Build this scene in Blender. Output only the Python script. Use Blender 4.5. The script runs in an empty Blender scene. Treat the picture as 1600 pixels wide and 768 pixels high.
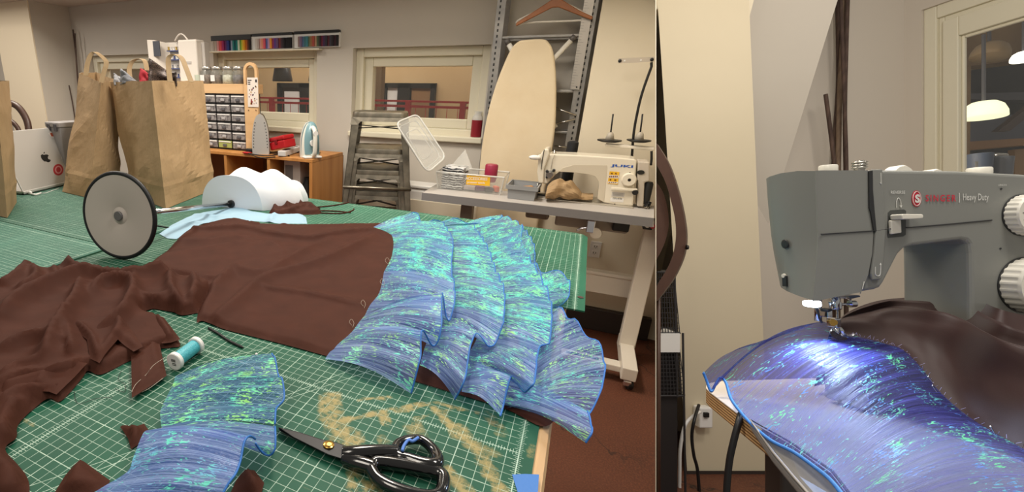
import bpy, bmesh, math, random
from mathutils import Vector, Matrix, noise
from mathutils.geometry import delaunay_2d_cdt
random.seed(7)
S = bpy.context.scene
COL = S.collection
PI = math.pi
V = Vector
# ------------------------------------------------------------------ camera
F = 745.8                                   # focal length in pixels of the 1600 px wide frame
CAM = V((0, 0, 1.285))                      # hand-held just above the cutting table
p_, r_, y_ = 0.31756, -0.0131, 0.48255      # pitch down, roll, yaw to the left
FWD = V((-math.sin(y_)*math.cos(p_), math.cos(y_)*math.cos(p_), -math.sin(p_)))
_r = V((math.cos(y_), math.sin(y_), 0)); _d = FWD.cross(_r)
RGT = math.cos(r_)*_r + math.sin(r_)*_d
DWN = -math.sin(r_)*_r + math.cos(r_)*_d
cd = bpy.data.cameras.new('camera'); cam = bpy.data.objects.new('camera', cd); COL.objects.link(cam)
cam.matrix_world = Matrix(((RGT.x, -DWN.x, -FWD.x, CAM.x), (RGT.y, -DWN.y, -FWD.y, CAM.y), (RGT.z, -DWN.z, -FWD.z, CAM.z), (0, 0, 0, 1)))
cd.sensor_fit = 'HORIZONTAL'; cd.sensor_width = 36; cd.lens = F/1600*36; cd.shift_x = 288/1600; cd.clip_start = .02
S.camera = cam
# the sewing nook on the right has its own upright: x right, y away, z up, from the camera's place
BM = Matrix(((RGT.x, FWD.x, -DWN.x, CAM.x), (RGT.y, FWD.y, -DWN.y, CAM.y), (RGT.z, FWD.z, -DWN.z, CAM.z), (0, 0, 0, 1)))
# ------------------------------------------------------------------ world, light, exposure
S.view_settings.view_transform = 'Standard'; S.view_settings.look = 'None'
S.view_settings.gamma = 1; S.view_settings.use_curve_mapping = False
S.view_settings.exposure = 0.22
wd = bpy.data.worlds.new('world'); S.world = wd; wd.use_nodes = True
wd.node_tree.nodes['Background'].inputs[0].default_value = (1, .93, .84, 1)
wd.node_tree.nodes['Background'].inputs[1].default_value = 0.24
def area(name, loc, to, sx, sy, power, col=(1, .90, .76), frame=None):
    l = bpy.data.lights.new(name, 'AREA'); l.shape = 'RECTANGLE'; l.size = sx; l.size_y = sy; l.energy = power; l.color = col
    o = bpy.data.objects.new(name, l); COL.objects.link(o)
    loc = V(loc); to = V(to)
    if frame: loc = frame @ loc; to = frame @ to
    o.location = loc; o.rotation_euler = (to-loc).to_track_quat('-Z', 'Y').to_euler()
    return o
area('overhead_light', (-.8, 1.75, 2.75), (-.9, 2.3, 0), .35, 1.0, 40, (1, .91, .79))
area('overhead_light', (-2.7, 1.6, 2.75), (-2.7, 2.2, 0), .35, 1.0, 42, (1, .91, .79))
area('overhead_light', (-.7, -.5, 2.7), (-.7, .5, .9), .5, .9, 13, (1, .91, .79))
area('overhead_light', (-4.7, .9, 2.5), (-4.7, 2.78, 1.2), .35, .8, 16, (1, .91, .79))  # added light that brightens the pillar front, no lamp seen there
area('corridor_lamp', (-2.2, 4.2, 2.7), (-2.2, 5.0, 1.0), 2.5, .4, 42, (1, .88, .7))
area('nook_lamp', (.75, .25, 1.15), (1.0, .9, -.1), .5, .3, 13, (1, .94, .86), BM)
area('nook_lamp', (1.75, .9, 1.25), (1.9, 2.3, .2), .5, .3, 9.5, (1, .92, .82), BM)
# ------------------------------------------------------------------ pixel helpers: a photo point on a plane of the room
def ray(px, py): return RGT*((px-512)/F) + DWN*((py-384)/F) + FWD
def W(px, py, x=None, y=None, z=None, d=None):
    r = ray(px, py)
    if z is not None: t = (z-CAM.z)/r.z
    elif y is not None: t = (y-CAM.y)/r.y
    elif x is not None: t = (x-CAM.x)/r.x
    else: t = d
    return CAM + r*t
def B(px, py, d): return V(((px-512)/F*d, d, -(py-384)/F*d))       # same, in the nook's own axes
TZ = 0.90                                                            # table top (mat surface)
EDGE = .035
def T(px, py, h=0.0):                                                # on the cutting table, draping down past its right edge
    p = W(px, py, z=TZ+h)
    if p.x > EDGE:
        r = ray(px, py); s = .55                                     # z = TZ+h - s*(x-EDGE)
        t = (TZ+h-CAM.z + s*EDGE)/(r.z + s*r.x)
        p = CAM + r*t
    return p
# ------------------------------------------------------------------ materials
def lin(c):
    f = lambda v: (v/12.92 if v <= .04045 else ((v+.055)/1.055)**2.4)
    return tuple(f(v/255) for v in c[:3]) + (1,)
MATS = {}
class NT:
    def __init__(s, name):
        s.m = bpy.data.materials.new(name); s.m.use_nodes = True; s.t = s.m.node_tree; s.n = s.t.nodes; s.l = s.t.links
        s.b = s.n['Principled BSDF']; s.out = s.n['Material Output']; s._tc = None
    def new(s, k, **kw):
        n = s.n.new(k)
        for a, v in kw.items(): setattr(n, a, v)
        return n
    def put(s, sock, v):
        if hasattr(v, 'is_output'): s.l.new(v, sock)
        elif isinstance(v, tuple) and len(v) == 3 and sock.type == 'RGBA': sock.default_value = lin(v)
        else: sock.default_value = v
    def tc(s, o='Object'):
        if not s._tc: s._tc = s.new('ShaderNodeTexCoord')
        return s._tc.outputs[o]
    def mapp(s, v, scale=(1, 1, 1), rot=(0, 0, 0), loc=(0, 0, 0)):
        n = s.new('ShaderNodeMapping'); s.l.new(v, n.inputs[0]); n.inputs['Scale'].default_value = scale; n.inputs['Rotation'].default_value = rot; n.inputs['Location'].default_value = loc
        return n.outputs[0]
    def noise(s, v, scale=5, detail=4, rough=.55, dist=0):
        n = s.new('ShaderNodeTexNoise'); s.l.new(v, n.inputs['Vector']); n.inputs['Scale'].default_value = scale; n.inputs['Detail'].default_value = detail
        n.inputs['Roughness'].default_value = rough; n.inputs['Distortion'].default_value = dist
        return n.outputs[0]
    def voro(s, v, scale=5, feat='F1', out=0, rnd=1):
        n = s.new('ShaderNodeTexVoronoi', feature=feat); s.l.new(v, n.inputs['Vector']); n.inputs['Scale'].default_value = scale; n.inputs['Randomness'].default_value = rnd
        return n.outputs[out]
    def math(s, op, a, b=0.0, c=0.0):
        n = s.new('ShaderNodeMath', operation=op)
        for i, v in enumerate((a, b, c)): s.put(n.inputs[i], v)
        return n.outputs[0]
    def ramp(s, v, stops):
        n = s.new('ShaderNodeValToRGB'); s.put(n.inputs[0], v); e = n.color_ramp.elements
        while len(e) < len(stops): e.new(.5)
        for i, (p, c) in enumerate(stops):
            e[i].position = p; e[i].color = lin(c) if isinstance(c, tuple) else (c, c, c, 1)
        return n.outputs[0]
    def mix(s, f, a, b, mode='MIX'):
        n = s.new('ShaderNodeMix', data_type='RGBA', blend_type=mode)
        s.put(n.inputs[0], f); s.put(n.inputs[6], a); s.put(n.inputs[7], b)
        return n.outputs[2]
    def bump(s, h, st=.3, dist=.002, normal=None):
        n = s.new('ShaderNodeBump'); s.l.new(h, n.inputs['Height']); n.inputs['Strength'].default_value = st; n.inputs['Distance'].default_value = dist
        if normal: s.l.new(normal, n.inputs['Normal'])
        return n.outputs[0]
    def set(s, **kw):
        names = dict(col='Base Color', rough='Roughness', metal='Metallic', normal='Normal', alpha='Alpha', trans='Transmission Weight', ior='IOR', spec='Specular IOR Level', sheen='Sheen Weight', coat='Coat Weight', emit='Emission Color', estr='Emission Strength', tft='Thin Film Thickness', tfi='Thin Film IOR', aniso='Anisotropic')
        for k, v in kw.items(): s.put(s.b.inputs[names[k]], v)
        return s
def mat(name, col, rough=.5, metal=0, var=None, bump=None, stretch=(1, 1, 1), **kw):
    if name in MATS: return MATS[name]
    n = NT(name); v = n.mapp(n.tc(), stretch)
    c = col
    if var:                                                          # (scale, second colour)
        c = n.mix(n.ramp(n.noise(v, var[0]), [(.3, 0.0), (.72, 1.0)]), col, var[1])
    n.set(col=c, rough=rough, metal=metal, **kw)
    if bump: n.set(normal=n.bump(n.noise(v, bump[0], 5), bump[1], bump[2] if len(bump) > 2 else .002))
    MATS[name] = n.m
    return n.m
def glassy(name, col=(255, 255, 255), rough=.03, mixf=.25, gl=(255, 255, 255)):
    n = NT(name); tr = n.new('ShaderNodeBsdfTransparent'); g = n.new('ShaderNodeBsdfPrincipled')
    tr.inputs[0].default_value = lin(col); g.inputs['Base Color'].default_value = lin(gl); g.inputs['Roughness'].default_value = rough
    mx = n.new('ShaderNodeMixShader'); mx.inputs[0].default_value = mixf
    n.l.new(tr.outputs[0], mx.inputs[1]); n.l.new(g.outputs[0], mx.inputs[2]); n.l.new(mx.outputs[0], n.out.inputs[0])
    MATS[name] = n.m
    return n.m
# ------------------------------------------------------------------ mesh helpers
MW = {}
FR = [Matrix.Identity(4)]
class MB:
    def __init__(s): s.v = []; s.f = []; s.uv = {}; s.mi = []; s.cm = 0
    def face(s, idx): s.f.append(tuple(idx)); s.mi.append(s.cm)
    def add(s, vs, fs):
        o = len(s.v); s.v += [V(v) for v in vs]
        for f in fs: s.face([i+o for i in f])
        return s
    def bx(s, x0, x1, y0, y1, z0, z1, m=None):
        vs = [V((x, y, z)) for z in (z0, z1) for y in (y0, y1) for x in (x0, x1)]
        if m: vs = [m @ v for v in vs]
        return s.add(vs, [(0, 2, 3, 1), (4, 5, 7, 6), (0, 1, 5, 4), (1, 3, 7, 5), (3, 2, 6, 7), (2, 0, 4, 6)])
    def box(s, c, size, m=None):
        a, b, d = (q/2 for q in size); mm = Matrix.Translation(V(c)) @ (m.to_4x4() if m else Matrix.Identity(4))
        return s.bx(-a, a, -b, b, -d, d, mm)
    def beam(s, a, b, w, h, up=(0, 0, 1)):                           # square bar between two points
        a = V(a); b = V(b); d = (b-a).normalized(); u = V(up)
        if abs(d.dot(u)) > .98: u = V((0, 1, 0))
        sx = d.cross(u).normalized(); sz = sx.cross(d)
        vs = [p + sx*(i*w/2) + sz*(j*h/2) for p in (a, b) for i, j in ((-1, -1), (1, -1), (1, 1), (-1, 1))]
        return s.add(vs, [(3, 2, 1, 0), (4, 5, 6, 7), (0, 1, 5, 4), (1, 2, 6, 5), (2, 3, 7, 6), (3, 0, 4, 7)])
    def loft(s, rings, cap=True, closed=True):
        o = len(s.v); n = len(rings[0])
        for r in rings: s.v += [V(p) for p in r]
        for i in range(len(rings)-1):
            for j in range(n if closed else n-1):
                k = (j+1) % n; s.face((o+i*n+j, o+i*n+k, o+(i+1)*n+k, o+(i+1)*n+j))
        if cap: s.face([o+j for j in range(n)][::-1]); s.face([o+(len(rings)-1)*n+j for j in range(n)])
        return s
    def prism(s, poly, off):
        off = V(off); return s.loft([poly, [V(p)+off for p in poly]])
    def tube(s, pts, r, n=8, cap=True, closed=False):
        pts = [V(p) for p in pts]; m = len(pts); rr = r if isinstance(r, (list, tuple)) else [r]*m
        rings = []; prev = None
        for i, p in enumerate(pts):
            a = pts[(i-1) % m] if (i > 0 or closed) else p; b = pts[(i+1) % m] if (i < m-1 or closed) else p
            t = (b-a).normalized() if (b-a).length > 1e-9 else V((0, 0, 1))
            if prev is None:
                u = t.orthogonal().normalized()
            else:
                u = prev - t*prev.dot(t)
                u = u.normalized() if u.length > 1e-6 else t.orthogonal().normalized()
            prev = u; w = t.cross(u)
            rings.append([p + (u*math.cos(2*PI*k/n) + w*math.sin(2*PI*k/n))*rr[i] for k in range(n)])
        if closed: rings.append(rings[0]); cap = False
        return s.loft(rings, cap)
    def lathe(s, prof, c=(0, 0, 0), axis=(0, 0, 1), n=24, sx=1.0, cap=True):
        ax = V(axis).normalized(); u = V((1, 0, 0)) - ax*ax.x
        if u.length < .1: u = V((0, 1, 0)) - ax*ax.y
        u.normalize(); w = ax.cross(u); c = V(c)
        return s.loft([[c + ax*z + u*(r*sx*math.cos(2*PI*k/n)) + w*(r*math.sin(2*PI*k/n)) for k in range(n)] for r, z in prof], cap)
    def ball(s, c, r, sc=(1, 1, 1), n=12):
        prof = [(max(1e-4, r*math.sin(PI*i/n)), -r*math.cos(PI*i/n)) for i in range(n+1)]
        o = len(s.v); s.lathe(prof, (0, 0, 0), n=n*2)
        for i in range(o, len(s.v)): q = s.v[i]; s.v[i] = V((c[0]+q.x*sc[0], c[1]+q.y*sc[1], c[2]+q.z*sc[2]))
        return s
    def grid(s, rows, uvs=None, closed=False):
        o = len(s.v); n = len(rows[0])
        for r in rows: s.v += [V(p) for p in r]
        for i in range(len(rows)-1):
            for j in range(n if closed else n-1):
                k = (j+1) % n; s.face((o+i*n+j, o+i*n+k, o+(i+1)*n+k, o+(i+1)*n+j))
        if uvs:
            q = o
            for r in uvs:
                for u in r: s.uv[q] = u; q += 1
        return s
    def build(s, name, m, parent=None, smooth=False, bevel=0, subd=0, solid=0, sharp=None, seg=2, attr=None):
        pts = [FR[0] @ v for v in s.v]
        me = bpy.data.meshes.new(name); o = bpy.data.objects.new(name, me); COL.objects.link(o)
        if parent: mw = MW[parent]; o.parent = parent
        else:
            lo = [min(p[i] for p in pts) for i in range(3)]; hi = [max(p[i] for p in pts) for i in range(3)]
            mw = Matrix.Translation(V(((lo[0]+hi[0])/2, (lo[1]+hi[1])/2, lo[2]))); o.matrix_world = mw
        MW[o] = mw; inv = mw.inverted()
        me.from_pydata([inv @ p for p in pts], [], s.f)
        ms = m if isinstance(m, (list, tuple)) else [m]
        for q in ms: me.materials.append(q)
        if len(ms) > 1:
            for pl, k in zip(me.polygons, s.mi): pl.material_index = k
        if s.uv:
            ul = me.uv_layers.new(name='UVMap')
            for lp in me.loops: ul.data[lp.index].uv = s.uv.get(lp.vertex_index, (0, 0))
        if attr:
            a = me.attributes.new(attr[0], 'FLOAT', 'POINT'); a.data.foreach_set('value', attr[1])
        if not s.uv:
            bm = bmesh.new(); bm.from_mesh(me); bmesh.ops.recalc_face_normals(bm, faces=bm.faces); bm.to_mesh(me); bm.free()
        if smooth:
            for pl in me.polygons: pl.use_smooth = True
        if bevel:
            b = o.modifiers.new('bevel', 'BEVEL'); b.width = bevel; b.segments = seg; b.limit_method = 'ANGLE'; b.angle_limit = math.radians(35)
        if solid: q = o.modifiers.new('solid', 'SOLIDIFY'); q.thickness = solid; q.offset = 0
        if subd: q = o.modifiers.new('subd', 'SUBSURF'); q.levels = q.render_levels = subd
        if sharp: 
            bm = bmesh.new(); bm.from_mesh(me); a = math.radians(sharp)
            for e in bm.edges:
                if len(e.link_faces) == 2 and e.calc_face_angle(0) > a: e.smooth = False
            bm.to_mesh(me); bm.free()
        return o
def tag(o, label, cat, group=None, kind=None):
    o['label'] = label; o['category'] = cat
    if group: o['group'] = group
    if kind: o['kind'] = kind
    return o
def thing(name, label, cat, loc, group=None, m=None):
    o = bpy.data.objects.new(name, None); COL.objects.link(o); o.empty_display_size = .05
    mw = FR[0] @ (Matrix.Translation(V(loc)) @ (m.to_4x4() if m else Matrix.Identity(4)))
    o.matrix_world = mw; MW[o] = mw
    return tag(o, label, cat, group)
def struct(o, label=None, cat=None):
    o['kind'] = 'structure'
    if label: o['label'] = label
    if cat: o['category'] = cat
    return o
def dup(root, mw, label, group=None):
    r = root.copy(); COL.objects.link(r); r.matrix_world = mw; r['label'] = label
    if group: r['group'] = group
    for ch in root.children:
        c = ch.copy(); COL.objects.link(c); c.parent = r
        for g in ch.children:
            e = g.copy(); COL.objects.link(e); e.parent = c
    return r
def lettering(name, txt, m, o, ux, uy, h, parent, width=None, depth=.0004, bold=0.0, gap=1.0):   # real raised letters: origin o, baseline ux, up uy
    cu = bpy.data.curves.new('t', 'FONT'); cu.body = txt; cu.size = 1; cu.offset = bold; cu.space_character = gap; cu.resolution_u = 3
    ob = bpy.data.objects.new('t', cu); COL.objects.link(ob); bpy.context.view_layer.update()
    me = bpy.data.meshes.new_from_object(ob); bpy.data.objects.remove(ob)
    xs = [v.co.x for v in me.vertices]; ys = [v.co.y for v in me.vertices]
    x0, x1, y0, y1 = min(xs), max(xs), min(ys), max(ys)
    ux = V(ux).normalized(); uy = V(uy).normalized(); nz = ux.cross(uy)
    sy = h/(y1-y0); sx = width/(x1-x0) if width else sy
    b = MB()
    vs = [V(o) + ux*((v.co.x-x0)*sx) + uy*((v.co.y-y0)*sy) + nz*depth for v in me.vertices]
    b.add(vs, [tuple(p.vertices) for p in me.polygons])
    bpy.data.meshes.remove(me)
    return b.build(name, m, parent)
def crom(pts, n):                                                    # smooth curve through points (any dimension), n samples per span
    P = [tuple(p) for p in pts]; P = [P[0]] + P + [P[-1]]; out = []
    for i in range(1, len(P)-2):
        for k in range(n):
            t = k/n
            out.append(tuple(.5*((2*b) + (-a+c)*t + (2*a-5*b+4*c-d)*t*t + (-a+3*b-3*c+d)*t**3) for a, b, c, d in zip(P[i-1], P[i], P[i+1], P[i+2])))
    out.append(P[-2])
    return out
def resample(pts, n):
    P = [V(p) for p in pts]; L = [0]
    for a, b in zip(P, P[1:]): L.append(L[-1] + (b-a).length)
    out = []; j = 0
    for k in range(n):
        s = L[-1]*k/(n-1)
        while j < len(P)-2 and L[j+1] < s: j += 1
        d = L[j+1]-L[j]; out.append(P[j].lerp(P[j+1], (s-L[j])/d if d > 1e-9 else 0))
    return out
def sstep(a, b, x):
    t = max(0, min(1, (x-a)/(b-a))); return t*t*(3-2*t)
# ================================================================== THE SETTING
YB = 3.15                                                            # back wall
m_wall = mat('grey_wall_paint', (206, 200, 189), .75, var=(1.3, (200, 193, 182)), bump=(90, .06))
m_white = mat('cream_wall_paint', (232, 222, 200), .7, var=(2.2, (225, 214, 190)), bump=(80, .05))
m_pillar = mat('warm_white_paint', (236, 222, 196), .7, bump=(80, .05))
m_frame = mat('cream_window_paint', (226, 220, 198), .55)
m_ceil = mat('ceiling_paint', (205, 196, 186), .8, bump=(60, .05))
m_dark = mat('black_plastic', (22, 21, 22), .45)
m_base = mat('dark_baseboard', (52, 44, 40), .5)
# floor: stained concrete with cracks
n = NT('red_brown_concrete'); v = n.tc()
c = n.mix(n.ramp(n.noise(v, 2.5, 6), [(.3, 0.0), (.7, 1.0)]), (100, 54, 35), (78, 42, 28))
c = n.mix(n.ramp(n.noise(v, 160, 2), [(.42, 0.0), (.75, 1.0)]), c, (114, 68, 44))
wv = n.new('ShaderNodeVectorMath', operation='ADD'); ns = n.new('ShaderNodeTexNoise'); n.l.new(v, ns.inputs['Vector']); ns.inputs['Scale'].default_value = 6; ns.inputs['Detail'].default_value = 6
sc = n.new('ShaderNodeVectorMath', operation='SCALE'); n.l.new(ns.outputs[1], sc.inputs[0]); sc.inputs['Scale'].default_value = .35
n.l.new(v, wv.inputs[0]); n.l.new(sc.outputs[0], wv.inputs[1])
crack = n.ramp(n.voro(wv.outputs[0], 1.6, 'DISTANCE_TO_EDGE'), [(0.0, 0.0), (.009, 1.0)])
crack = n.math('MAXIMUM', crack, n.ramp(n.noise(v, 1.1, 2), [(.5, 0.0), (.56, 1.0)]))
c = n.mix(crack, (38, 26, 20), c)
n.set(col=c, rough=.62, normal=n.bump(n.noise(v, 130, 3), .25, .002)); m_floor = n.m
a = W(1024, 768, z=0); b = W(1024, 470, z=0); dr = (b-a).normalized()
near = a - dr*1.6; far = a + dr*((3.3-a.y)/dr.y)
o = MB().prism([near, far, V((-6.5, 3.3, 0)), V((-6.5, near.y, 0))], (0, 0, -.05)).build('floor', m_floor); struct(o)
# back wall with three window openings
zt = W(660, 72, y=YB).z; zb = W(650, 213, y=YB).z; ZC = W(106, 11, y=YB).z
wx = [(W(140, 120, y=YB).x, W(236, 120, y=YB).x), (W(335, 120, y=YB).x, W(495, 120, y=YB).x), (W(550.5, 120, y=YB).x, W(762, 120, y=YB).x)]
XL = W(106, 11, y=YB).x
mb = MB(); x = -6.4
for x0, x1 in wx:
    mb.bx(x, x0, YB, YB+.16, 0, 2.6); mb.bx(x0, x1, YB, YB+.16, 0, zb); mb.bx(x0, x1, YB, YB+.16, zt, 2.6); x = x1
mb.bx(x, .9, YB, YB+.16, 0, 2.6)
o = mb.build('wall_back', m_wall); struct(o)
m_glass = glassy('window_glass', (250, 250, 250), .02, .05, (200, 205, 205))
for k, (x0, x1) in enumerate(wx):                                    # frame set into the opening, with a stepped inner bead
    e = thing('window_%d' % (k+1), '', '', ((x0+x1)/2, YB+.1, zb)); del e['label']; del e['category']; struct(e)
    f = MB()
    for w0, w1, yy0, yy1 in ((0, .055, YB+.055, YB+.15), (.055, .115, YB+.085, YB+.15)):
        f.bx(x0+w0, x0+w1, yy0, yy1, zb+w0, zt-w0); f.bx(x1-w1, x1-w0, yy0, yy1, zb+w0, zt-w0)
        f.bx(x0+w1, x1-w1, yy0, yy1, zt-w1, zt-w0); f.bx(x0+w1, x1-w1, yy0, yy1, zb+w0, zb+w1)
    f.build('frame', m_frame, e, bevel=.006)
    MB().bx(x0+.11, x1-.11, YB+.12, YB+.126, zb+.11, zt-.11).build('pane', m_glass, e)
    MB().bx(x0-.01, x1+.01, YB-.035, YB+.09, zb-.02, zb+.015).build('sill', m_frame, e, bevel=.006)
# pillar in the left corner, side wall beyond it
yp = 2.78; xp = W(75, 190, y=yp).x; xq = W(9, 120, y=yp).x
o = MB().bx(xq, xp, yp, YB, 0, ZC).build('wall_pillar', m_wall); struct(o)
o = MB().bx(xq, xp, yp-.012, yp, 0, ZC).build('trim_1', m_pillar); struct(o)
o = MB().bx(-6.5, -6.4, 0.5, YB+.16, 0, 2.6).build('wall_left', m_wall); struct(o)
# white wall piece behind the industrial machine
YW = 2.9; xw = W(942, 0, y=YW).x; xe = max(W(1024, 0, y=YW).x, W(1024, 560, y=YW).x) + .02
o = MB().bx(xw, xe, YW, YB+.16, 0, 2.6).build('wall_right', m_white); struct(o)
o = MB().bx(-.55, xw+.5, YW-.035, YW, 0, .13).build('baseboard_right', m_base, bevel=.004); struct(o)
o = MB().bx(-1.35, xw, YW+.0, YW+.05, 0, .62).build('wall_panel', m_white); struct(o)
# ceiling soffit along the back wall
o = MB().bx(-6.5, xe, 2.45, YB+.16, ZC, ZC+.45).build('ceiling', m_ceil); struct(o)
# thin partition between workshop and sewing nook (edge-on from the camera)
K = 512/F
FR[0] = BM
q = .004
o = MB().loft([[V((K*d, d, -1.7)), V((K*d+t, d, -1.7)), V((K*d+t, d, 1.5)), V((K*d, d, 1.5))] for d, t in ((1.05, .002), (6.0, .01))]).build('wall_partition', m_white); struct(o)
# ------------------------------------------------ the nook's shell (nook axes)
NP, NW = 2.0, 2.45                                                   # pillar face, wall behind
m_cream = mat('cream_pillar_paint', (210, 198, 172), .7, var=(1.5, (204, 192, 165)), bump=(80, .05))
m_nwall = mat('nook_wall_paint', (206, 197, 184), .75, bump=(80, .05))
zf = -.95
tl, tr, br, bl = B(1025.5, -30, NP), B(1169, -30, NP), B(1204, 790, NP), B(1077, 790, NP)
bk = V((K*(NW-NP)+.06, NW-NP, 0))
o = MB().loft([[bl, br, br+bk, bl+bk], [tl, tr, tr+bk, tl+bk]]).build('wall_nook_pillar', m_cream); struct(o)
o = MB().loft([[bl+V((-.004, -.012, 0)), br+V((.004, -.012, 0)), br+V((.004, 0, 0)), bl+V((-.004, 0, 0))], [B(1071, 735, NP-.012), B(1208, 735, NP-.012), B(1208, 735, NP), B(1071, 735, NP)]]).build('baseboard_nook', m_base); struct(o)
# wall behind, then the window wall turning towards the camera
P0 = B(1413, 384, NW); U = V((.15, -1, 0)).normalized()
WM = Matrix.Translation(V((P0.x, P0.y, 0))) @ Matrix(((U.x, -U.y, 0, 0), (U.y, U.x, 0, 0), (0, 0, 1, 0), (0, 0, 0, 1)))
def ws(px):                                                          # distance along the window wall of a pixel column
    k = (px-512)/F; d = (P0.x + .15*NW)/(k+.15); return (NW-d)*math.sqrt(1+.15**2)
def wz(px, py): k = (px-512)/F; d = (P0.x + .15*NW)/(k+.15); return -(py-384)/F*d
o = MB().bx(K*(NW+.1)+.006, P0.x+.05, NW, NW+.1, zf-.3, 1.75).build('wall_nook', m_nwall); struct(o)
s1, s2 = ws(1440), 1.6; zh, zl = 1.178, -.1
mb = MB(); mb.bx(0, s1, 0, .16, zf-.3, 1.75, WM); mb.bx(s1, s2, 0, .16, zh, 1.75, WM); mb.bx(s1, s2, 0, .16, zf-.3, zl, WM); mb.bx(s2, s2+.4, 0, .16, zf-.3, 1.75, WM)
o = mb.build('wall_nook_window', m_nwall); struct(o)
e = thing('window_4', '', '', WM @ V(((s1+s2)/2, .06, zl))); del e['label']; del e['category']; struct(e)
f = MB()
zi = .99
st = [(ws(1440), ws(1460), zh, zh-.062, .012), (ws(1460), ws(1469), zh-.062, zh-.085, .026), (ws(1469), ws(1494), zh-.085, zi+.01, .012), (ws(1494), ws(1499), zi+.01, zi-.004, .03)]
for a0, a1, z1, z0, t in st:
    f.bx(a0, a1, t, .048, zl, z1, WM); f.bx(a1, s2, t, .048, z0, z1, WM)
f.build('frame', m_frame, e, bevel=.004)
MB().bx(ws(1497), s2, .038, .042, zl, zi+.02, WM).build('pane', m_glass, e)
o = MB().bx(K*.9, 2.6, .25, NW, zf-.05, zf).build('floor_nook', m_floor); struct(o)
FR[0] = Matrix.Identity(4)
# ================================================================== CUTTING TABLE AND MATS
m_maple = mat('maple_edge', (214, 178, 132), .5, var=(30, (196, 156, 108)), stretch=(1, .08, 1))
m_pine = mat('pine_wood', (196, 140, 78), .5, var=(14, (166, 108, 52)), stretch=(1, 1, .08))
m_ply = mat('light_plywood', (222, 184, 138), .55, var=(18, (208, 166, 116)), stretch=(.1, 1, 1))
def zc(ox, oy, s): return lambda x, y: (ox + x/s, oy + y/s)
tb = thing('cutting_table', 'big wooden work table covered with green cutting mats', 'table', (-1.1, .8, 0))
MB().bx(-2.35, .02, .08, 1.46, TZ-.043, TZ-.003).build('tabletop', m_maple, tb, bevel=.01)
MB().bx(-2.25, -.06, .16, 1.4, TZ-.14, TZ-.043).build('apron', m_pine, tb)
for x in (-2.2, -.12):
    for y in (.2, 1.34): MB().box((x, y, (TZ-.05)/2), (.07, .07, TZ-.05)).build('leg', m_pine, tb, bevel=.006)
def mat_material(name, x0, x1, y0, y1, rx, ry, diag=(), wear=False, base=(26, 88, 66), fade=0.0):
    n = NT(name); tc = n.tc()
    sp = n.new('ShaderNodeSeparateXYZ'); n.l.new(tc, sp.inputs[0]); cx, cy = (x0+x1)/2, (y0+y1)/2
    X, Y = sp.outputs[0], sp.outputs[1]                              # metres from the mat's centre
    g = .0127
    def line(co, off, period, w):                                    # 1 on lines
        f = n.math('FRACT', n.math('ADD', n.math('DIVIDE', n.math('SUBTRACT', co, off), period), .5))
        d = n.math('MULTIPLY', n.math('ABSOLUTE', n.math('SUBTRACT', f, .5)), period)
        return n.math('LESS_THAN', d, w)
    mx = lambda *a: a[0] if len(a) == 1 else n.math('MAXIMUM', a[0], mx(*a[1:]))
    near = lambda co, c, w: n.math('LESS_THAN', n.math('ABSOLUTE', n.math('SUBTRACT', co, c)), w)
    L = mx(line(X, rx[0]-cx, g, .00028), line(Y, ry[0]-cy, g, .00028), line(X, rx[0]-cx, g*5, .0005), line(Y, ry[0]-cy, g*5, .0005))
    inside = n.math('LESS_THAN', X, rx[0]-cx+.0008)
    L = n.math('MULTIPLY', L, inside)
    for r in rx:
        L = mx(L, near(X, r-cx, .0006), n.math('MULTIPLY', near(X, r-cx, .0032), line(Y, ry[0]-cy, g/4, .0003)), n.math('MULTIPLY', near(X, r-cx, .0055), line(Y, ry[0]-cy+g/2, g, .0003)))
    for r in ry:
        L = mx(L, n.math('MULTIPLY', inside, mx(n.math('MULTIPLY', near(Y, r-cy, .0028), line(X, rx[0]-cx, g/4, .0003)), n.math('MULTIPLY', near(Y, r-cy, .0045), line(X, rx[0]-cx+g/2, g, .0003)))))
    for (ax, ay), (bx_, by) in diag:
        dx, dy = bx_-ax, by-ay; q = math.hypot(dx, dy)
        e = n.math('ADD', n.math('MULTIPLY', X, -dy/q), n.math('MULTIPLY', Y, dx/q))
        L = mx(L, near(e, (-(ax-cx)*dy + (ay-cy)*dx)/q, .0004))
    c = n.mix(n.ramp(n.noise(tc, 7, 4), [(.3, 0.0), (.75, 1.0)]), base, tuple(int(q*.86) for q in base))
    c = n.mix(n.math('MULTIPLY', L, n.ramp(n.noise(tc, 40, 3), [(.25, .45), (.6, .85)])), c, (190, 214, 196))
    scuff = n.ramp(n.noise(n.mapp(tc, (1, 5, 1), (0, 0, .5)), 9, 6, .7), [(.66, 0.0), (.78, .55)])
    c = n.mix(scuff, c, (150, 132, 92) if fade == 0 else (112, 100, 78))
    if wear:
        at = n.new('ShaderNodeAttribute'); at.attribute_name = 'wear'
        k = n.math('MULTIPLY', at.outputs['Fac'], n.ramp(n.noise(n.mapp(tc, (1, 1, 1)), 90, 5, .75), [(.34, .1), (.6, 1.0)]))
        c = n.mix(n.ramp(k, [(.2, 0.0), (.8, .8)]), c, (168, 150, 98))
        a2 = n.new('ShaderNodeAttribute'); a2.attribute_name = 'wear'
    n.set(col=c, rough=.55, spec=.3, normal=n.bump(n.noise(tc, 600, 2), .1, .0005))
    return n.m
yseam = .93
yL = T(20, 350).y
rA = T(811, 708).x; rB = T(110, 655).x; ryn = T(640, 651.4).y
diag = [(tuple(T(443, 619).xy), tuple(T(549, 577).xy)), (tuple(T(30, 764).xy), tuple(T(205, 705).xy)), (tuple(T(112, 612).xy), tuple(T(165, 600).xy))]
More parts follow.
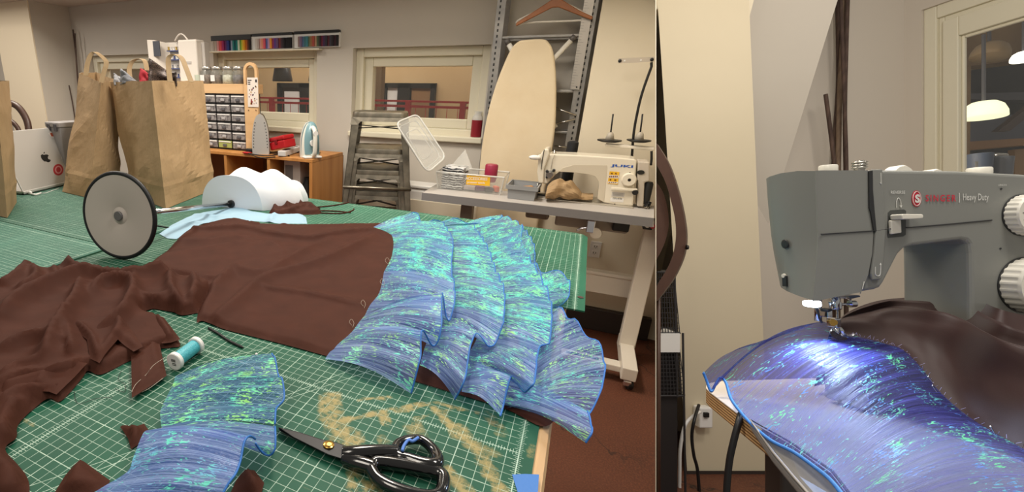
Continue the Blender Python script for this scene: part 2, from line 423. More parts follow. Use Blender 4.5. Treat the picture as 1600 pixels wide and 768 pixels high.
# near mat: fine mesh that carries the worn-through patches
nx0, nx1, ny0, ny1 = -1.0, .006, .10, yseam
z6 = zc(400, 560, 3.478); z9 = zc(640, 600, 4.571)
strokes = [([z6(410, 215), z6(400, 300), z6(430, 360), z6(520, 430)], .016, 1), ([z6(470, 340), z6(620, 300), z6(720, 280), z6(930, 245)], .006, 1), ([z6(560, 225), z6(640, 215), z6(730, 210)], .004, .9),
           ([z6(700, 300), z6(850, 270), z6(960, 235), z6(1100, 270), z6(1200, 292)], .004, .8), ([z6(690, 290), z6(705, 350)], .007, 1), ([z6(970, 270), z6(1040, 340), z6(1090, 410)], .008, 1),
           ([z6(1110, 370), z6(1180, 480), z6(1260, 600), z6(1330, 720)], .009, 1), ([z6(1180, 470), z6(1290, 520)], .012, .7), ([z6(1010, 590), z6(1070, 640), z6(1150, 720)], .009, 1), ([z6(860, 370), z6(880, 410)], .014, .7),
           ([z6(1270, 310), z6(1330, 400)], .010, .6), ([z6(440, 450), z6(530, 620), z6(560, 720)], .010, .75), ([z6(500, 430), z6(430, 370)], .018, .8), ([z6(1500, 480), z6(1500, 530)], .006, .7), ([z6(540, 690), z6(640, 715)], .010, .8), ([z6(690, 430), z6(700, 450)], .008, .7),
           ([(700, 640), (640, 655)], .003, .6), ([(40, 655), (55, 668)], .002, .5)]
segs = []
for pts, w, a in strokes:
    P = [T(*q).xy for q in pts]
    segs += [(p, q, w, a) for p, q in zip(P, P[1:])]
NX, NY = 300, 250
vals = []; rows = []
for j in range(NY+1):
    row = []
    for i in range(NX+1):
        x = nx0+(nx1-nx0)*i/NX; y = ny0+(ny1-ny0)*j/NY; m = 0
        if x > -.65 and y < .75:
            wob = .004*noise.noise(V((x*60, y*60, 1)))
            for p, q, w, a_ in segs:
                dx, dy = q.x-p.x, q.y-p.y; L2 = dx*dx+dy*dy
                t = max(0, min(1, ((x-p.x)*dx+(y-p.y)*dy)/L2))
                d = math.hypot(x-p.x-t*dx, y-p.y-t*dy) + wob
                if d < w*1.6: m = max(m, a_*(1-sstep(w*.3, w*1.5, d)))
        vals.append(m); row.append((x, y, TZ))
    rows.append(row)
mb = MB().grid(rows)
nv = len(mb.v)
base = [V((nx0, ny0, TZ-.003)), V((nx1, ny0, TZ-.003)), V((nx1, ny1, TZ-.003)), V((nx0, ny1, TZ-.003))]
mb.add(base + [V((p.x, p.y, TZ)) for p in base], [(0, 1, 5, 4), (1, 2, 6, 5), (2, 3, 7, 6), (3, 0, 4, 7), (3, 2, 1, 0)]); vals += [0]*8
o = mb.build('cutting_mat', mat_material('near_mat_green', nx0, nx1, ny0, ny1, (rA, rB), (ryn,), diag, True), attr=('wear', vals))
tag(o, 'green cutting mat with tan worn patches under the scissors', 'cutting mat', 'green cutting mats on the table')
fx1 = .05
pts = [(-1.0, yseam+.003), (fx1, yseam+.003), (fx1, 1.47), (fx1-.012, 1.493), (fx1-.03, 1.5), (-1.0, 1.5)]
o = MB().prism([V((x, y, TZ-.002)) for x, y in pts], (0, 0, .003)).build('cutting_mat', mat_material('far_mat_green', -1.0, fx1, yseam+.003, 1.5, (T(902, 430).x,), (1.48,), base=(34, 100, 76)))
tag(o, 'green cutting mat overhanging the far right table edge, with a small brown spot', 'cutting mat', 'green cutting mats on the table')
tag(MB().lathe([(.0055, 0), (.0055, .0006), (.004, .001)], W(907, 464, z=TZ+.0015), n=12).build('brown_sticker', mat('dark_brown_spot', (70, 44, 38), .6)), 'small round dark brown spot stuck on the right mat edge', 'sticker')
o = MB().bx(-2.3, -1.006, .1, yL-.003, TZ-.003, TZ+.002).build('cutting_mat', mat_material('left_mat_green', -2.3, -1.006, .1, yL-.003, (-1.02,), (yL-.02,), base=(46, 106, 88), fade=1))
tag(o, 'faded green cutting mat at the left table edge, nearest the camera', 'cutting mat', 'green cutting mats on the table')
o = MB().bx(-2.3, -1.004, yL+.002, 1.5, TZ-.003, TZ+.001).build('cutting_mat', mat_material('back_left_mat_green', -2.3, -1.004, yL, 1.5, (-1.02,), (yL+.02,), base=(34, 92, 74), fade=1))
tag(o, 'dark green cutting mat under the paper bags', 'cutting mat', 'green cutting mats on the table')
# blue tape folded over the table corner
zt_ = TZ+.0007
P = [T(801, 743), T(833, 738), T(846, 745), T(838, 800), T(822, 795), T(800, 762)]
o = MB().prism([V((p.x, p.y, zt_)) for p in [T(800, 742), T(820, 741), T(842, 742), T(838, 800), T(818, 800)]], (0, 0, .0004)).build('painters_tape', mat('blue_tape', (62, 118, 190), .6, bump=(200, .2)))
tag(o, 'strip of blue tape stuck on the mat at the table corner', 'tape')
# ================================================================== BROWN CLOTH
n = NT('brown_jersey'); tc = n.tc()
c = n.mix(n.ramp(n.noise(tc, 25, 4), [(.3, 0.0), (.7, 1.0)]), (70, 37, 26), (62, 32, 22))
n.set(col=c, rough=.72, sheen=0.0, spec=.15, normal=n.bump(n.noise(n.mapp(tc, (1, 1, 1)), 900, 2), .25, .0006)); m_brown = n.m
n.b.inputs['Sheen Roughness'].default_value = .4
def pip(x, y, P):
    c = False; j = len(P)-1
    for i in range(len(P)):
        if (P[i][1] > y) != (P[j][1] > y) and x < (P[j][0]-P[i][0])*(y-P[i][1])/(P[j][1]-P[i][1])+P[i][0]: c = not c
        j = i
    return c
def dense(P, step, closed=True):
    out = []; Q = P + [P[0]] if closed else P
    for a, b in zip(Q, Q[1:]):
        k = max(1, int(math.hypot(b[0]-a[0], b[1]-a[1])/step))
        out += [(a[0]+(b[0]-a[0])*i/k, a[1]+(b[1]-a[1])*i/k) for i in range(k)]
    if not closed: out.append(P[-1])
    return out
def sdist(x, y, pl):                                                 # signed distance to polyline, parameter 0..1
    best = 1e9; sg = 1; tt = 0; n_ = len(pl)-1
    for i in range(n_):
        ax, ay = pl[i]; dx, dy = pl[i+1][0]-ax, pl[i+1][1]-ay; L2 = dx*dx+dy*dy+1e-12
        t = max(0, min(1, ((x-ax)*dx+(y-ay)*dy)/L2)); ex, ey = x-ax-t*dx, y-ay-t*dy; d = ex*ex+ey*ey
        if d < best: best = d; sg = 1 if dx*ey-dy*ex > 0 else -1; tt = (i+t)/n_
    return math.sqrt(best), sg, tt
def cloth(name, outline, ridges, m, parent=None, step=.006, base=.004, wr=.002, wfreq=14, seed=0, smooth_out=True, surf=T, edge_up=0.0, lift=None):
    """Cloth lying on the table: outline and fold lines are photo pixels; a fold is (points, height m, width left px, width right px)."""
    oc = [tuple(q[:2]) for q in (crom(outline + [outline[0]], 5)[:-1] if smooth_out else outline)]
    W2 = [surf(*q) for q in oc]; P = [(p.x, p.y) for p in W2]
    R = []
    for pts, h, wl_, wr_ in ridges:
        c = [tuple(q) for q in crom(pts, 4)]; w = [surf(*q) for q in c]
        R.append(([(q.x, q.y) for q in w], h, wl_, wr_))
    Bd = dense(P, step*.8); nb = len(Bd)
    xs = [q[0] for q in P]; ys = [q[1] for q in P]; pts = [V(q) for q in Bd]
    rnd = random.Random(seed); y = min(ys); row = 0
    while y < max(ys):
        x = min(xs) + (step/2 if row % 2 else 0)
        while x < max(xs):
            q = (x+rnd.uniform(-.1, .1)*step, y+rnd.uniform(-.1, .1)*step)
            if pip(q[0], q[1], P): pts.append(V(q))
            x += step
        y += step*.87; row += 1
    vs, _, fs, *_r = delaunay_2d_cdt(pts, [(i, (i+1) % nb) for i in range(nb)], [], 1, 1e-6)
    Pd = P + [P[0]]
    out = []
    for v in vs:
        x, y = v.x, v.y; h = 0
        for pl, hh, wl_, wr_ in R:
            d, sg, t = sdist(x, y, pl); w = wl_ if sg > 0 else wr_
            if d < 3*w: h = max(h, hh*(.55*math.exp(-(d/w)**2)+.45*math.exp(-1.9*d/w))*sstep(-.12, .2, t)*sstep(-.12, .2, 1-t)) + .15*min(h, hh*math.exp(-(d/w)**2))
        de = sdist(x, y, Pd)[0]; e = sstep(0, .012, de)
        nz = noise.noise(V((x*wfreq, y*wfreq, seed)))*.6 + noise.noise(V((x*wfreq*2.7, y*wfreq*2.7, seed+5)))*.3
        z = .0015 + edge_up + (base + wr*(.6+nz))*e + h*(.35+.65*e)
        if lift: z += lift(x, y)
        zz = TZ + z - (max(0, x-EDGE)*.55 if surf is T else 0)
        out.append(V((x, y, zz)))
    mb = MB(); mb.add(out, fs)
    return mb.build(name, m, parent, smooth=True)
FR[0] = Matrix.Identity(4)
za = zc(250, 330, 3.34)
sk = thing('ruffled_skirt', 'brown skirt with tiers of iridescent blue ruffles laid out on the table', 'skirt', T(560, 470))
out = [(262, 392), (281, 372), (300, 358), (345, 347), (383, 345), (400, 350), (450, 352), (500, 352), (583, 350), (640, 352), (700, 360), (760, 375), (800, 410), (830, 470), (850, 540), (862, 600), (868, 650), (846, 667), (790, 640), (700, 612), (640, 594), (570, 574), (510, 557), (420, 533), (345, 514), (318, 503), (308, 505), (312, 485), (326, 458), (300, 448), (255, 440), (228, 425), (240, 408)]
rid = [([za(150, 95), za(250, 110), za(440, 105), za(560, 135), za(700, 155), za(800, 160), za(960, 130), za(1110, 120), za(1190, 150)], .016, .016, .012),
       ([za(95, 165), za(200, 175), za(330, 165), za(450, 150)], .012, .012, .02), ([za(100, 150), za(130, 100), za(300, 60), za(430, 52)], .010, .02, .012),
       ([za(190, 575), za(260, 450), za(370, 320), za(420, 325), za(540, 345), za(640, 290), za(760, 220), za(900, 155)], .015, .010, .022),
       ([za(260, 610), za(400, 500), za(530, 385), za(700, 330), za(900, 260), za(1120, 135)], .018, .016, .022),
       ([za(530, 400), za(560, 425), za(700, 440), za(900, 480), za(1060, 520)], .009, .022, .008), ([za(0, 350), za(120, 345), za(230, 370), za(330, 375)], .012, .012, .012), ([za(60, 340), za(65, 430), za(50, 500)], .012, .01, .01), ([za(640, 250), za(620, 200), za(560, 170)], .006, .02, .02),
       ([za(180, 370), za(240, 420), za(230, 480)], .012, .01, .008), ([za(380, 560), za(600, 620), za(850, 700)], .005, .02, .03), ([za(0, 250), za(200, 215), za(400, 180), za(500, 160)], .006, .012, .02), ([za(450, 60), za(500, 75), za(545, 60), za(620, 72), za(660, 80)], .009, .004, .004)]
cloth('skirt_panel', out, rid, m_brown, sk, step=.0065, base=.004, wr=.003, seed=2)
# ------------------------------------------------------------------ iridescent organza
def organza(name, base_a, base_b, glint_a, glint_b, alpha, gl_lo, gl_hi, pleat=150, rough=.3):
    """Sheer pleated film: fine pleats along the strip, broken glints painted into the colour, partly see-through."""
    n = NT(name); uv = n.tc('UV')
    fine = n.noise(n.mapp(uv, (pleat, 1.1, 1)), 1.0, 2, .5, .1)
    wide = n.noise(n.mapp(uv, (pleat*.22, 1.6, 1)), 1.0, 3, .6, .3)
    patch = n.noise(n.mapp(uv, (9, 5, 1)), 1.0, 3)
    gl = n.noise(n.mapp(uv, (pleat*.62, 24, 1)), 1.0, 2, .6, 1.4)
    gmask = n.ramp(n.math('ADD', n.math('MULTIPLY', gl, .72), n.math('MULTIPLY', patch, .5)), [(gl_lo, 0.0), (gl_hi, 1.0)])
    hue = n.noise(n.mapp(uv, (8, 9, 1)), 1.0, 2)
    c = n.mix(n.ramp(n.math('ADD', n.math('MULTIPLY', fine, .6), n.math('MULTIPLY', wide, .4)), [(.36, 0.0), (.62, 1.0)]), base_a, base_b)
    g = n.mix(n.ramp(hue, [(.40, 0.0), (.60, 1.0)]), glint_a, glint_b)
    c = n.mix(gmask, c, g)  # glint highlights painted as bright colour patches
    h = n.math('ADD', n.math('ADD', n.math('MULTIPLY', fine, .5), n.math('MULTIPLY', gl, .35)), n.math('MULTIPLY', wide, .9))
    n.set(col=c, rough=rough, metal=0.0, spec=.6, normal=n.bump(h, .8, .0025))
    tl_ = n.new('ShaderNodeBsdfTranslucent'); n.l.new(c, tl_.inputs[0])
    m1 = n.new('ShaderNodeMixShader'); m1.inputs[0].default_value = .25; n.l.new(n.b.outputs[0], m1.inputs[1]); n.l.new(tl_.outputs[0], m1.inputs[2])
    tr = n.new('ShaderNodeBsdfTransparent'); tr.inputs[0].default_value = lin((214, 222, 242))
    fac = n.math('MAXIMUM', n.math('MULTIPLY', gmask, .9), n.math('ADD', n.math('MULTIPLY_ADD', n.math('SUBTRACT', fine, .5), .55, alpha), n.math('MULTIPLY', n.math('SUBTRACT', wide, .5), .5)))
    m2 = n.new('ShaderNodeMixShader'); n.l.new(fac, m2.inputs[0]); n.l.new(tr.outputs[0], m2.inputs[1]); n.l.new(m1.outputs[0], m2.inputs[2])
    n.l.new(m2.outputs[0], n.out.inputs[0])
    return n.m
m_org = organza('iridescent_blue_organza', (76, 118, 208), (172, 204, 254), (120, 250, 232), (176, 246, 166), .52, .665, .70)
m_org2 = organza('blue_organza_more_glints', (74, 126, 206), (164, 208, 252), (112, 250, 230), (148, 248, 184), .50, .62, .66)  # same blue cloth, more glints painted where it catches the light
m_hem = mat('blue_rolled_hem', (44, 110, 190), .5, bump=(500, .3))
def ruffle(name, parent, inner, outer, hin, hout, m=m_org, nu=9, nv=26, puff=.008, waves=95, wamp=.0055, surf=T, seed=0, hem=True, ulen=None, hem_r=.0012, s0=0.0):
    """Gathered strip: inner and outer edges as photo pixels with heights above the table in metres."""
    I = crom([(*p, h) for p, h in zip(inner, hin)], nu); O = crom([(*p, h) for p, h in zip(outer, hout)], nu)
    n_ = len(O); I3 = resample([surf(a, b, c) for a, b, c in I], n_*2); O3 = resample([surf(a, b, c) for a, b, c in O], n_*2) if len(inner) != len(outer) else None
    if O3 is None:                                                   # paired control points
        I3 = [surf(*q) for q in I]; O3 = [surf(*q) for q in O]
    n_ = len(O3); L = [s0]
    for a, b in zip(O3, O3[1:]): L.append(L[-1]+(b-a).length)
    rows, uvs = [], []
    up = V((0, 0, 1)) if surf is T else V((0, 0, 1))
    for i in range(n_):
        r, u = [], []
        wd = (O3[i]-I3[i]).length
        for j in range(nv+1):
            t = j/nv; p = I3[i].lerp(O3[i], t)
            s = L[i]
            pl = noise.noise(V((s*70, t*1.3, seed)))*.0035*math.sin(PI*min(1, t*1.15))**.5 if 0 < t < .87 else 0
            w_ = wamp*math.sin(s*waves + seed)*t*t if waves else 0
            p = p + up*(puff*math.sin(PI*t)*.8 + pl + w_)
            r.append(p); u.append((s/.3, t*wd/.3))
        rows.append(r); uvs.append(u)
    o = MB().grid(rows, uvs).build(name, m, parent, smooth=True)
    if hem:
        e = [r[-1] for r in rows]
        k = MB().tube(e, hem_r, 6).build('hem_edging', m_hem, o, smooth=True); k['label'] = 'saturated blue rolled hem'
    return o, L[-1]
def tier(parent, inner, outer, hin, hout, k, **kw):                 # one gathered tier, its upper stretch with more glints painted in
    o, l = ruffle('ruffle', parent, inner[:k+1], outer[:k+1], hin[:k+1], hout[:k+1], m_org2, **kw)
    ruffle('ruffle', parent, inner[k:], outer[k:], hin[k:], hout[k:], m_org, s0=l, **kw)
zr = zc(500, 320, 1.92)
Rz = lambda L: [zr(*q) for q in L]
# lowest tier first; each lies a little higher than the one beneath it
tier(sk, Rz([(520, 130), (560, 190), (600, 260), (610, 290), (600, 320), (590, 400), (600, 480), (590, 560), (575, 600), (560, 608)]),
       Rz([(605, 62), (640, 115), (655, 190), (738, 212), (745, 280), (705, 300), (780, 365), (850, 448), (842, 560), (800, 628)]), [.006]*10, [.016, .02, .012, .022, .014, .006, .022, .034, .026, .010], 5, seed=1, puff=.012)
ruffle('ruffle', sk, Rz([(470, 470), (480, 520), (500, 560), (520, 590), (560, 600)]), Rz([(800, 628), (812, 640), (817, 660), (812, 695), (795, 722)]), [.010, .010, .008, .006, .004], [.012, .020, .026, .02, .008], m_org, seed=2, puff=.010)
tier(sk, Rz([(395, 75), (420, 120), (450, 180), (470, 240), (480, 300), (480, 350), (470, 400), (450, 440), (440, 480), (430, 520), (425, 560)]),
       Rz([(545, 30), (603, 62), (606, 120), (660, 212), (694, 300), (690, 405), (655, 440), (640, 545), (605, 545), (572, 525), (540, 637)]), [.012]*11, [.014, .026, .02, .03, .026, .04, .03, .05, .03, .034, .012], 5, seed=3, puff=.012)
tier(sk, Rz([(290, 90), (310, 130), (340, 180), (350, 240), (350, 300), (345, 350), (330, 380), (320, 410), (310, 440), (300, 480)]),
       Rz([(455, 58), (497, 115), (527, 195), (553, 260), (550, 360), (506, 430), (468, 380), (448, 440), (432, 535), (405, 575)]), [.018]*10, [.02, .034, .03, .04, .052, .036, .05, .04, .03, .012], 4, seed=4, puff=.012)
tier(sk, Rz([(160, 66), (215, 92), (216, 150), (192, 200), (178, 262), (150, 300), (135, 330)]),
       Rz([(365, 50), (398, 105), (394, 180), (402, 240), (404, 292), (387, 340), (366, 272)]), [.008, .01, .01, .01, .01, .01, .01], [.03, .046, .05, .04, .05, .042, .066], 3, seed=5, puff=.014)
ruffle('ruffle', sk, Rz([(135, 330), (118, 350), (100, 375), (80, 395), (62, 410), (30, 440), (15, 462)]),
       Rz([(364, 272), (363, 372), (340, 414), (305, 386), (303, 440), (292, 500), (274, 557)]), [.012, .012, .01, .01, .008, .006, .004], [.066, .056, .04, .058, .05, .03, .01], m_org, seed=6, puff=.014)
ruffle('ruffle', sk, Rz([(160, 66), (200, 72), (240, 80), (300, 85), (380, 70), (430, 60)]), Rz([(270, 30), (295, 26), (310, 50), (420, 44), (470, 60), (548, 34)]), [.006]*6, [.03, .034, .03, .03, .02, .03], m_org2, seed=7, puff=.008, nv=14)
ruffle('ruffle', sk, Rz([(215, 92), (230, 120), (226, 150), (205, 200)]), Rz([(290, 95), (330, 180), (345, 230), (320, 290)]), [.011]*4, [.02]*4, m_org, seed=8, hem=False, nv=14)
# loose strip in the foreground
ls = thing('ruffle_strip', 'loose strip of sheer blue pleated ruffle in the foreground, running out of the picture', 'fabric strip', T(330, 660))
zq = zc(160, 520, 3.097); Rq = lambda L: [zq(*q) for q in L]
ruffle('ruffle', ls, Rq([(352, 208), (340, 250), (300, 330), (280, 380), (285, 450)]), Rq([(820, 82), (845, 170), (880, 285), (846, 355), (835, 440)]), [.004, .006, .01, .012, .012], [.02, .022, .034, .026, .028], organza('aqua_organza', (58, 120, 196), (142, 198, 246), (110, 248, 214), (164, 250, 130), .34, .645, .685), seed=11, puff=.008)
ruffle('ruffle', ls, Rq([(285, 450), (290, 462), (275, 470), (240, 475)]), Rq([(835, 440), (836, 560), (800, 578), (740, 521)]), [.012, .014, .018, .024], [.028, .024, .02, .036], m_org, seed=12, puff=.008)
ruffle('ruffle', ls, Rq([(240, 475), (200, 480), (150, 600), (120, 670), (0, 745), (-80, 800), (-140, 900)]), Rq([(740, 521), (690, 528), (665, 600), (640, 690), (600, 770), (560, 840), (520, 930)]), [.024, .024, .026, .022, .014, .01, .01], [.036, .05, .05, .044, .036, .03, .02], organza('periwinkle_organza', (68, 100, 204), (164, 190, 252), (112, 244, 224), (130, 200, 252), .58, .665, .71), seed=13, puff=.012)
# ------------------------------------------------------------------ heap of brown cloth on the left
zb_ = zc(0, 400, 2.087); Hz = lambda *L: [zb_(*q) for q in L]
out = Hz((-40, 100), (0, 92), (45, 70), (95, 48), (130, 50), (185, 52), (232, 26), (262, 45), (330, 62), (400, 66), (470, 64), (520, 55), (560, 66), (630, 82), (690, 95), (680, 125), (650, 185), (640, 188), (590, 196), (560, 185), (500, 175), (470, 190), (530, 210), (588, 288), (560, 300), (520, 305), (470, 330), (420, 345), (332, 388), (290, 380), (270, 400), (200, 475), (160, 470), (100, 510), (60, 560), (55, 600), (20, 640), (60, 690), (95, 740), (80, 790), (-40, 800), (-60, 400))
rid = [(Hz((0, 250), (60, 190), (140, 140), (260, 95), (320, 90)), .03, .03, .02), (Hz((0, 130), (60, 95), (95, 50)), .022, .014, .02), (Hz((110, 60), (125, 100), (60, 140)), .02, .012, .016),
       (Hz((230, 30), (240, 60), (300, 85), (400, 95), (520, 70), (560, 70)), .024, .010, .016), (Hz((270, 110), (250, 180), (190, 280), (150, 380)), .030, .02, .012),
       (Hz((300, 160), (340, 120), (420, 115), (440, 150), (400, 230), (330, 270)), .028, .016, .014), (Hz((560, 75), (560, 130), (590, 190)), .022, .010, .012), (Hz((630, 90), (640, 130), (625, 180)), .02, .010, .012),
       (Hz((440, 150), (500, 165), (560, 150)), .014, .01, .012), (Hz((0, 350), (80, 310), (150, 300), (230, 330)), .02, .02, .014), (Hz((0, 470), (70, 430), (170, 420), (290, 380)), .016, .022, .008),
       (Hz((0, 530), (60, 480), (110, 470), (160, 470)), .014, .012, .010), (Hz((20, 640), (40, 560), (60, 500)), .012, .012, .010), (Hz((0, 600), (60, 690), (90, 730)), .010, .02, .012), (Hz((130, 330), (140, 370), (60, 400), (0, 440)), .014, .012, .01), (Hz((180, 60), (200, 90), (250, 100)), .014, .008, .012),
       (Hz((210, 230), (230, 300), (240, 360)), .020, .014, .008), (Hz((400, 70), (440, 90), (430, 140)), .016, .010, .01)]
hp = thing('brown_fabric', 'crumpled heap of dark brown stretch fabric at the left of the table', 'fabric', T(110, 500))
cloth('heap', out, rid, m_brown, hp, step=.006, base=.010, wr=.007, wfreq=16, seed=4)
# folded-over flaps lying on top of the heap
def lifted(h): return lambda x, y: h
o = cloth('fold', Hz((240, 250), (300, 230), (400, 225), (470, 330), (440, 345), (390, 310), (330, 386), (300, 370), (290, 310), (262, 285)), [(Hz((400, 225), (390, 290), (330, 380)), .014, .012, .010), (Hz((250, 250), (300, 300), (330, 370)), .012, .006, .012), (Hz((400, 228), (440, 290), (470, 330)), .008, .006, .01)], m_brown, hp, step=.0045, base=.003, seed=9, smooth_out=False, edge_up=.016)
o = cloth('fold', Hz((440, 190), (500, 200), (545, 405), (432, 478), (430, 345), (400, 270)), [(Hz((470, 200), (500, 300), (530, 400)), .004, .008, .006), (Hz((440, 350), (436, 470)), .0025, .003, .006), (Hz((470, 345), (468, 460)), .0025, .003, .003)], m_brown, hp, step=.0045, base=.002, seed=10, smooth_out=False, edge_up=.006, lift=lambda x, y: .012*sstep(.56, .64, y))
o = cloth('fold', Hz((0, 385), (70, 365), (180, 330), (290, 378), (240, 430), (190, 480), (165, 470), (110, 470), (60, 520), (0, 560)), [(Hz((0, 470), (100, 440), (290, 380)), .008, .02, .012), (Hz((110, 470), (150, 430), (160, 400)), .008, .005, .008)], m_brown, hp, step=.005, base=.003, seed=12, smooth_out=False, edge_up=.012)
o = cloth('fold', Hz((500, 205), (535, 215), (590, 288), (560, 300), (530, 302), (505, 255)), [(Hz((505, 210), (545, 255), (560, 295)), .01, .006, .008)], m_brown, hp, step=.004, base=.003, seed=14, smooth_out=False, edge_up=.008)
# scraps
for pts, lab, rg in ((Hz((392, 562), (400, 556), (430, 565), (470, 548), (485, 570), (470, 610), (428, 635), (418, 600)), 'small brown scrap peeping out beside the loose blue strip', [(Hz((400, 560), (440, 590), (430, 630)), .012, .008, .008)]),
                     (Hz((170, 790), (215, 720), (262, 668), (360, 735), (330, 790)), 'brown scrap corner at the bottom edge of the picture', [(Hz((262, 670), (250, 780)), .008, .02, .02)]),
                     (Hz((770, 735), (800, 700), (830, 705), (862, 745), (850, 790), (740, 800)), 'dark brown scrap tucked under the loose blue strip near the scissors', [(Hz((800, 705), (840, 780)), .010, .012, .01)])):
    o = cloth('fabric_scrap', pts, rg, m_brown, None, step=.004, base=.003, seed=20, smooth_out=False)
    tag(o, lab, 'fabric scrap', 'brown fabric scraps')
# ================================================================== THINGS ON THE CUTTING TABLE
def ribbon(pts, wv, th, mb=None):                                    # flat strip of paper or tape along a path
    mb = mb or MB(); pts = [V(p) for p in pts]; rings = []
    for i, p in enumerate(pts):
        t = (pts[min(i+1, len(pts)-1)]-pts[max(i-1, 0)]).normalized(); w = V(wv) if not callable(wv) else wv(i); nrm = t.cross(w).normalized()*th/2
        rings.append([p-w/2-nrm, p+w/2-nrm, p+w/2+nrm, p-w/2+nrm])
    return mb.loft(rings)
# kraft paper with creases
n = NT('kraft_paper'); tc = n.tc()
c = n.mix(n.ramp(n.noise(tc, 9, 5), [(.3, 0.0), (.7, 1.0)]), (172, 145, 110), (160, 133, 98))
c = n.mix(n.ramp(n.noise(n.mapp(tc, (1, 1, .2)), 160, 3), [(.5, 0.0), (.8, .35)]), c, (134, 106, 72))
h = n.math('ADD', n.voro(n.mapp(tc, (1, 1, .8)), 13, 'F1'), n.math('MULTIPLY', n.noise(tc, 22, 4), .7))
n.set(col=c, rough=.72, spec=.3, normal=n.bump(h, .4, .007)); m_kraft = n.m
m_kraft2 = mat('kraft_handle', (178, 152, 116), .7, var=(40, (164, 138, 102)))
m_inside = mat('kraft_inside', (120, 92, 60), .8)
def bag(label, bc, br, bl, tc_, tr_, tl_, seed, lean=(.0, .0, .0), crease=True):
    """Paper bag: base corner nearest the camera and its two neighbours, and the same three at the rim."""
    C, R_, L_ = T(*bc, .0025), T(*br, .0025), T(*bl, .0025)
    dep = lambda p: (p-CAM).dot(FWD)
    Ct, Rt, Lt = W(*tc_, d=dep(C)+lean[0]), W(*tr_, d=dep(R_)+lean[1]), W(*tl_, d=dep(L_)+lean[2])
    Bk, Bt = R_+L_-C, Rt+Lt-Ct
    g = thing('paper_bag', label, 'paper bag', (C+Bk)/2, 'brown paper bags on the table')
    N, M = 12, 30; rows = []
    base = [C, R_, Bk, L_]; top = [Ct, Rt, Bt, Lt]; cen = sum(base, V())/4
    for j in range(M+1):
        t = j/M; row = []
        for k in range(4):
            for i in range(N):
                s = i/N; p = base[k].lerp(base[(k+1) % 4], s).lerp(top[k].lerp(top[(k+1) % 4], s), t)
                out_ = (p - cen.lerp(sum(top, V())/4, t)); out_.z = 0; out_.normalize()
                fold = -.014*math.sin(PI*s)*(1 if k in (1, 3) else .15)*sstep(.15, 1, t)     # gussets sink in
                a_ = abs(noise.noise(V((p.x*7, p.y*7, p.z*5+seed)))); b_ = abs(noise.noise(V((p.x*22, p.y*22, p.z*16+seed*2))))
                d = fold + (.026*(.22-a_)*(1.3-t) + .004*(.3-b_))*min(1, t*6+.1) + .012*math.sin(PI*t)*math.sin(PI*s)
                if .14 < t < .19: d += .002
                row.append(p + out_*d + V((0, 0, .006*noise.noise(V((s*3+k*7, seed, 0)))*t*t)))
        rows.append(row)
    o = MB().grid(rows, closed=True).build('body', m_kraft, g, solid=.0012)
    for pl in o.data.polygons: pl.use_smooth = False
    mb = MB(); mb.add(base, [(0, 1, 2, 3)]); mb.build('bottom', m_kraft, g)
    return g, C, R_, L_, Bk, Ct, Rt, Lt, Bt, dep
def handle(g, px, d, wv):
    pts = [W(x, y, d=d) for x, y in crom(px, 5)]
    ribbon(pts, wv, .002).build('handle', m_kraft2, g)
B1 = bag('large brown paper bag in front of the wooden organiser, fabric sticking out of its top', (259, 326), (333, 296), (203, 303), (237, 126), (317, 126), (173, 128), 3, (0, .03, .03))
dC = B1[9](B1[1])
handle(B1[0], [(266, 128), (263, 100), (265, 88), (274, 85), (284, 91), (291, 107), (299, 128)], dC+.02, V((.010, .014, 0)))
handle(B1[0], [(204, 126), (202, 108), (207, 96), (217, 92), (226, 95), (230, 110)], dC+.20, V((.010, .014, 0)))
B2 = bag('brown paper bag leaning behind the fuller bag, one handle standing up', (140, 309), (188, 299), (97, 299), (158, 129), (182, 125), (124, 115), 11, (.02, .10, .04))
dC2 = B2[9](B2[1])
handle(B2[0], [(134, 118), (137, 98), (143, 84), (150, 82), (163, 92), (166, 100), (162, 114), (158, 130)], dC2+.03, V((.012, .012, 0)))
B3 = bag('brown paper bag cut off by the left picture edge', (11, 340), (26, 316), (-75, 318), (-8, 128), (14, 126), (-70, 124), 23, (0, .0, .02))
# what sticks out of the full bag
def crumple(name, label, pts, d, m, th=.012, bend=.03, seed=0, cat='fabric'):
    c = [W(x, y, d=d) for x, y in pts]; mb = MB(); n_ = 12; rows = []
    q = c
    for j in range(n_+1):
        row = []
        for i in range(n_+1):
            u, v = i/n_, j/n_; p = (q[0]*(1-u)+q[1]*u)*(1-v) + (q[3]*(1-u)+q[2]*u)*v
            row.append(p + FWD*(bend*math.sin(PI*u)+.012*noise.noise(V((u*4, v*4, seed)))))
        rows.append(row)
    o = mb.grid(rows).build(name, m, None, smooth=True, solid=th)
    return tag(o, label, cat, 'fabrics in the paper bag')
n = NT('black_glitter'); tc = n.tc(); s_ = n.ramp(n.noise(tc, 500, 2), [(.52, 0.0), (.62, 1.0)])
n.set(col=n.mix(s_, (32, 24, 22), (120, 98, 88)), rough=.4, metal=.3); m_glit = n.m
crumple('rolled_fabric', 'black glitter fabric sticking out of the paper bag', [(232, 136), (276, 134), (275, 112), (233, 91)], dC+.13, m_glit, .004, .05, 1)
crumple('folded_fabric', 'red fabric tucked in the paper bag beside the black glitter roll', [(216, 136), (248, 136), (236, 117), (219, 106)], dC+.16, mat('red_cloth', (176, 40, 52), .7), .006, .02, 2)
crumple('folded_fabric', 'grey fabric pointing up out of the paper bag at its left', [(188, 132), (222, 134), (206, 122), (190, 108)], dC+.19, mat('grey_cloth', (132, 134, 140), .7), .006, -.02, 3)
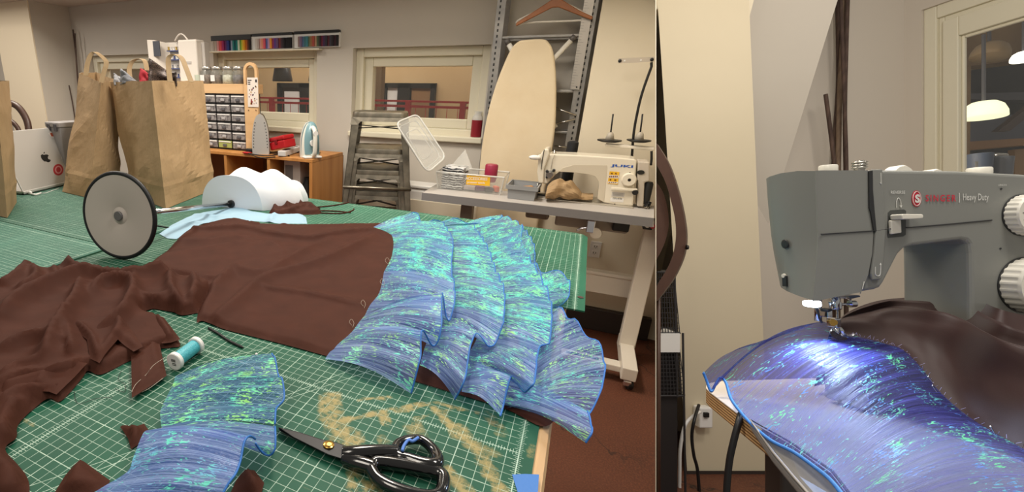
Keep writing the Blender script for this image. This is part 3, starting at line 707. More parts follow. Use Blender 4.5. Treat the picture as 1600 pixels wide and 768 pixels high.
crumple('folded_fabric', 'pale grey checked fabric edge at the very left of the paper bag rim', [(178, 132), (204, 132), (194, 124), (178, 114)], dC+.21, mat('pale_grey_cloth', (168, 168, 172), .7), .006, .02, 4)
# laptop, lid towards us
lt = thing('laptop', 'open silver laptop seen from behind, stickers on its lid', 'laptop', T(75, 300))
bl, br = T(38, 304, .0025), T(118, 285, .0025)
m_alu = mat('brushed_aluminium', (206, 203, 198), .38, metal=.35)
ax = (br-bl).normalized(); dl = (bl-CAM).dot(FWD); tlp = W(30, 203, d=dl+.05); upv = (tlp-bl); upv = (upv - ax*upv.dot(ax)); hgt = upv.length; upn = upv.normalized(); nrm = ax.cross(upn); 
if nrm.dot(CAM-bl) < 0: nrm = -nrm
wid = (br-bl).length
LM = Matrix(((ax.x, upn.x, nrm.x, bl.x), (ax.y, upn.y, nrm.y, bl.y), (ax.z, upn.z, nrm.z, bl.z), (0, 0, 0, 1)))
def LP(px, py, e=.0): # point of the lid surface under a photo point
    r = ray(px, py); t = (bl-CAM).dot(nrm)/r.dot(nrm); return CAM + r*t + nrm*e
MB().bx(0, wid, .006, hgt, -.006, 0, LM).build('lid', m_alu, lt, bevel=.003)
bk_ = V((-ax.y, ax.x, 0))
MB().prism([bl+V((0, 0, .001)), br+V((0, 0, .001)), br+bk_*.22+V((0, 0, .001)), bl+bk_*.22+V((0, 0, .001))], (0, 0, .011)).build('base', m_alu, lt, bevel=.003)
MB().bx(0, wid, .0, .010, -.008, -.001, LM).build('hinge', m_dark, lt)
def decal(name, px, m, parent, e=.0006, lab=None, rd=None):
    o = MB().prism([LP(x, y, e) for x, y in px], nrm*-.0004).build(name, m, parent)
    if lab: o['label'] = lab
    return o
def ell(cx, cy, rx, ry, n_=20): return [(cx+rx*math.cos(2*PI*k/n_), cy+ry*math.sin(2*PI*k/n_)) for k in range(n_)]
zl8 = zc(0, 220, 3.4909)
ap = [(222, 78), (230, 72), (238, 76), (248, 74), (258, 74), (266, 80), (260, 88), (262, 98), (277, 104), (272, 114), (262, 117), (250, 112), (242, 112), (232, 104), (224, 92)]
decal('logo', [zl8(*q) for q in ap], m_dark, lt, lab='dark bitten apple logo')
decal('logo', [zl8(*q) for q in [(238, 71), (237, 64), (243, 59), (244, 66)]], m_dark, lt, lab='leaf of the logo')
decal('sticker', ell(91, 265, 8, 9), mat('sticker_red', (186, 44, 52), .5), lt, lab='round red sticker')
decal('sticker', ell(91, 265, 5.4, 6.2), mat('sticker_pink', (220, 150, 150), .5), lt, e=.0010)
decal('sticker', ell(91, 265, 3.4, 4.2), MATS['sticker_red'], lt, e=.0014)
decal('sticker', [(95, 200), (107, 199), (107, 206), (96, 206)], mat('sticker_green', (104, 190, 78), .5), lt, lab='green sticker')
decal('sticker', [(75, 208), (82, 205), (90, 214), (80, 215)], mat('sticker_white', (226, 220, 214), .5), lt, lab='white sticker with an orange figure')
decal('sticker', [(78, 208), (83, 207), (86, 213), (80, 213)], mat('sticker_orange', (190, 88, 56), .5), lt, e=.0010)
decal('sticker', ell(102, 216, 5.5, 6.5), m_dark, lt, lab='round black sticker')
decal('sticker', ell(103, 215, 2.2, 2.6), MATS['sticker_white'], lt, e=.0010)
decal('sticker', [(94, 227), (102, 226), (103, 237), (95, 238)], MATS['sticker_white'], lt)
decal('sticker', ell(98, 232, 3, 4), mat('sticker_grey', (90, 88, 92), .5), lt, e=.0010)
decal('sticker', [(95, 243), (100, 243), (100, 248), (96, 248)], MATS['sticker_white'], lt)
# earphone lead by the laptop
ep = thing('earphone', 'white earphone and its lead lying in front of the laptop', 'earphone', T(52, 302))
m_wp = mat('white_plastic', (232, 230, 226), .35)
MB().ball(T(47, 301, .007), .0085, (1, .8, .9)).build('bud', m_wp, ep, smooth=True)
MB().tube([T(48, 303, .006), T(56, 304, .004), T(64, 301.5, .003)], .0035).build('stem', m_wp, ep, smooth=True)
MB().tube([T(*q, .0022) for q in crom([(60, 302), (72, 301), (83, 297), (92, 294)], 5)], .0012, 6).build('lead', m_wp, ep, smooth=True)
# grey case behind the laptop lid
d_ = 1.95
a_ = W(73, 203, d=d_); b_ = W(110, 203, d=d_)
gb = thing('storage_case', 'grey lidded case standing on the table behind the laptop lid', 'case', (a_.x, a_.y, TZ))
ht = W(90, 190, d=d_).z
MB().bx(a_.x, b_.x, a_.y, a_.y+.12, TZ+.002, ht-.02).build('body', mat('mid_grey_plastic', (150, 148, 150), .5), gb, bevel=.004)
MB().bx(a_.x-.003, b_.x+.003, a_.y-.003, a_.y+.123, ht-.02, ht).build('lid', mat('grey_lid', (172, 168, 168), .5), gb, bevel=.004)
for f_ in (.25, .75): MB().bx(a_.x+(b_.x-a_.x)*f_-.008, a_.x+(b_.x-a_.x)*f_+.008, a_.y-.008, a_.y, ht-.035, ht-.006).build('clasp', MATS['sticker_grey'], gb, bevel=.002)
# ------------------------------------------------------------------ bust form on its stand, lying down
m_bust = mat('white_bust_plastic', (232, 236, 242), .45, spec=.4)
Ab, Bb = T(410, 330), T(316, 321); ln = T(489, 319)
axis = (ln-Ab); axis.z = 0; LEN = axis.length*1.22; axis.normalize()
crs = (Bb-Ab); crs.z = 0; WD = crs.length; crs.normalize()
mq = thing('bust_form', 'white half-bust display form lying on its back on the table', 'dress form', (Ab+Bb)/2)
dA = (Ab-CAM).dot(FWD)
HT = (W(357, 270, d=dA).z - TZ)
rows = []; NT_, NS = 44, 40
def prof(t, s):                                                      # height of the form over the table; t along, s across -1..1
    wdt = .5*WD*(1 - .08*math.sin(PI*min(1, t*1.6)) if t < .5 else 1)
    sh = 1-sstep(.62, .82, t)
    hw = WD/2*(1.0 + .16*math.sin(PI*min(1, t/.72)))*sh + WD*.25*(1-sh)
    body = HT*(.92 - .10*sstep(.0, .3, t))*sh + HT*.62*(1-sh)
    z = body*(max(0, 1-abs(s)**2.6))**.5
    for sc_ in (-.47, .47):
        z += HT*.30*math.exp(-(((s-sc_)/.30)**2) - ((t-.42)/.17)**2)*(1-abs(s)**4)
    z *= (1 if t < .97 else math.sqrt(max(0, 1-((t-.97)/.03)**2))*.25+.75)
    return hw, z
ctr = (Ab+Bb)/2
for i in range(NT_+1):
    t = i/NT_; r = []
    for j in range(NS+1):
        s = -math.cos(PI*j/NS)
        hw, z = prof(t, s)
        r.append(ctr + axis*(t*LEN) - crs*(s*hw) + V((0, 0, .002 + z)))
    rows.append(r)
mb = MB().grid(rows)
for e, rv in ((0, False), (NT_, True)):
    r = rows[e]; k = len(mb.v); mb.v += [V(p) for p in r]; mb.face([k+i for i in range(len(r))] if rv else [k+i for i in range(len(r))][::-1])
r0 = [rw[0] for rw in rows]; r1 = [rw[-1] for rw in rows]; mb.grid([r0, r1])
mb.build('torso', m_bust, mq, smooth=True, sharp=50)
st = thing('stand_base', 'round grey stand base with black rubber rim and steel pole, tipped on its edge', 'stand', T(203, 418))
P0_ = T(203, 417); cd_ = (P0_-CAM).dot(FWD)
Q = W(362, 318, d=(ctr-CAM).dot(FWD)-.005)
Cc = W(188.5, 354, d=cd_+.035)
nr = (Q-Cc).normalized()
Rr = 66*cd_/F*1.02
# keep the rim on the table
dn = V((0, 0, -1)); dn = (dn - nr*dn.dot(nr)).normalized()
Cc.z += TZ+.002 - (Cc + dn*(Rr+.004)).z
m_disc = mat('grey_cast_disc', (186, 178, 168), .5, bump=(900, .25, .0008)); m_rub = mat('black_rubber', (16, 16, 18), .5); m_chr = mat('chrome', (225, 225, 228), .12, metal=1)
MB().lathe([(.001, -.001), (.013, -.001), (.020, .0025), (.034, -.001), (Rr*.97, -.004), (Rr*.97, .004), (.03, .014), (.001, .016)], Cc, nr, 64).build('disc', m_disc, st, smooth=True, sharp=40)
u = nr.orthogonal().normalized(); w = nr.cross(u)
MB().tube([Cc + (u*math.cos(2*PI*k/64)+w*math.sin(2*PI*k/64))*Rr for k in range(64)], .0055, 10, closed=True).build('rubber_rim', m_rub, st, smooth=True)
MB().lathe([(.001, -.006), (.0100, -.006), (.011, -.005), (.011, .003)], Cc, nr, 32).build('bolt', mat('knurled_grey', (112, 110, 110), .45, metal=.4, bump=(1500, .5, .0008)), st, smooth=True, sharp=40)
MB().tube([Cc + nr*.01, Q - nr*.004], .0068, 16).build('pole', m_chr, st, smooth=True)
MB().lathe([(.0001, -.012), (.0115, -.012), (.0125, -.009), (.0125, .004), (.0001, .004)], Q, nr, 20).build('collar', m_dark, st, smooth=True, sharp=40)
# pale blue sheet
o = cloth('tissue_sheet', [(249, 366), (268, 352), (292, 340), (318, 332), (345, 328), (372, 321), (392, 330), (430, 336), (470, 334), (478, 340), (480, 350), (440, 350), (400, 346), (345, 345), (312, 352), (288, 366), (276, 374), (262, 373)], [([(300, 338), (340, 342), (380, 336)], .010, .02, .012), ([(255, 366), (300, 352), (350, 350)], .008, .016, .01), ([(430, 336), (420, 350)], .010, .012, .012)],
          mat('pale_blue_sheet', (150, 184, 204), .6), None, step=.006, base=.002, seed=31, smooth_out=False, wr=.002)
tag(o, 'pale blue sheet peeping out between the brown skirt and the white bust form', 'sheet')
# brown straps by the bust form
bs = thing('strappy_garment', 'small brown scrunched garment with long thin straps beside the bust form', 'garment', T(470, 328))
cloth('bundle', [(420, 333), (428, 324), (438, 317), (452, 318), (466, 318), (478, 324), (496, 328), (502, 334), (480, 336), (452, 335), (436, 337)], [([(425, 330), (440, 320), (452, 330)], .016, .01, .01), ([(446, 320), (470, 322), (490, 332)], .014, .012, .01), ([(455, 334), (480, 328)], .012, .008, .008)], m_brown, bs, step=.005, base=.008, seed=41, wr=.01, wfreq=40)
for pl in ([(478, 325), (500, 323), (520, 321), (537, 318), (545, 316)], [(495, 332), (515, 333), (535, 333), (550, 329), (553, 326)], [(480, 330), (505, 329), (530, 330), (548, 332)], [(440, 320), (455, 314), (475, 319), (500, 326)]):
    MB().tube([T(*q, .003) for q in crom(pl, 5)], .0024, 6).build('strap', m_brown, bs, smooth=True)
# thin dark lead on the mat behind the disc
tag(MB().tube([T(*q, .003) for q in crom([(243, 352), (256, 354), (268, 357)], 4)], .002, 6).build('lead', m_dark, smooth=True), 'thin dark lead on the mat beside the chrome pole', 'lead')
# ------------------------------------------------------------------ thread spool
a_, b_ = T(271.4, 565.5, .0135), T(309, 537, .0135); ax = (b_-a_).normalized(); L_ = (b_-a_).length
sp = thing('thread_spool', 'spool of turquoise thread lying on the green mat', 'thread spool', T(290, 555))
m_th = NT('turquoise_thread'); h = m_th.noise(m_th.mapp(m_th.tc(), (1, 1, 1)), 700, 2); 
wv = m_th.new('ShaderNodeTexWave'); wv.bands_direction = 'X'; wv.inputs['Scale'].default_value = 900
m_th.set(col=m_th.mix(m_th.ramp(h, [(.35, 0.0), (.65, 1.0)]), (44, 148, 162), (90, 188, 200)), rough=.45, normal=m_th.bump(h, .5, .0006)); m_th = m_th.m
MB().lathe([(.0098, .007), (.0104, .010), (.0104, L_-.010), (.0098, L_-.007)], a_, ax, 32).build('thread', m_th, sp, smooth=True)
for z0 in (0, L_-.0075):
    o = MB().lathe([(.004, z0), (.012, z0), (.0131, z0+.001), (.0131, z0+.0065), (.012, z0+.0075), (.004, z0+.0075)], a_, ax, 32).build('flange', m_wp, sp, smooth=True, sharp=40)
ux = V((ax.y, -ax.x, 0)).normalized(); uy = V((0, 0, 1))
if ux.dot(RGT) < 0: ux = -ux
mk = MB()
for k in range(7):
    x = -.004 + k*.0011; q = a_ - ax*.0004 + ux*x; mk.add([q+uy*.0005, q+ux*.0005+uy*.0005, q+ux*.0005+uy*.005, q+uy*.005], [(0, 1, 2, 3)])
for k in range(2):
    q = a_ - ax*.0004 + ux*-.003 + uy*(-.0025-.0025*k); mk.add([q, q+ux*.007, q+ux*.007+uy*.0011, q+uy*.0011], [(0, 1, 2, 3)])
mk.build('barcode', m_dark, sp)
# ------------------------------------------------------------------ shears
sh = thing('fabric_shears', 'black-handled fabric shears with a brass screw lying open-ended on the mat', 'scissors', T(580, 715))
m_blk = mat('glossy_black', (10, 10, 11), .16, coat=.6); m_bl = mat('black_blade', (34, 34, 36), .42, metal=.4); m_brass = mat('brass', (206, 166, 88), .25, metal=1)
def flat(name, px, h0, h1, m, bev=.001):
    return MB().loft([[T(*z6(*q), h0) for q in px], [T(*z6(*q), h1) for q in px]]).build(name, m, sh, bevel=bev)
flat('blade', [(118, 372), (128, 392), (320, 490), (470, 552), (530, 545), (520, 520), (340, 450), (240, 408)], .003, .0065, m_bl)
flat('blade', [(118, 370), (235, 398), (360, 438), (420, 448), (525, 484), (515, 515), (470, 545), (390, 520), (300, 475), (200, 425)], .0066, .0105, m_bl)
MB().lathe([(.0062, 0), (.0062, .0016), (.0045, .0026), (.0002, .003)], T(*z6(395, 470), .0105), n=24).build('screw', m_brass, sh, smooth=True, sharp=40)
MB().lathe([(.003, 0), (.003, .0008), (.0002, .0008)], T(*z6(398, 466), .0135), n=6).build('screw_slot', m_brass, sh)
def hz(pts, hs, rs, name, closed=False, n_=6):
    P = crom([(*q, h, r) for q, h, r in zip(pts, hs, rs)] + ([(*pts[0], hs[0], rs[0])] if closed else []), n_)
    if closed: P = P[:-1]
    return MB().tube([T(*z6(q[0], q[1]), q[2]) for q in P], [q[3] for q in P], 12, closed=closed).build(name, m_blk, sh, smooth=True)
ring = [(755, 500), (775, 462), (830, 440), (900, 442), (960, 490), (985, 545), (965, 580), (900, 570), (830, 545), (775, 530)]
hz(ring, [.011]*10, [.0062, .0058, .0056, .0056, .0062, .0075, .0085, .0078, .0068, .0064], 'thumb_handle', True)
hz([(470, 512), (530, 515), (620, 508), (700, 505), (765, 508)], [.010, .011, .012, .012, .011], [.007, .0085, .0082, .0078, .008], 'thumb_handle')
ring = [(625, 600), (650, 562), (730, 566), (860, 590), (1000, 622), (1018, 680), (990, 740), (900, 745), (760, 705), (665, 655)]
hz(ring, [.0095]*10, [.0068, .007, .0072, .0072, .007, .0068, .0066, .0066, .0066, .0066], 'finger_handle', True)
hz([(470, 540), (530, 558), (590, 575), (640, 590)], [.008, .0085, .009, .0095], [.006, .008, .0085, .008], 'finger_handle')
o = MB().tube([T(*z6(*q), .0185) for q in crom([(795, 500), (805, 470), (830, 440), (850, 448), (882, 428)], 4)], .0018, 6).build('thread_tie', mat('blue_thread', (84, 128, 206), .6), sh, smooth=True); o['label'] = 'knotted blue thread'
# pins, black strip, loose threads
pn = thing('ball_head_pin', 'white ball-headed pin lying on the mat by the blue strip', 'pin', T(400, 553))
MB().ball(T(400.5, 553, .0022), .0022).build('head', m_wp, pn, smooth=True); MB().tube([T(400, 554, .002), T(386, 560, .0012)], .0004, 5).build('shaft', m_chr, pn)
tag(MB().tube([T(*q, .0022) for q in crom([(326, 512), (340, 520), (358, 532), (381, 543)], 4)], [.0022]*12+[.0006], 6).build('cord_end', m_dark, smooth=True), 'short black cord end poking out from under the skirt', 'cord')
thr = [([(258, 558), (240, 570), (228, 585), (212, 600), (206, 612)], 'long pale loose thread running from the spool over the brown strip', .02), ([(255, 590), (235, 605), (222, 612)], 'short pale loose thread end on the brown strip', .02),
       ([(190, 578), (185, 592), (196, 600), (194, 612), (180, 606)], 'dark curled loose thread on the mat beside the brown strip', .0015), ([(116, 610), (122, 630), (150, 622), (176, 620)], 'dark loose thread near the ruler line', .0015)]
for k, (pl, lab, h) in enumerate(thr):
    tag(MB().tube([T(*q, h if i < 9 or h < .01 else .012) for i, q in enumerate(crom(pl, 5))], .0003, 5).build('loose_thread', mat('pale_thread', (190, 176, 160), .6) if h > .01 else m_dark, smooth=True), lab, 'thread', 'loose threads on the table')
for k, (x, y, lab) in enumerate(((606, 412, 'white basting thread loop at the top of the skirt edge'), (598, 445, 'white basting thread tuft midway along the skirt edge'), (568, 478, 'white basting thread tuft low on the skirt edge'), (550, 508, 'lowest white thread tuft on the skirt edge'))):
    tag(MB().tube([T(x+a, y+b, .012+c_) for a, b, c_ in crom([(0, 0, 0), (-4, -5, .003), (-1, -10, .006), (3, -4, .005), (1, 3, .002)], 4)], .00022, 5).build('thread_tuft', MATS['pale_thread'], smooth=True), lab, 'thread', 'basting thread tufts')
# ================================================================== ALONG THE BACK WALL
ZCAB = .865
cy0 = W(488, 249, z=ZCAB).y; cx1 = W(488, 249, z=ZCAB).x; cx0 = cx1-1.45; cy1 = 3.05
cb = thing('wooden_cabinet', 'pine cubby cabinet with open shelves under the irons', 'cabinet', ((cx0+cx1)/2, cy0, 0))
MB().bx(cx0, cx1, cy0, cy1, ZCAB-.022, ZCAB).build('top', m_pine, cb, bevel=.003)
MB().bx(cx1-.022, cx1, cy0, cy1, 0, ZCAB-.022).build('side_panel', m_pine, cb)
MB().bx(cx0, cx0+.022, cy0, cy1, 0, ZCAB-.022).build('side_panel', m_pine, cb)
for px in (352, 419):
    x = W(px, 260, y=cy0).x; MB().bx(x-.011, x+.011, cy0+.004, cy1, .05, ZCAB-.022).build('divider', m_pine, cb)
for z in (.03, .44): MB().bx(cx0+.022, cx1-.022, cy0+.01, cy1, z, z+.02).build('shelf', m_pine, cb)
MB().bx(cx0, cx1, cy1, cy1+.008, 0, ZCAB-.02).build('back_panel', mat('dark_pine', (120, 78, 42), .6), cb)
x0, x1 = W(444, 270, y=cy0+.1).x, W(469, 270, y=cy0+.1).x
cz = W(455, 251, y=cy0+.1).z; 
bx_ = thing('carton', 'white carton with printed grey panel inside the pine cabinet', 'box', ((x0+x1)/2, cy0+.15, .46))
MB().bx(x0, x1, cy0+.1, cy0+.3, .461, cz).build('body', mat('white_card', (206, 200, 192), .6), bx_, bevel=.002)
MB().bx(x0+.01, x0+(x1-x0)*.55, cy0+.098, cy0+.1, .60, cz-.03).build('print', mat('print_grey', (120, 118, 116), .6), bx_)
o = MB().lathe([(.03, 0), (.036, .01), (.036, .20), (.02, .235), (.02, .26), (.001, .26)], (W(478, 270, y=cy0+.12).x, cy0+.14, .461), n=20).build('spray_bottle', m_dark, smooth=True, sharp=40); tag(o, 'dark bottle standing at the right end inside the pine cabinet', 'bottle')
# --- shelf rack with drawer cabinet, jars, cases
ry = W(350, 233, z=ZCAB).y                                             # front of drawer cabinet
zs0, zs1 = W(350, 146, y=ry).z, W(350, 131, y=ry).z
rx0, rx1 = W(225, 140, y=ry).x, W(384, 140, y=ry).x
rk = thing('shelf_rack', 'light wooden shelf board above the parts drawers, jars standing on it', 'shelf', ((rx0+rx1)/2, ry, ZCAB))
MB().bx(rx0, rx1, ry-.01, ry+.2, zs0, zs1).build('board', m_ply, rk, bevel=.002)
MB().bx(rx0, rx0+.02, ry, ry+.2, ZCAB, zs0).build('side_panel', m_ply, rk)
bxl, bxr = W(383.5, 200, y=ry-.03).x, W(404, 200, y=ry-.03).x
# tall board with hand hole
zb0, zb1 = ZCAB+.002, W(394, 97, y=ry-.03).z
hb = thing('wooden_board', 'tall light wooden board with an oval hand hole, a picture sheet taped on it', 'board', ((bxl+bxr)/2, ry-.03, ZCAB))
cxm, rad = (bxl+bxr)/2, (bxr-bxl)/2
oz = zb1-rad
outer = [V((cxm+rad*math.cos(PI*k/16), ry-.03, oz+rad*math.sin(PI*k/16))) for k in range(17)]
inner = [V((cxm+rad*.66*math.cos(PI*k/16), ry-.03, oz+rad*.66*math.sin(PI*k/16))) for k in range(17)]
hzb = oz - .085
mb = MB(); fv = outer + inner
def slab(mb, P, th):                                                   # polygon strip list -> both faces
    mb.prism(P, (0, th, 0))
for k in range(16): slab(mb, [outer[k], outer[k+1], inner[k+1], inner[k]], .018)
slab(mb, [V((bxr, ry-.03, oz)), inner[0], V((inner[0].x, ry-.03, hzb)), V((bxr, ry-.03, hzb))], .018)
slab(mb, [inner[16], V((bxl, ry-.03, oz)), V((bxl, ry-.03, hzb)), V((inner[16].x, ry-.03, hzb))], .018)
mb.bx(bxl, bxr, ry-.03, ry-.012, zb0, hzb)
mb.build('panel', m_ply, hb)
sx0, sx1 = W(387, 145, y=ry-.032).x, W(403.5, 145, y=ry-.032).x; sz0, sz1 = W(395, 167, y=ry-.032).z, W(395, 121, y=ry-.032).z
MB().bx(sx0, sx1, ry-.034, ry-.0305, sz0, sz1).build('picture_sheet', mat('print_white', (226, 216, 206), .6), hb)
pm = MB(); rnd = random.Random(3)
cols = [mat('ink_violet', (96, 62, 92), .6), mat('ink_black', (44, 40, 44), .6), mat('ink_tan', (178, 140, 84), .6), mat('ink_red', (150, 62, 60), .6)]
for k in range(26):
    u, v = rnd.uniform(.1, .85), rnd.uniform(.06, .68); a = rnd.uniform(.05, .11); pm.cm = rnd.randrange(4)
    x = sx0+(sx1-sx0)*u; z = sz0+(sz1-sz0)*v
    pm.bx(x, x+(sx1-sx0)*a, ry-.0348, ry-.0341, z, z+(sz1-sz0)*a*.6)
pm.cm = 1
for k in range(3): pm.bx(sx0+.006, sx0+.006+(.02 if k else .03), ry-.0348, ry-.0341, sz1-.02-.012*k, sz1-.014-.012*k)
pm.bx(sx1-.02, sx1-.006, ry-.0348, ry-.0341, sz1-.03, sz1-.012)
pm.build('print', cols, hb)
for px in (388.5, 400): o = MB().lathe([(.004, 0), (.004, .003)], W(px, 172, y=ry-.0305), (0, -1, 0), 10).build('screw', mat('hole_brown', (120, 90, 60), .6), hb)
# parts drawers
dx0, dx1 = W(319, 200, y=ry).x, W(386.5, 200, y=ry).x; dz0, dz1 = ZCAB+.002, W(350, 145, y=ry).z - .004
dx0 = dx1 - (dx1-dx0)*1.02
dc = thing('parts_drawer_cabinet', 'black small-parts cabinet with rows of clear drawers beside the paper bag', 'drawer cabinet', ((dx0+dx1)/2, ry, dz0))
m_clear = NT('smoky_clear_plastic'); tcx = m_clear.tc(); nn = m_clear.noise(tcx, 40, 4)
m_clear.set(col=m_clear.mix(m_clear.ramp(nn, [(.35, 0.0), (.65, 1.0)]), (92, 88, 90), (160, 154, 152)), rough=.25, spec=.6); m_clear = m_clear.m
MB().bx(dx0, dx1, ry+.02, ry+.16, dz0, dz1).build('back', m_dark, dc)
fr_ = MB(); ex = .009
cw = (dx1-dx0-ex)/3; ch = (dz1-dz0-ex)/6
for i in range(4): fr_.bx(dx0+i*cw, dx0+i*cw+ex, ry, ry+.03, dz0, dz1)
for j in range(7): fr_.bx(dx0, dx1, ry, ry+.03, dz0+j*ch, dz0+j*ch+ex)
fr_.build('frame', m_dark, dc)
for j in range(6):
    for i in range(3):
        x = dx0+ex+i*cw; z = dz0+ex+j*ch; w_ = cw-ex; h_ = ch-ex
        dw = MB().bx(x+.002, x+w_-.002, ry-.006, ry+.02, z+.002, z+h_-.002).build('drawer', m_clear if not (j == 0 and i == 1) else mat('drawer_lime', (158, 166, 96), .4), dc, bevel=.002)
        MB().bx(x+.006, x+w_-.006, ry-.009, ry-.006, z+h_-.012, z+h_-.005).build('label_strip', m_wp, dw)
        MB().bx(x+w_*.36, x+w_*.64, ry-.013, ry-.006, z+h_*.2, z+h_*.55).build('pull', MATS['sticker_grey'] if (i+j) % 2 else MATS['grey_lid'], dw, bevel=.003)
# jars on the board
m_jar = glassy('jar_glass', (240, 242, 240), .05, .22, (190, 190, 185)); m_lid = mat('silver_lid', (200, 196, 190), .3, metal=.8)
fillc = [(84, 62, 50), (74, 56, 46), (196, 188, 168), (70, 62, 66)]
labs = ['glass jar of dark buttons, silver lid, beside the pale green cup', 'glass jar of brown buttons, second from the tall wooden board but one', 'glass jar of pale buttons with silver lid', 'glass jar of grey-black notions next to the tall wooden board']
jy = ry+.05
for k, px in enumerate((324, 340, 357, 373)):
    c = V((W(px, 120, y=jy).x, jy, zs1)); hj = W(px, 104, y=jy).z - zs1; rj = (W(px+8, 120, y=jy)-W(px, 120, y=jy)).length
    j = thing('glass_jar', labs[k], 'jar', c, 'jars on the wooden shelf')
    MB().lathe([(rj*.9, .001), (rj, .006), (rj, hj*.68), (rj*.72, hj*.80), (rj*.72, hj*.86)], c, n=24, cap=False).build('glass', m_jar, j, smooth=True)
    MB().lathe([(.001, .004), (rj*.88, .004), (rj*.9, hj*.3), (rj*.86, hj*.5), (.001, hj*.56)], c, n=20).build('contents', mat('jar_fill_%d' % k, fillc[k], .6, bump=(120, .8, .004), var=(60, tuple(min(255, q+70) for q in fillc[k]))), j, smooth=True)
    MB().lathe([(.001, hj*.83), (rj*.82, hj*.83), (rj*.84, hj*.86), (rj*.84, hj*.97), (rj*.78, hj), (.001, hj)], c, n=24).build('lid', m_lid, j, smooth=True, sharp=40)
    if k in (0, 1): MB().bx(c.x-rj*.5, c.x+rj*.3, jy-rj-.003, jy-rj-.001, zs1+hj*.15, zs1+hj*.5).build('paper_label', m_wp, j)
# tape ring and cup
c = W(307, 115, y=jy+.03); 
o = MB().lathe([(.030, -.012), (.047, -.012), (.047, .012), (.030, .012), (.030, -.012)], (c.x, c.y, zs1+.048), (.15, -1, 0), 36, cap=False).build('tape_roll', mat('cork_tape', (168, 134, 102), .7), smooth=True, sharp=40); tag(o, 'upright roll of brown tape behind the pale green cup', 'tape roll')
c = V((W(312, 120, y=jy-.02).x, jy-.03, zs1+.001))
o = MB().lathe([(.001, 0), (.022, 0), (.03, .058), (.028, .058), (.021, .004), (.001, .004)], c, n=20).build('cup', mat('pale_green_cup', (206, 214, 196), .5), smooth=True, sharp=50); tag(o, 'small pale green cup beside the first glass jar', 'cup')
# white carry cases: one open showing bobbins, one closed
m_case = mat('white_case', (226, 218, 208), .5); m_bob = cols
cyy = ry+.06
def X(px, y=None): return W(px, 100, y=cyy if y is None else y).x
def Zp(py, px=280): return W(px, py, y=cyy).z
ca = thing('bobbin_case', 'open white case showing trays of bobbins, standing above the paper bag', 'case', (X(256), cyy, zs1))
MB().bx(X(252), X(284), cyy+.02, cyy+.05, zs1, Zp(65)).build('back_shell', m_case, ca, bevel=.006)
MB().loft([[V((X(241), cyy-.05, zs1)), V((X(252), cyy-.055, zs1)), V((X(262), cyy+.02, zs1)), V((X(252), cyy+.04, zs1))], [V((X(241), cyy-.05, Zp(61))), V((X(252), cyy-.055, Zp(62))), V((X(262), cyy+.02, Zp(66))), V((X(252), cyy+.04, Zp(65)))]]).build('open_door', m_case, ca, bevel=.004)
MB().bx(X(251), X(261), cyy-.058, cyy-.052, Zp(88), Zp(64)).build('door_tray', mat('tray_dark', (70, 72, 80), .4), ca)
rnd = random.Random(5)
bc = [mat('bobbin_blue', (72, 84, 132), .4), m_wp, mat('bobbin_grey', (140, 140, 146), .4), mat('bobbin_yellow', (190, 158, 70), .4)]
for r_k in range(5):
    z = Zp(80+r_k*14)
    tr_ = MB().bx(X(264), X(284), cyy-.012, cyy+.02, z, z+.006).build('tray', bc[0], ca)
    for q in range(5):
        x = X(264)+(X(284)-X(264))*(q+.5)/5
        MB().lathe([(.001, 0), (.0095, 0), (.0095, .003), (.006, .003), (.006, .02), (.0095, .02), (.0095, .023), (.001, .023)], (x, cyy-.002, z+.007), n=10).build('bobbin', bc[rnd.choice((0, 1, 1, 2, 3))], tr_)
cc = thing('carry_case', 'closed white carry case with a handle beside the open bobbin case', 'case', (X(300), cyy, zs1))
MB().bx(X(284), X(313), cyy-.03, cyy+.06, zs1, Zp(62, 300)).build('body', m_case, cc, bevel=.012, seg=3)
MB().bx(X(313), X(318), cyy+.02, cyy+.07, zs1, Zp(66, 300)).build('hinge_side', mat('case_grey', (190, 184, 178), .5), cc, bevel=.003)
MB().tube([V((X(276+1.3*k), cyy+.0, Zp(64)+ (.045*math.sin(PI*k/16)))) for k in range(17)], .006, 8).build('handle', m_case, cc, smooth=True)
MB().bx(X(291), X(304), cyy-.033, cyy-.03, Zp(100, 300), Zp(96, 300)).build('latch', MATS['case_grey'], cc)
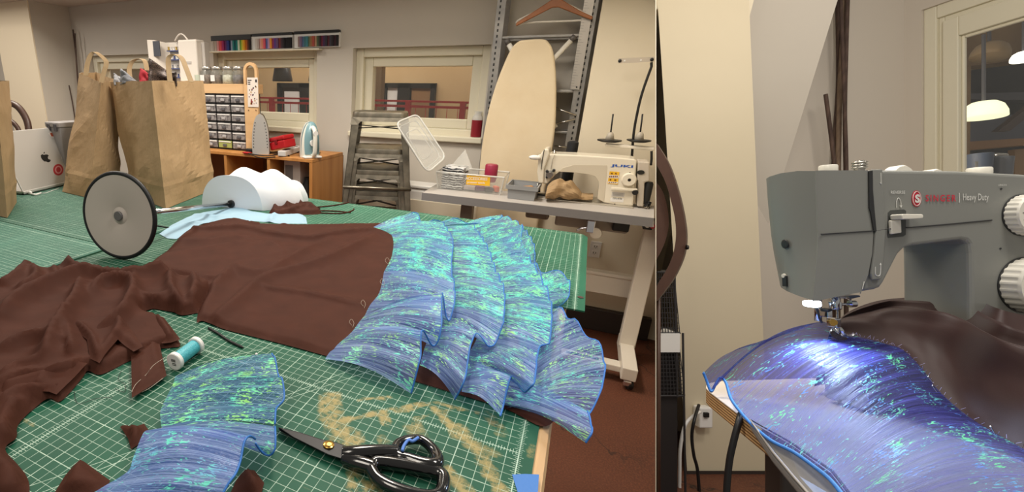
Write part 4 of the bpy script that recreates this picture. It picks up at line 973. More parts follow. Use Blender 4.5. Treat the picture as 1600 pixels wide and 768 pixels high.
# --- irons
def at_cab(px, dy=0): return W(px, 240, y=ry+dy)
def iron(label, px, w_px, hpx, rotz, yy, white):
    c = V((W(px, 238, y=yy).x, yy, ZCAB+.001)); H = hpx*(c-CAM).dot(FWD)/F; Wd = w_px*(c-CAM).dot(FWD)/F
    m = Matrix.Rotation(rotz, 4, 'Z'); g = thing('steam_iron', label, 'iron', c, None, m); M_ = Matrix.Translation(c) @ m
    def tear(y, k, z0=0.0):                                            # iron outline: pointed top, wide heel
        out_ = []
        for i in range(25):
            t = i/24; z = H*(z0 + (1-z0)*t); wv = Wd/2*k*(math.sqrt(max(0, 1-(t)**2.2)))*(1-.12*(1-t)**2)
            out_.append((wv, z))
        return [M_ @ V((a, y, z)) for a, z in out_] + [M_ @ V((-a, y, z)) for a, z in out_[::-1][1:]]
    body = mat('iron_body', (228, 226, 214), .35) if white else mat('iron_dark', (40, 38, 42), .35)
    sole = MB().loft([tear(-.012, .97), tear(0, 1.0)]).build('soleplate', mat('steel_sole', (196, 194, 190), .35, metal=.35), g, smooth=True, sharp=40)
    hb_ = MB()
    for i in range(9):
        for s_ in (-1, 1):
            t = .18+.075*i; wv = Wd/2*.74*math.sqrt(max(0, 1-t**2.2)); hb_.lathe([(.0035, 0), (.0035, .0012), (.0001, .0012)], M_ @ V((s_*wv, -.0122, H*t)), m @ V((0, -1, 0)), 8)
    hb_.build('steam_holes', m_dark, sole)
    MB().loft([tear(0, .97), tear(.03, .95, .0), tear(.055, .7, .06)]).build('body', body, g, smooth=True, sharp=50)
    MB().tube([M_ @ V((0, a, b)) for a, b in crom([(.05, H*.84), (.085, H*.80), (.10, H*.62), (.10, H*.35), (.09, H*.12), (.05, H*.06)], 5)], .014, 10).build('handle', body, g, smooth=True)
    dm = mat('iron_teal', (128, 164, 172), .3, spec=.6)
    if white:
        MB().loft([tear(.014, .985, .07), tear(.058, .72, .1)]).build('water_tank', dm, g, smooth=True)
        MB().lathe([(.001, 0), (.02, 0), (.02, .014), (.001, .014)], M_ @ V((0, .058, H*.42)), m @ V((0, 1, 0)), 20).build('dial', m_wp, g, smooth=True, sharp=40)
        MB().lathe([(.001, 0), (.016, 0), (.016, .012), (.001, .012)], M_ @ V((0, .1, H*.7)), m @ V((0, 1, 0)), 16).build('steam_button', m_wp, g, smooth=True, sharp=40)
    MB().bx(-Wd*.42, Wd*.42, .0, .075, 0, .012, M_).build('heel', body if not white else m_wp, g, bevel=.004)
    return c
iron('dark steam iron standing on its heel with the steel soleplate facing us', 408, 30, 61, math.radians(22), ry-.08, False)
iron('white and teal steam iron standing at the right end of the pine cabinet', 483, 34, 54, math.radians(232), ry-.02, True)
# red case
c0 = W(441, 222, y=ry-.02); mR = Matrix.Translation(c0) @ Matrix.Rotation(-.22, 4, 'Y') @ Matrix.Rotation(-.3, 4, 'Z')
rc = thing('red_case', 'glossy red case tilted between the two irons', 'case', (c0.x, c0.y, ZCAB))
MB().bx(-.078, .078, -.05, .05, -.04, .012, mR).build('body', mat('glossy_red', (176, 26, 34), .3), rc, bevel=.008)
MB().bx(-.078, .078, -.05, .05, .013, .042, mR).build('lid', MATS['glossy_red'], rc, bevel=.01)
MB().bx(-.012, .012, -.056, -.049, -.006, .022, mR).build('clasp', mat('dark_red', (120, 18, 24), .3), rc, bevel=.002)
ps = thing('power_strip', 'white power strip lying by the heel of the white iron', 'power strip', W(455, 236, z=ZCAB))
a_ = W(440, 240, z=ZCAB+.02); b_ = W(468, 231, z=ZCAB+.02)
MB().beam(a_, b_, .055, .035).build('body', mat('strip_white', (200, 196, 192), .4), ps, bevel=.005)
for k in range(4):
    p = a_.lerp(b_, .2+.2*k) + V((0, 0, .018)); MB().box(p, (.02, .02, .002)).build('socket', m_dark, ps)
bl_ = thing('mains_cord', 'black mains cords lying in loops along the pine cabinet top', 'cord', W(430, 243, z=ZCAB))
for pl in ([(386, 232), (392, 240), (420, 243), (440, 240), (452, 243)], [(400, 236), (418, 238), (436, 237), (446, 240)], [(465, 238), (478, 231), (488, 235), (496, 241), (500, 238)], [(384, 237), (405, 246), (430, 245)]):
    MB().tube([W(*q, z=ZCAB+.006) for q in crom(pl, 6)], .004, 6).build('cord', m_dark, bl_, smooth=True)
sr = W(403, 236, z=ZCAB+.001); o = MB().box(sr+V((.02, -.06, .013)), (.12, .06, .024)).build('iron_rest', m_dark, bevel=.006); tag(o, 'low black iron rest in front of the dark iron', 'iron rest')
o = MB().box(W(379, 241, z=ZCAB+.001)+V((0, .05, .006)), (.06, .03, .010)).build('red_clip', MATS['glossy_red'], bevel=.004); tag(o, 'small flat red piece on the pine cabinet top below the drawers', 'clip')
# --- fabric swatch books on the wall
zsw = zc(230, 20, 3.2)
books = [([322, 522, 108, 195], [(208, 200, 190), (196, 186, 176), (206, 190, 176), (180, 160, 150), (222, 150, 150), (226, 96, 96), (196, 60, 84), (150, 40, 96), (112, 34, 90), (70, 50, 110), (40, 60, 130), (30, 40, 84), (150, 160, 180), (36, 120, 120), (26, 90, 100), (30, 130, 120), (200, 210, 190), (120, 170, 60), (210, 190, 60), (226, 160, 40), (196, 110, 40), (120, 60, 30), (40, 30, 30)], False, 'fabric swatch book with bright rainbow swatches under a black header'),
         ([526, 728, 97, 182], [(212, 204, 196), (190, 176, 168), (222, 170, 160), (230, 150, 120), (220, 90, 110), (96, 110, 170), (190, 150, 190), (230, 150, 60), (150, 60, 110), (90, 60, 140), (110, 80, 120), (130, 60, 60), (70, 50, 60), (36, 34, 40), (24, 24, 30), (18, 18, 22), (16, 16, 20)], True, 'fabric swatch book with pink to black swatches in the middle of the row'),
         ([738, 962, 85, 172], [(150, 126, 120), (120, 100, 130), (90, 116, 150), (60, 110, 120), (70, 130, 140), (110, 120, 90), (150, 110, 70), (170, 80, 70), (190, 150, 120), (80, 96, 70), (60, 50, 50), (110, 40, 60), (70, 40, 80), (50, 50, 60), (90, 40, 50), (60, 60, 70), (36, 30, 36), (60, 30, 40), (30, 28, 30)], True, 'fabric swatch book with dark muted swatches at the right end of the row')]
for (x0, x1, y0, y1), cl, wh, lab in books:
    yb_ = YB-.02
    p0 = W(*zsw(x0, y0+8), y=yb_); p1 = W(*zsw(x1, y0), y=yb_); zbt = W(*zsw(x0, y1), y=yb_).z; ztp = (p0.z+p1.z)/2; Hh = ztp-zbt
    g = thing('swatch_book', lab, 'swatch book', ((p0.x+p1.x)/2, yb_, zbt), 'fabric swatch books on the wall')
    MB().bx(p0.x, p1.x, yb_-.012, YB-.001, ztp-Hh*(.18 if wh else .33), ztp).build('header', m_dark, g, bevel=.002)
    MB().bx(p0.x-.002, p1.x+.002, yb_-.006, YB-.001, zbt-.006, ztp-Hh*.16).build('backing_card', m_wp, g)
    N_ = len(cl); wsp = (p1.x-p0.x)*(.9 if wh else 1)/N_; xo = p0.x + (p1.x-p0.x)*(.1 if wh else 0)
    for k, cq in enumerate(cl):
        mm = mat('swatch_%d_%d_%d' % cq, cq, .8)
        MB().bx(xo+k*wsp, xo+(k+.94)*wsp, yb_-.018-.004*math.sin(k*2.1), yb_-.007, zbt, ztp-Hh*.34).build('swatch', mm, g)
x0, x1 = W(328, 80, y=YB-.04).x, W(500, 80, y=YB-.04).x
o = MB().bx(x0, x1, YB-.06, YB-.001, W(400, 80, y=YB).z-.006, W(400, 80, y=YB).z+.004).build('wall_ledge', m_frame); tag(o, 'thin cream ledge under the fabric swatch books', 'ledge')
# --- sticks in the corner
g = 'dark sticks in the wall corner'
m_stick = mat('dark_bark', (62, 46, 40), .8, var=(60, (92, 72, 62)), stretch=(1, 1, .1), bump=(90, .6, .004))
for k, (a_, b_, r, lab) in enumerate((((113, 46), (118, 175), .009, 'thick dark stick standing straightest in the wall corner'), ((116, 52), (121, 172), .007, 'dark stick with a kink next to the thickest one in the corner'), ((119, 75), (117, 180), .006, 'thin dark stick on the right side of the corner bundle'), ((109, 133), (116, 175), .007, 'short dark stick leaning left at the foot of the corner bundle'))):
    p, q = W(*a_, y=YB-.06-.02*k), W(*b_, y=YB-.08-.02*k); d = (q-p); q2 = V((max(q.x, XL+.04), q.y, .005)); p.x = max(p.x, XL+.03)
    pts = [p.lerp(q2, t/8) + V((.006*math.sin(k*2+t*1.7), .006*math.cos(t+k), 0)) for t in range(9)]
    tag(MB().tube(pts, [r*(.7+.3*t/8) for t in range(9)], 8).build('branch', m_stick, smooth=True), lab, 'stick', g)
# --- bentwood chair behind the left bag
m_bent = mat('bent_dark_wood', (70, 46, 36), .4)
d_ = 2.35
ch_ = thing('bentwood_chair', 'dark bentwood chair whose curved back rises behind the left paper bag', 'chair', (W(10, 200, d=d_).x, W(10, 200, d=d_).y, 0))
arc = [(-40, 250), (-45, 200), (-30, 172), (-5, 160), (22, 163), (38, 180), (45, 204), (44, 250), (38, 330)]
MB().tube([W(*q, d=d_) for q in crom(arc, 6)], .016, 10).build('back_hoop', m_bent, ch_, smooth=True)
MB().tube([W(*q, d=d_-.01) for q in crom([(-25, 250), (-25, 210), (-10, 190), (10, 186), (25, 196), (31, 212), (30, 250), (26, 330)], 6)], .011, 8).build('inner_hoop', m_bent, ch_, smooth=True)
sc_ = W(0, 300, d=d_); sc_.z = .46; hd = V((sc_.x-CAM.x, sc_.y-CAM.y, 0)).normalized()
MB().lathe([(.001, -.02), (.2, -.02), (.21, 0), (.2, .015), (.001, .02)], sc_+hd*.22, n=32).build('seat', m_bent, ch_, smooth=True, sharp=40)
for a in range(4):
    t = PI/4+a*PI/2; MB().tube([sc_+hd*.22 + V((.15*math.cos(t), .15*math.sin(t), -.02)), V((sc_.x+.21*math.cos(t), sc_.y+.21*math.sin(t), 0))+hd*.22], .014, 8).build('leg', m_bent, ch_, smooth=True)
for px in (-45, 42): 
    p = W(px, 300, d=d_); MB().tube([p, V((p.x, p.y, .44))+hd*.05], .014, 8).build('post', m_bent, ch_, smooth=True)
# --- stack of steel stools
m_gun = NT('raw_gunmetal'); tcx = m_gun.tc(); m_gun.set(col=m_gun.mix(m_gun.ramp(m_gun.noise(tcx, 14, 5), [(.35, 0.0), (.7, 1.0)]), (112, 107, 96), (156, 148, 132)), metal=.8, rough=.36, normal=m_gun.bump(m_gun.noise(tcx, 60, 3), .08, .002)); m_gun = m_gun.m
def stool(label, c, rot, H=.66):
    m = Matrix.Rotation(rot, 4, 'Z'); M_ = Matrix.Translation(V(c)) @ m
    g = thing('metal_stool', label, 'stool', c, 'stacked gunmetal stools', m)
    a, b = .148, .205                                                  # half width at seat and foot
    def rr(h, z, r):                                                   # rounded square ring
        o_ = []
        for k in range(4):
            for i in range(5):
                t = PI/2*(k + i/4); cx = (h-r)*(1 if k in (0, 3) else -1); cy = (h-r)*(1 if k in (0, 1) else -1)
                o_.append(M_ @ V((cx+r*math.cos(t), cy+r*math.sin(t), z)))
        return o_
    MB().loft([rr(a-.02, H-.012, .05), rr(a+.002, H-.004, .045), rr(a+.004, H-.012, .045), rr(a+.004, H-.03, .045), rr(a-.002, H-.032, .045)]).build('seat', m_gun, g, smooth=True, sharp=40)
    MB().loft([rr(a-.03, H-.010, .03), rr(a-.05, H-.008, .03)]).build('seat_panel', m_gun, g)
    sk_ = MB()
    for s in range(4):
        rz = Matrix.Rotation(s*PI/2, 4, 'Z'); A_ = a; 
        zz = H-.07
        P = [V((-A_-.003, A_+.003, H-.03)), V((A_+.003, A_+.003, H-.03)), V((A_+.012, A_+.012, zz)), V((A_-.03, A_+.010, zz)), V((A_-.045, A_+.008, zz+.018)), V((-A_+.045, A_+.008, zz+.018)), V((-A_+.03, A_+.010, zz)), V((-A_-.012, A_+.012, zz))]
        sk_.prism([M_ @ (rz @ p) for p in P], (M_.to_3x3() @ (rz.to_3x3() @ V((0, -.003, 0)))))
    sk_.build('skirt', m_gun, g)
    for sx in (-1, 1):
        for sy in (-1, 1):
            lg = MB(); w0, w1 = .042, .024
            for dx, dy in ((1, 0), (0, 1)):                            # angle-section leg: two tapering flanges
                P = [V((sx*(a+.004), sy*(a+.004), H-.04)), V((sx*(a+.004-dx*w0), sy*(a+.004-dy*w0), H-.04)), V((sx*(b-dx*w1), sy*(b-dy*w1), 0)), V((sx*b, sy*b, 0))]
                off = V((-sx*.003*(1-dx), -sy*.003*(1-dy), 0))
                lg.prism([M_ @ p for p in P], m.to_3x3() @ off)
            lg.build('leg', m_gun, g)
    ft = a+(b-a)*.62; zf_ = H*.38
    MB().tube([M_ @ V((x*ft, y*ft, zf_)) for x, y in ((1, 1), (-1, 1), (-1, -1), (1, -1))], .009, 8, closed=True).build('footrest', m_gun, g, smooth=True)
    x_ = a*.98
    for q in (1, -1): MB().beam(M_ @ V((-x_, -q*x_, H-.09)), M_ @ V((x_, q*x_, H-.09)), .02, .004).build('cross_brace', mat('dark_steel', (40, 38, 36), .4, metal=.5), g)
    return g
syd = 2.62; sxx = W(592, 250, y=syd).x
tops = [W(592, y, y=syd-.12).z for y in (174, 231, 264, 297)]
sl = ['topmost gunmetal stool of the stack by the window', 'second gunmetal stool from the top of the stack', 'third gunmetal stool from the top of the stack', 'lowest gunmetal stool of the stack, on the floor']
s0 = stool(sl[0], (sxx, syd, tops[0]-.66), .35)
for k in (1, 2): dup(s0, Matrix.Translation(V((sxx, syd, tops[k]-.66))) @ Matrix.Rotation(.35, 4, 'Z'), sl[k])
stool(sl[3], (sxx, syd, 0), .35, tops[3])
# things between stools and machine table
p = W(654, 320, y=2.98); o = thing('white_tub', 'white plastic tub standing on the floor between the stools and the machine table', 'tub', (p.x, 2.98, 0))
tz = W(650, 292, y=2.95).z
MB().loft([[V((p.x+a*.08, 2.98+b*.06, .001)) for a, b in ((-1, -1), (1, -1), (1, 1), (-1, 1))], [V((p.x+a*.10, 2.98+b*.07, tz)) for a, b in ((-1, -1), (1, -1), (1, 1), (-1, 1))]]).build('body', m_wp, o, bevel=.02)
MB().bx(p.x-.107, p.x+.107, 2.905, 3.055, tz, tz+.02).build('rim', m_wp, o, bevel=.006)
# --- beyond the windows: corridor with plywood wall, black framed window, red railing, lamps
m_board = mat('plywood_wall', (190, 162, 122), .6, var=(2.2, (206, 180, 142)), stretch=(1, 1, .5), bump=(14, .1))
YO = 5.2
o = MB().bx(-9, 1.4, YO, YO+.05, 0, 3.2).build('wall_corridor', m_board); struct(o)
o = MB().bx(-9, 1.4, YB+.2, YO, -.05, 0).build('floor_corridor', m_floor); struct(o)
def ywin(nm, lab, x0, x1, y0, y1, panes):
    A_, B_ = W(x0, y1, y=YO-.02), W(x1, y0, y=YO-.02); g = thing(nm, lab, 'interior window', ((A_.x+B_.x)/2, YO-.02, A_.z)); t = .05
    f_ = MB(); f_.bx(A_.x, B_.x, YO-.05, YO, B_.z-t, B_.z); f_.bx(A_.x, B_.x, YO-.05, YO, A_.z, A_.z+t); f_.bx(A_.x, A_.x+t, YO-.05, YO, A_.z, B_.z); f_.bx(B_.x-t, B_.x, YO-.05, YO, A_.z, B_.z)
    xm = A_.x+(B_.x-A_.x)*panes; f_.bx(xm-.07, xm+.07, YO-.05, YO, A_.z, B_.z)
    f_.build('frame', m_dark, g)
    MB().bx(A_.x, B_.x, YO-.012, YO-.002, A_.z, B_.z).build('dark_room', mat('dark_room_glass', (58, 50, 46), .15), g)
    return g, A_, B_
g, A_, B_ = ywin('interior_window', 'black-framed window in the plywood wall seen through the right window', 596, 682, 130, 197, .42)
q0, q1 = W(603, 195, y=YO-.03), W(626, 136, y=YO-.03); o = MB().bx(q0.x, q1.x, YO-.03, YO-.022, q0.z, q1.z).build('white_blind', mat('white_blind', (222, 222, 226), .6), g)
q0, q1 = W(640, 195, y=YO-.03), W(676, 138, y=YO-.03); o = MB().bx(q0.x, q1.x, YO-.03, YO-.022, q0.z, q1.z).build('wood_door', mat('brown_door', (138, 104, 72), .6), g)
g, A_, B_ = ywin('interior_window', 'black-framed window in the plywood wall seen through the middle window', 436, 520, 130, 200, .52)
q0, q1 = W(445, 195, y=YO-.03), W(472, 143, y=YO-.03); MB().bx(q0.x, q1.x, YO-.03, YO-.022, q0.z, q1.z).build('white_blind', MATS['white_blind'], g)
o = MB().bx(W(584, 140, y=4.6).x, W(595, 140, y=4.6).x, 4.6, 4.7, 0, 3.0).build('corridor_post', mat('dark_timber', (112, 92, 70), .7)); tag(o, 'dark timber post at the left edge of the right window view', 'post')
YR = 4.1; rl = thing('red_railing', 'red corridor railing with wire mesh seen through the windows', 'railing', (-2.0, YR, 0)); m_red = mat('red_paint', (196, 44, 56), .45)
z1 = W(660, 158.5, y=YR).z; z2 = W(660, 166.5, y=YR).z; z3 = W(660, 235, y=YR).z
MB().beam((-5.2, YR, z1), (.6, YR, z1), .03, .016).build('top_rail', m_red, rl); MB().beam((-5.2, YR, z2), (.6, YR, z2), .03, .02).build('mid_rail', m_red, rl)
MB().beam((-5.2, YR, z3), (.6, YR, z3), .03, .02).build('bottom_rail', m_red, rl)
for px in (425, 489, 637, 722): x = W(px, 180, y=YR).x; MB().bx(x-.022, x+.022, YR-.02, YR+.02, 0, z1).build('post', m_red, rl)
wm = MB(); k = 0; x = -5.1
while x < .6: wm.bx(x, x+.004, YR, YR+.004, z3, z2); x += .09
z = z3
while z < z2: wm.bx(-5.2, .6, YR, YR+.004, z, z+.004); z += .09
wm.build('wire_mesh', m_red, rl)
m_shade = mat('dark_grey_shade', (66, 68, 74), .4, metal=.3)
for px, lab in ((441.5, 'dark grey pendant lamp shade hanging beyond the middle window'), (497, 'second dark pendant lamp half hidden by the window edge')):
    c = W(px, 127, y=3.75); zt2 = W(px, 97, y=3.75).z; r0 = (W(px+13, 127, y=3.75)-c).length
    g = thing('pendant_lamp', lab, 'pendant lamp', c, 'pendant lamps in the corridor')
    MB().lathe([(r0, 0), (r0*1.02, .01), (r0*.7, zt2-c.z), (r0*.3, zt2-c.z+.005), (.004, zt2-c.z+.006)], c, n=28, cap=False).build('shade', m_shade, g, smooth=True, solid=.003)
    MB().tube([c+V((0, 0, zt2-c.z)), c+V((0, 0, 1.4))], .006, 6).build('cord', m_dark, g)
# ================================================================== INDUSTRIAL MACHINE CORNER
ZJ = .78
m_jtop = mat('speckled_grey_laminate', (196, 190, 184), .45, var=(300, (172, 168, 164)))
m_jedge = mat('grey_edge_band', (128, 126, 126), .5)
m_steel = mat('cream_steel', (224, 216, 202), .4)
m_jw = mat('machine_cream', (228, 220, 202), .28, coat=.3)
jy0 = W(660, 300.5, z=ZJ).y; jy1 = W(678, 286.8, z=ZJ).y; jx0 = W(660, 300.5, z=ZJ).x
def px_part(y, z):                                                    # just short of the partition
    lo, hi = -2.0, 3.0
    for _ in range(40):
        m_ = (lo+hi)/2; d = V((m_, y, z))-CAM
        if d.dot(RGT) < K*d.dot(FWD) - .006: lo = m_
        else: hi = m_
    return lo
jt = thing('machine_table', 'grey-topped industrial sewing machine table on a white steel stand', 'table', (0, 2.6, 0))
za_, zb_2 = ZJ-.04, ZJ
quad = lambda y0, y1, z, x0: [V((x0, y0, z)), V((px_part(y0, z), y0, z)), V((px_part(y1, z), y1, z)), V((x0, y1, z))]
MB().loft([quad(jy0+.002, jy1, za_, jx0+.002), quad(jy0+.002, jy1, zb_2, jx0+.002)]).build('tabletop', m_jtop, jt)
e_ = MB(); xr = min(px_part(jy0-.002, za_), px_part(jy0-.002, zb_2)); e_.bx(jx0-.002, xr, jy0-.002, jy0+.002, za_, zb_2-.001); e_.bx(jx0-.002, jx0+.002, jy0, jy1, za_, zb_2-.001); e_.build('edge_band', m_jedge, jt)
lx = W(1006, 420, y=jy0+.16).x; ly = jy0+.16
MB().bx(lx-.035, lx+.035, ly-.03, ly+.03, .10, za_).build('leg', m_steel, jt, bevel=.004)
MB().bx(lx-.03, lx+.03, jy0-.12, jy1-.02, .055, .115).build('foot', m_steel, jt, bevel=.004)
l2 = W(730, 330, y=ly).x
MB().bx(l2-.03, l2+.03, ly-.03, ly+.03, .10, za_).build('leg', mat('taupe_steel', (120, 108, 96), .5), jt, bevel=.004)
MB().bx(l2-.03, l2+.03, jy0-.02, jy1-.02, .055, .115).build('foot', m_steel, jt, bevel=.004)
cz0, cz1 = W(950, 457, y=ly+.13).z, W(950, 428, y=ly+.13).z
MB().bx(l2, lx, ly+.10, ly+.13, cz0, cz1).build('stretcher', m_steel, jt, bevel=.003)
MB().bx(l2, lx, ly+.09, ly+.14, cz1, cz1+.016).build('stretcher_cap', m_steel, jt, bevel=.002)
MB().bx(l2, lx-.03, jy0-.06, jy0+.0, .055, .085).build('foot_rail', m_steel, jt, bevel=.003)
MB().bx(lx-.26, lx-.12, jy0-.045, jy0-.025, .085, .087).build('slot', m_dark, jt)
for yy in (jy0-.09, jy1-.07):
    ct = MB(); ct.lathe([(.012, 0), (.012, .02), (.022, .022), (.022, .026), (.001, .026)], (lx, yy, .03), n=16)
    c_ = ct.build('caster', m_chr, jt, smooth=True, sharp=40)
    MB().lathe([(.001, -.011), (.022, -.011), (.026, -.008), (.026, .008), (.022, .011), (.001, .011)], (lx+.012, yy, .0265), (1, .3, 0), 24).build('wheel', m_rub, c_, smooth=True, sharp=40)
    MB().box((lx+.002, yy, .037), (.034, .05, .03)).build('fork', m_chr, c_, bevel=.008)
# under the top: oil pan, winder, control box, lifter
x0, x1 = W(868, 340, y=jy0+.12).x, W(985, 340, y=jy0+.12).x
MB().bx(x0, x1, jy0+.10, jy1-.05, W(920, 357, y=jy0+.12).z, za_).build('oil_pan', mat('taupe_pan', (150, 140, 128), .5), jt, bevel=.01)
x0, x1 = W(820, 340, y=jy0+.12).x, W(857, 340, y=jy0+.12).x
MB().bx(x0, x1, jy0+.12, jy1-.1, W(920, 352, y=jy0+.12).z, za_).build('drawer', MATS['taupe_steel'], jt, bevel=.01)
wy = jy0+.06; p = W(923, 353, y=wy)
MB().box(p, (.035, .03, .06)).build('winder_bracket', m_chr, jt, bevel=.004)
MB().lathe([(.001, -.008), (.022, -.008), (.025, -.004), (.025, .004), (.01, .008), (.001, .008)], W(931, 364, y=wy-.01), (-.3, -1, 0), 24).build('winder_wheel', m_jw, jt, smooth=True, sharp=40)
MB().tube([W(*q, y=wy) for q in crom([(902, 361), (906, 357), (914, 356), (923, 355)], 4)], .006, 8).build('winder_lever', m_chr, jt, smooth=True)
MB().lathe([(.004, 0), (.004, .03), (.009, .03), (.009, .045), (.001, .045)], W(924, 349, y=wy), (.3, 0, 1), 12).build('winder_pin', m_chr, jt, smooth=True)
MB().bx(W(958, 350, y=wy).x, W(985, 350, y=wy).x, wy, wy+.1, W(970, 362, y=wy).z, za_).build('motor_bracket', m_dark, jt, bevel=.006)
p0, p1 = W(1004, 358, y=jy0+.03), W(1022, 345, y=jy0+.03)
sb = MB().bx(p0.x, min(p1.x, px_part(jy0+.03, p0.z)), jy0+.03, jy0+.1, p0.z, za_-.001).build('switch_box', m_dark, jt, bevel=.003)
sb['label'] = 'black switch box with a red button'
MB().lathe([(.001, 0), (.010, 0), (.010, .012), (.001, .014)], W(1019.5, 352.5, y=jy0+.03), (0, -1, 0), 16).build('red_button', m_red, sb, smooth=True, sharp=40)
MB().lathe([(.001, 0), (.008, 0), (.008, .006), (.001, .006)], W(1011.5, 352.5, y=jy0+.03), (0, -1, 0), 16).build('white_button', m_wp, sb, smooth=True, sharp=40)
# --- the machine head
ym = W(960, 321, z=ZJ).y
jm = thing('industrial_sewing_machine', 'cream industrial sewing machine with blue lettering on the grey table', 'sewing machine', W(960, 321, z=ZJ))
zj = zc(780, 180, 4.268)
Y = lambda x, y, o=0.0: W(*zj(x, y), y=ym+o)
# arm and column as one body: outline extruded, front face
outl = [(268, 285), (280, 262), (345, 258), (500, 264), (780, 281), (905, 292), (918, 305), (908, 420), (893, 606), (800, 600), (690, 582), (692, 560), (655, 555), (664, 480), (662, 440), (640, 408), (590, 392), (480, 380), (400, 376), (375, 395), (345, 430), (318, 458), (262, 452), (258, 360)]
MB().prism([Y(*q) for q in outl], (0, .13, 0)).build('body', m_jw, jm, bevel=.010, seg=3)
# base bed lying in the table
bx0, bx1 = Y(258, 545).x, Y(893, 606).x
MB().bx(bx0, bx1, ym-.03, ym+.15, ZJ-.005, ZJ+.006).build('bed', mat('bed_metal', (190, 184, 172), .3, metal=.5), jm, bevel=.002)
# raised moulding on the arm
hl = [(372, 398), (420, 352), (500, 328), (720, 332), (722, 350), (700, 580), (655, 556), (664, 480), (662, 440), (640, 408), (590, 392), (480, 380), (400, 376)]
MB().prism([Y(*q, -.0008) for q in hl], (0, .004, 0)).build('arm_panel', mat('machine_beige', (206, 196, 176), .35), jm, bevel=.002)
MB().prism([Y(*q, -.012) for q in [(262, 275), (300, 226), (330, 224), (335, 258), (300, 360), (296, 455), (262, 452), (252, 380)]], (0, .13, 0)).build('face_plate', m_jw, jm, bevel=.006)
m_nick = mat('nickel', (190, 186, 178), .25, metal=1)
MB().tube([Y(268, 452, .03), Y(266, 512, .03)], .006, 10).build('needle_bar', m_nick, jm, smooth=True)
MB().tube([Y(256, 452, .05), Y(254, 520, .05)], .004, 8).build('presser_bar', m_nick, jm, smooth=True)
MB().beam(Y(258, 524, .03), Y(305, 530, .03), .03, .008).build('presser_foot', m_dark, jm)
MB().bx(bx0-.01, bx0+.05, ym+.0, ym+.1, ZJ+.006, ZJ+.010).build('needle_plate', m_nick, jm)
tn = MB().lathe([(.001, 0), (.020, 0), (.020, .006), (.010, .008), (.010, .018), (.014, .020), (.014, .028), (.001, .028)], Y(340, 393), (0, -1, 0), 24).build('tension_dial', m_nick, jm, smooth=True, sharp=40)
for q in ((320, 372), (365, 366), (320, 410)): MB().lathe([(.001, 0), (.007, 0), (.006, .016), (.001, .018)], Y(*q), (0, -1, 0), 12).build('thread_guide', m_dark, jm, smooth=True, sharp=40)
MB().tube([Y(*q, -.014) for q in ((300, 228), (288, 290), (280, 360))], .0018, 6).build('guide_wire', m_dark, jm)
MB().tube([Y(*q, -.004) for q in ((372, 262), (355, 300), (345, 360))], .0012, 6).build('guide_wire', m_nick, jm)
MB().lathe([(.001, 0), (.008, 0), (.008, .012), (.003, .014), (.003, .024), (.001, .024)], Y(366, 262, .04), n=12).build('oil_cap', m_nick, jm, smooth=True)
MB().lathe([(.001, 0), (.018, 0), (.016, .006), (.001, .008)], Y(765, 284, .05), n=20).build('oil_cap', m_nick, jm, smooth=True)
lm = MB().ball(Y(238, 281, -.02), .024, (1.15, .5, .5)).build('lamp_shade', m_wp, jm, smooth=True)
MB().tube([Y(250, 280, -.02), Y(290, 250, .02), Y(315, 240, .04)], .004, 8).build('lamp_arm', m_nick, jm, smooth=True)
MB().lathe([(.001, 0), (.030, 0), (.030, .016), (.026, .022), (.001, .022)], Y(864, 426), (0, -1, 0), 32).build('stitch_dial', m_jw, jm, smooth=True, sharp=40)
MB().lathe([(.001, .0222), (.007, .0222), (.007, .0226), (.001, .0226)], Y(866, 426), (0, -1, 0), 16).build('dial_mark', m_dark, jm)
MB().beam(Y(745, 488, -.012), Y(922, 498, -.012), .012, .014).build('reverse_lever', m_jw, jm, bevel=.004)
MB().lathe([(.001, 0), (.012, 0), (.012, .018), (.001, .018)], Y(905, 510), (0, -1, 0), 16).build('lever_knob', m_dark, jm, smooth=True, sharp=40)
def plate(name, P, m, e=.0012): return MB().prism([Y(*q, -.0004) for q in P], (0, -e, 0)).build(name, m, jm)
m_yel = mat('warning_yellow', (236, 184, 40), .5)
pl = plate('warning_label', [(737, 373), (802, 377), (790, 461), (722, 455)], m_yel)
lb = MB()
for P in ([(733, 397), (796, 400), (794, 420), (730, 417)], [(727, 440), (790, 444), (788, 455), (725, 452)]): lb.prism([Y(*q, -.0017) for q in P], (0, -.0004, 0))
lb.build('white_panel', m_wp, pl)
lb = MB()
for a in (752, 778): lb.prism([Y(*q, -.0017) for q in [(a-9, 392), (a+9, 393), (a, 380)]], (0, -.0004, 0))
for a in range(5): lb.prism([Y(*q, -.0022) for q in [(735+a*12, 402), (742+a*12, 402), (741+a*12, 414), (733+a*12, 414)]], (0, -.0003, 0))
for a in range(4): lb.prism([Y(*q, -.0022) for q in [(731+a*14, 444), (740+a*14, 445), (739+a*14, 450), (730+a*14, 450)]], (0, -.0003, 0))
lb.prism([Y(*q, -.0017) for q in [(738, 424), (748, 425), (746, 435), (736, 434)]], (0, -.0004, 0)); lb.prism([Y(*q, -.0017) for q in [(768, 426), (782, 427), (780, 437), (766, 436)]], (0, -.0004, 0))
lb.build('pictograms', mat('brown_ink', (120, 70, 20), .5), pl)
pl = plate('rating_plate', [(752, 510), (838, 516), (833, 545), (748, 540)], mat('silver_plate', (200, 196, 190), .35))
lb = MB()
for k in range(3): lb.prism([Y(*q, -.0017) for q in [(758, 516+8*k), (828, 521+8*k), (828, 523+8*k), (758, 518+8*k)]], (0, -.0003, 0))
lb.build('print', MATS['print_grey'], pl)
pl = plate('model_plate', [(742, 548), (832, 554), (828, 580), (740, 574)], m_wp)
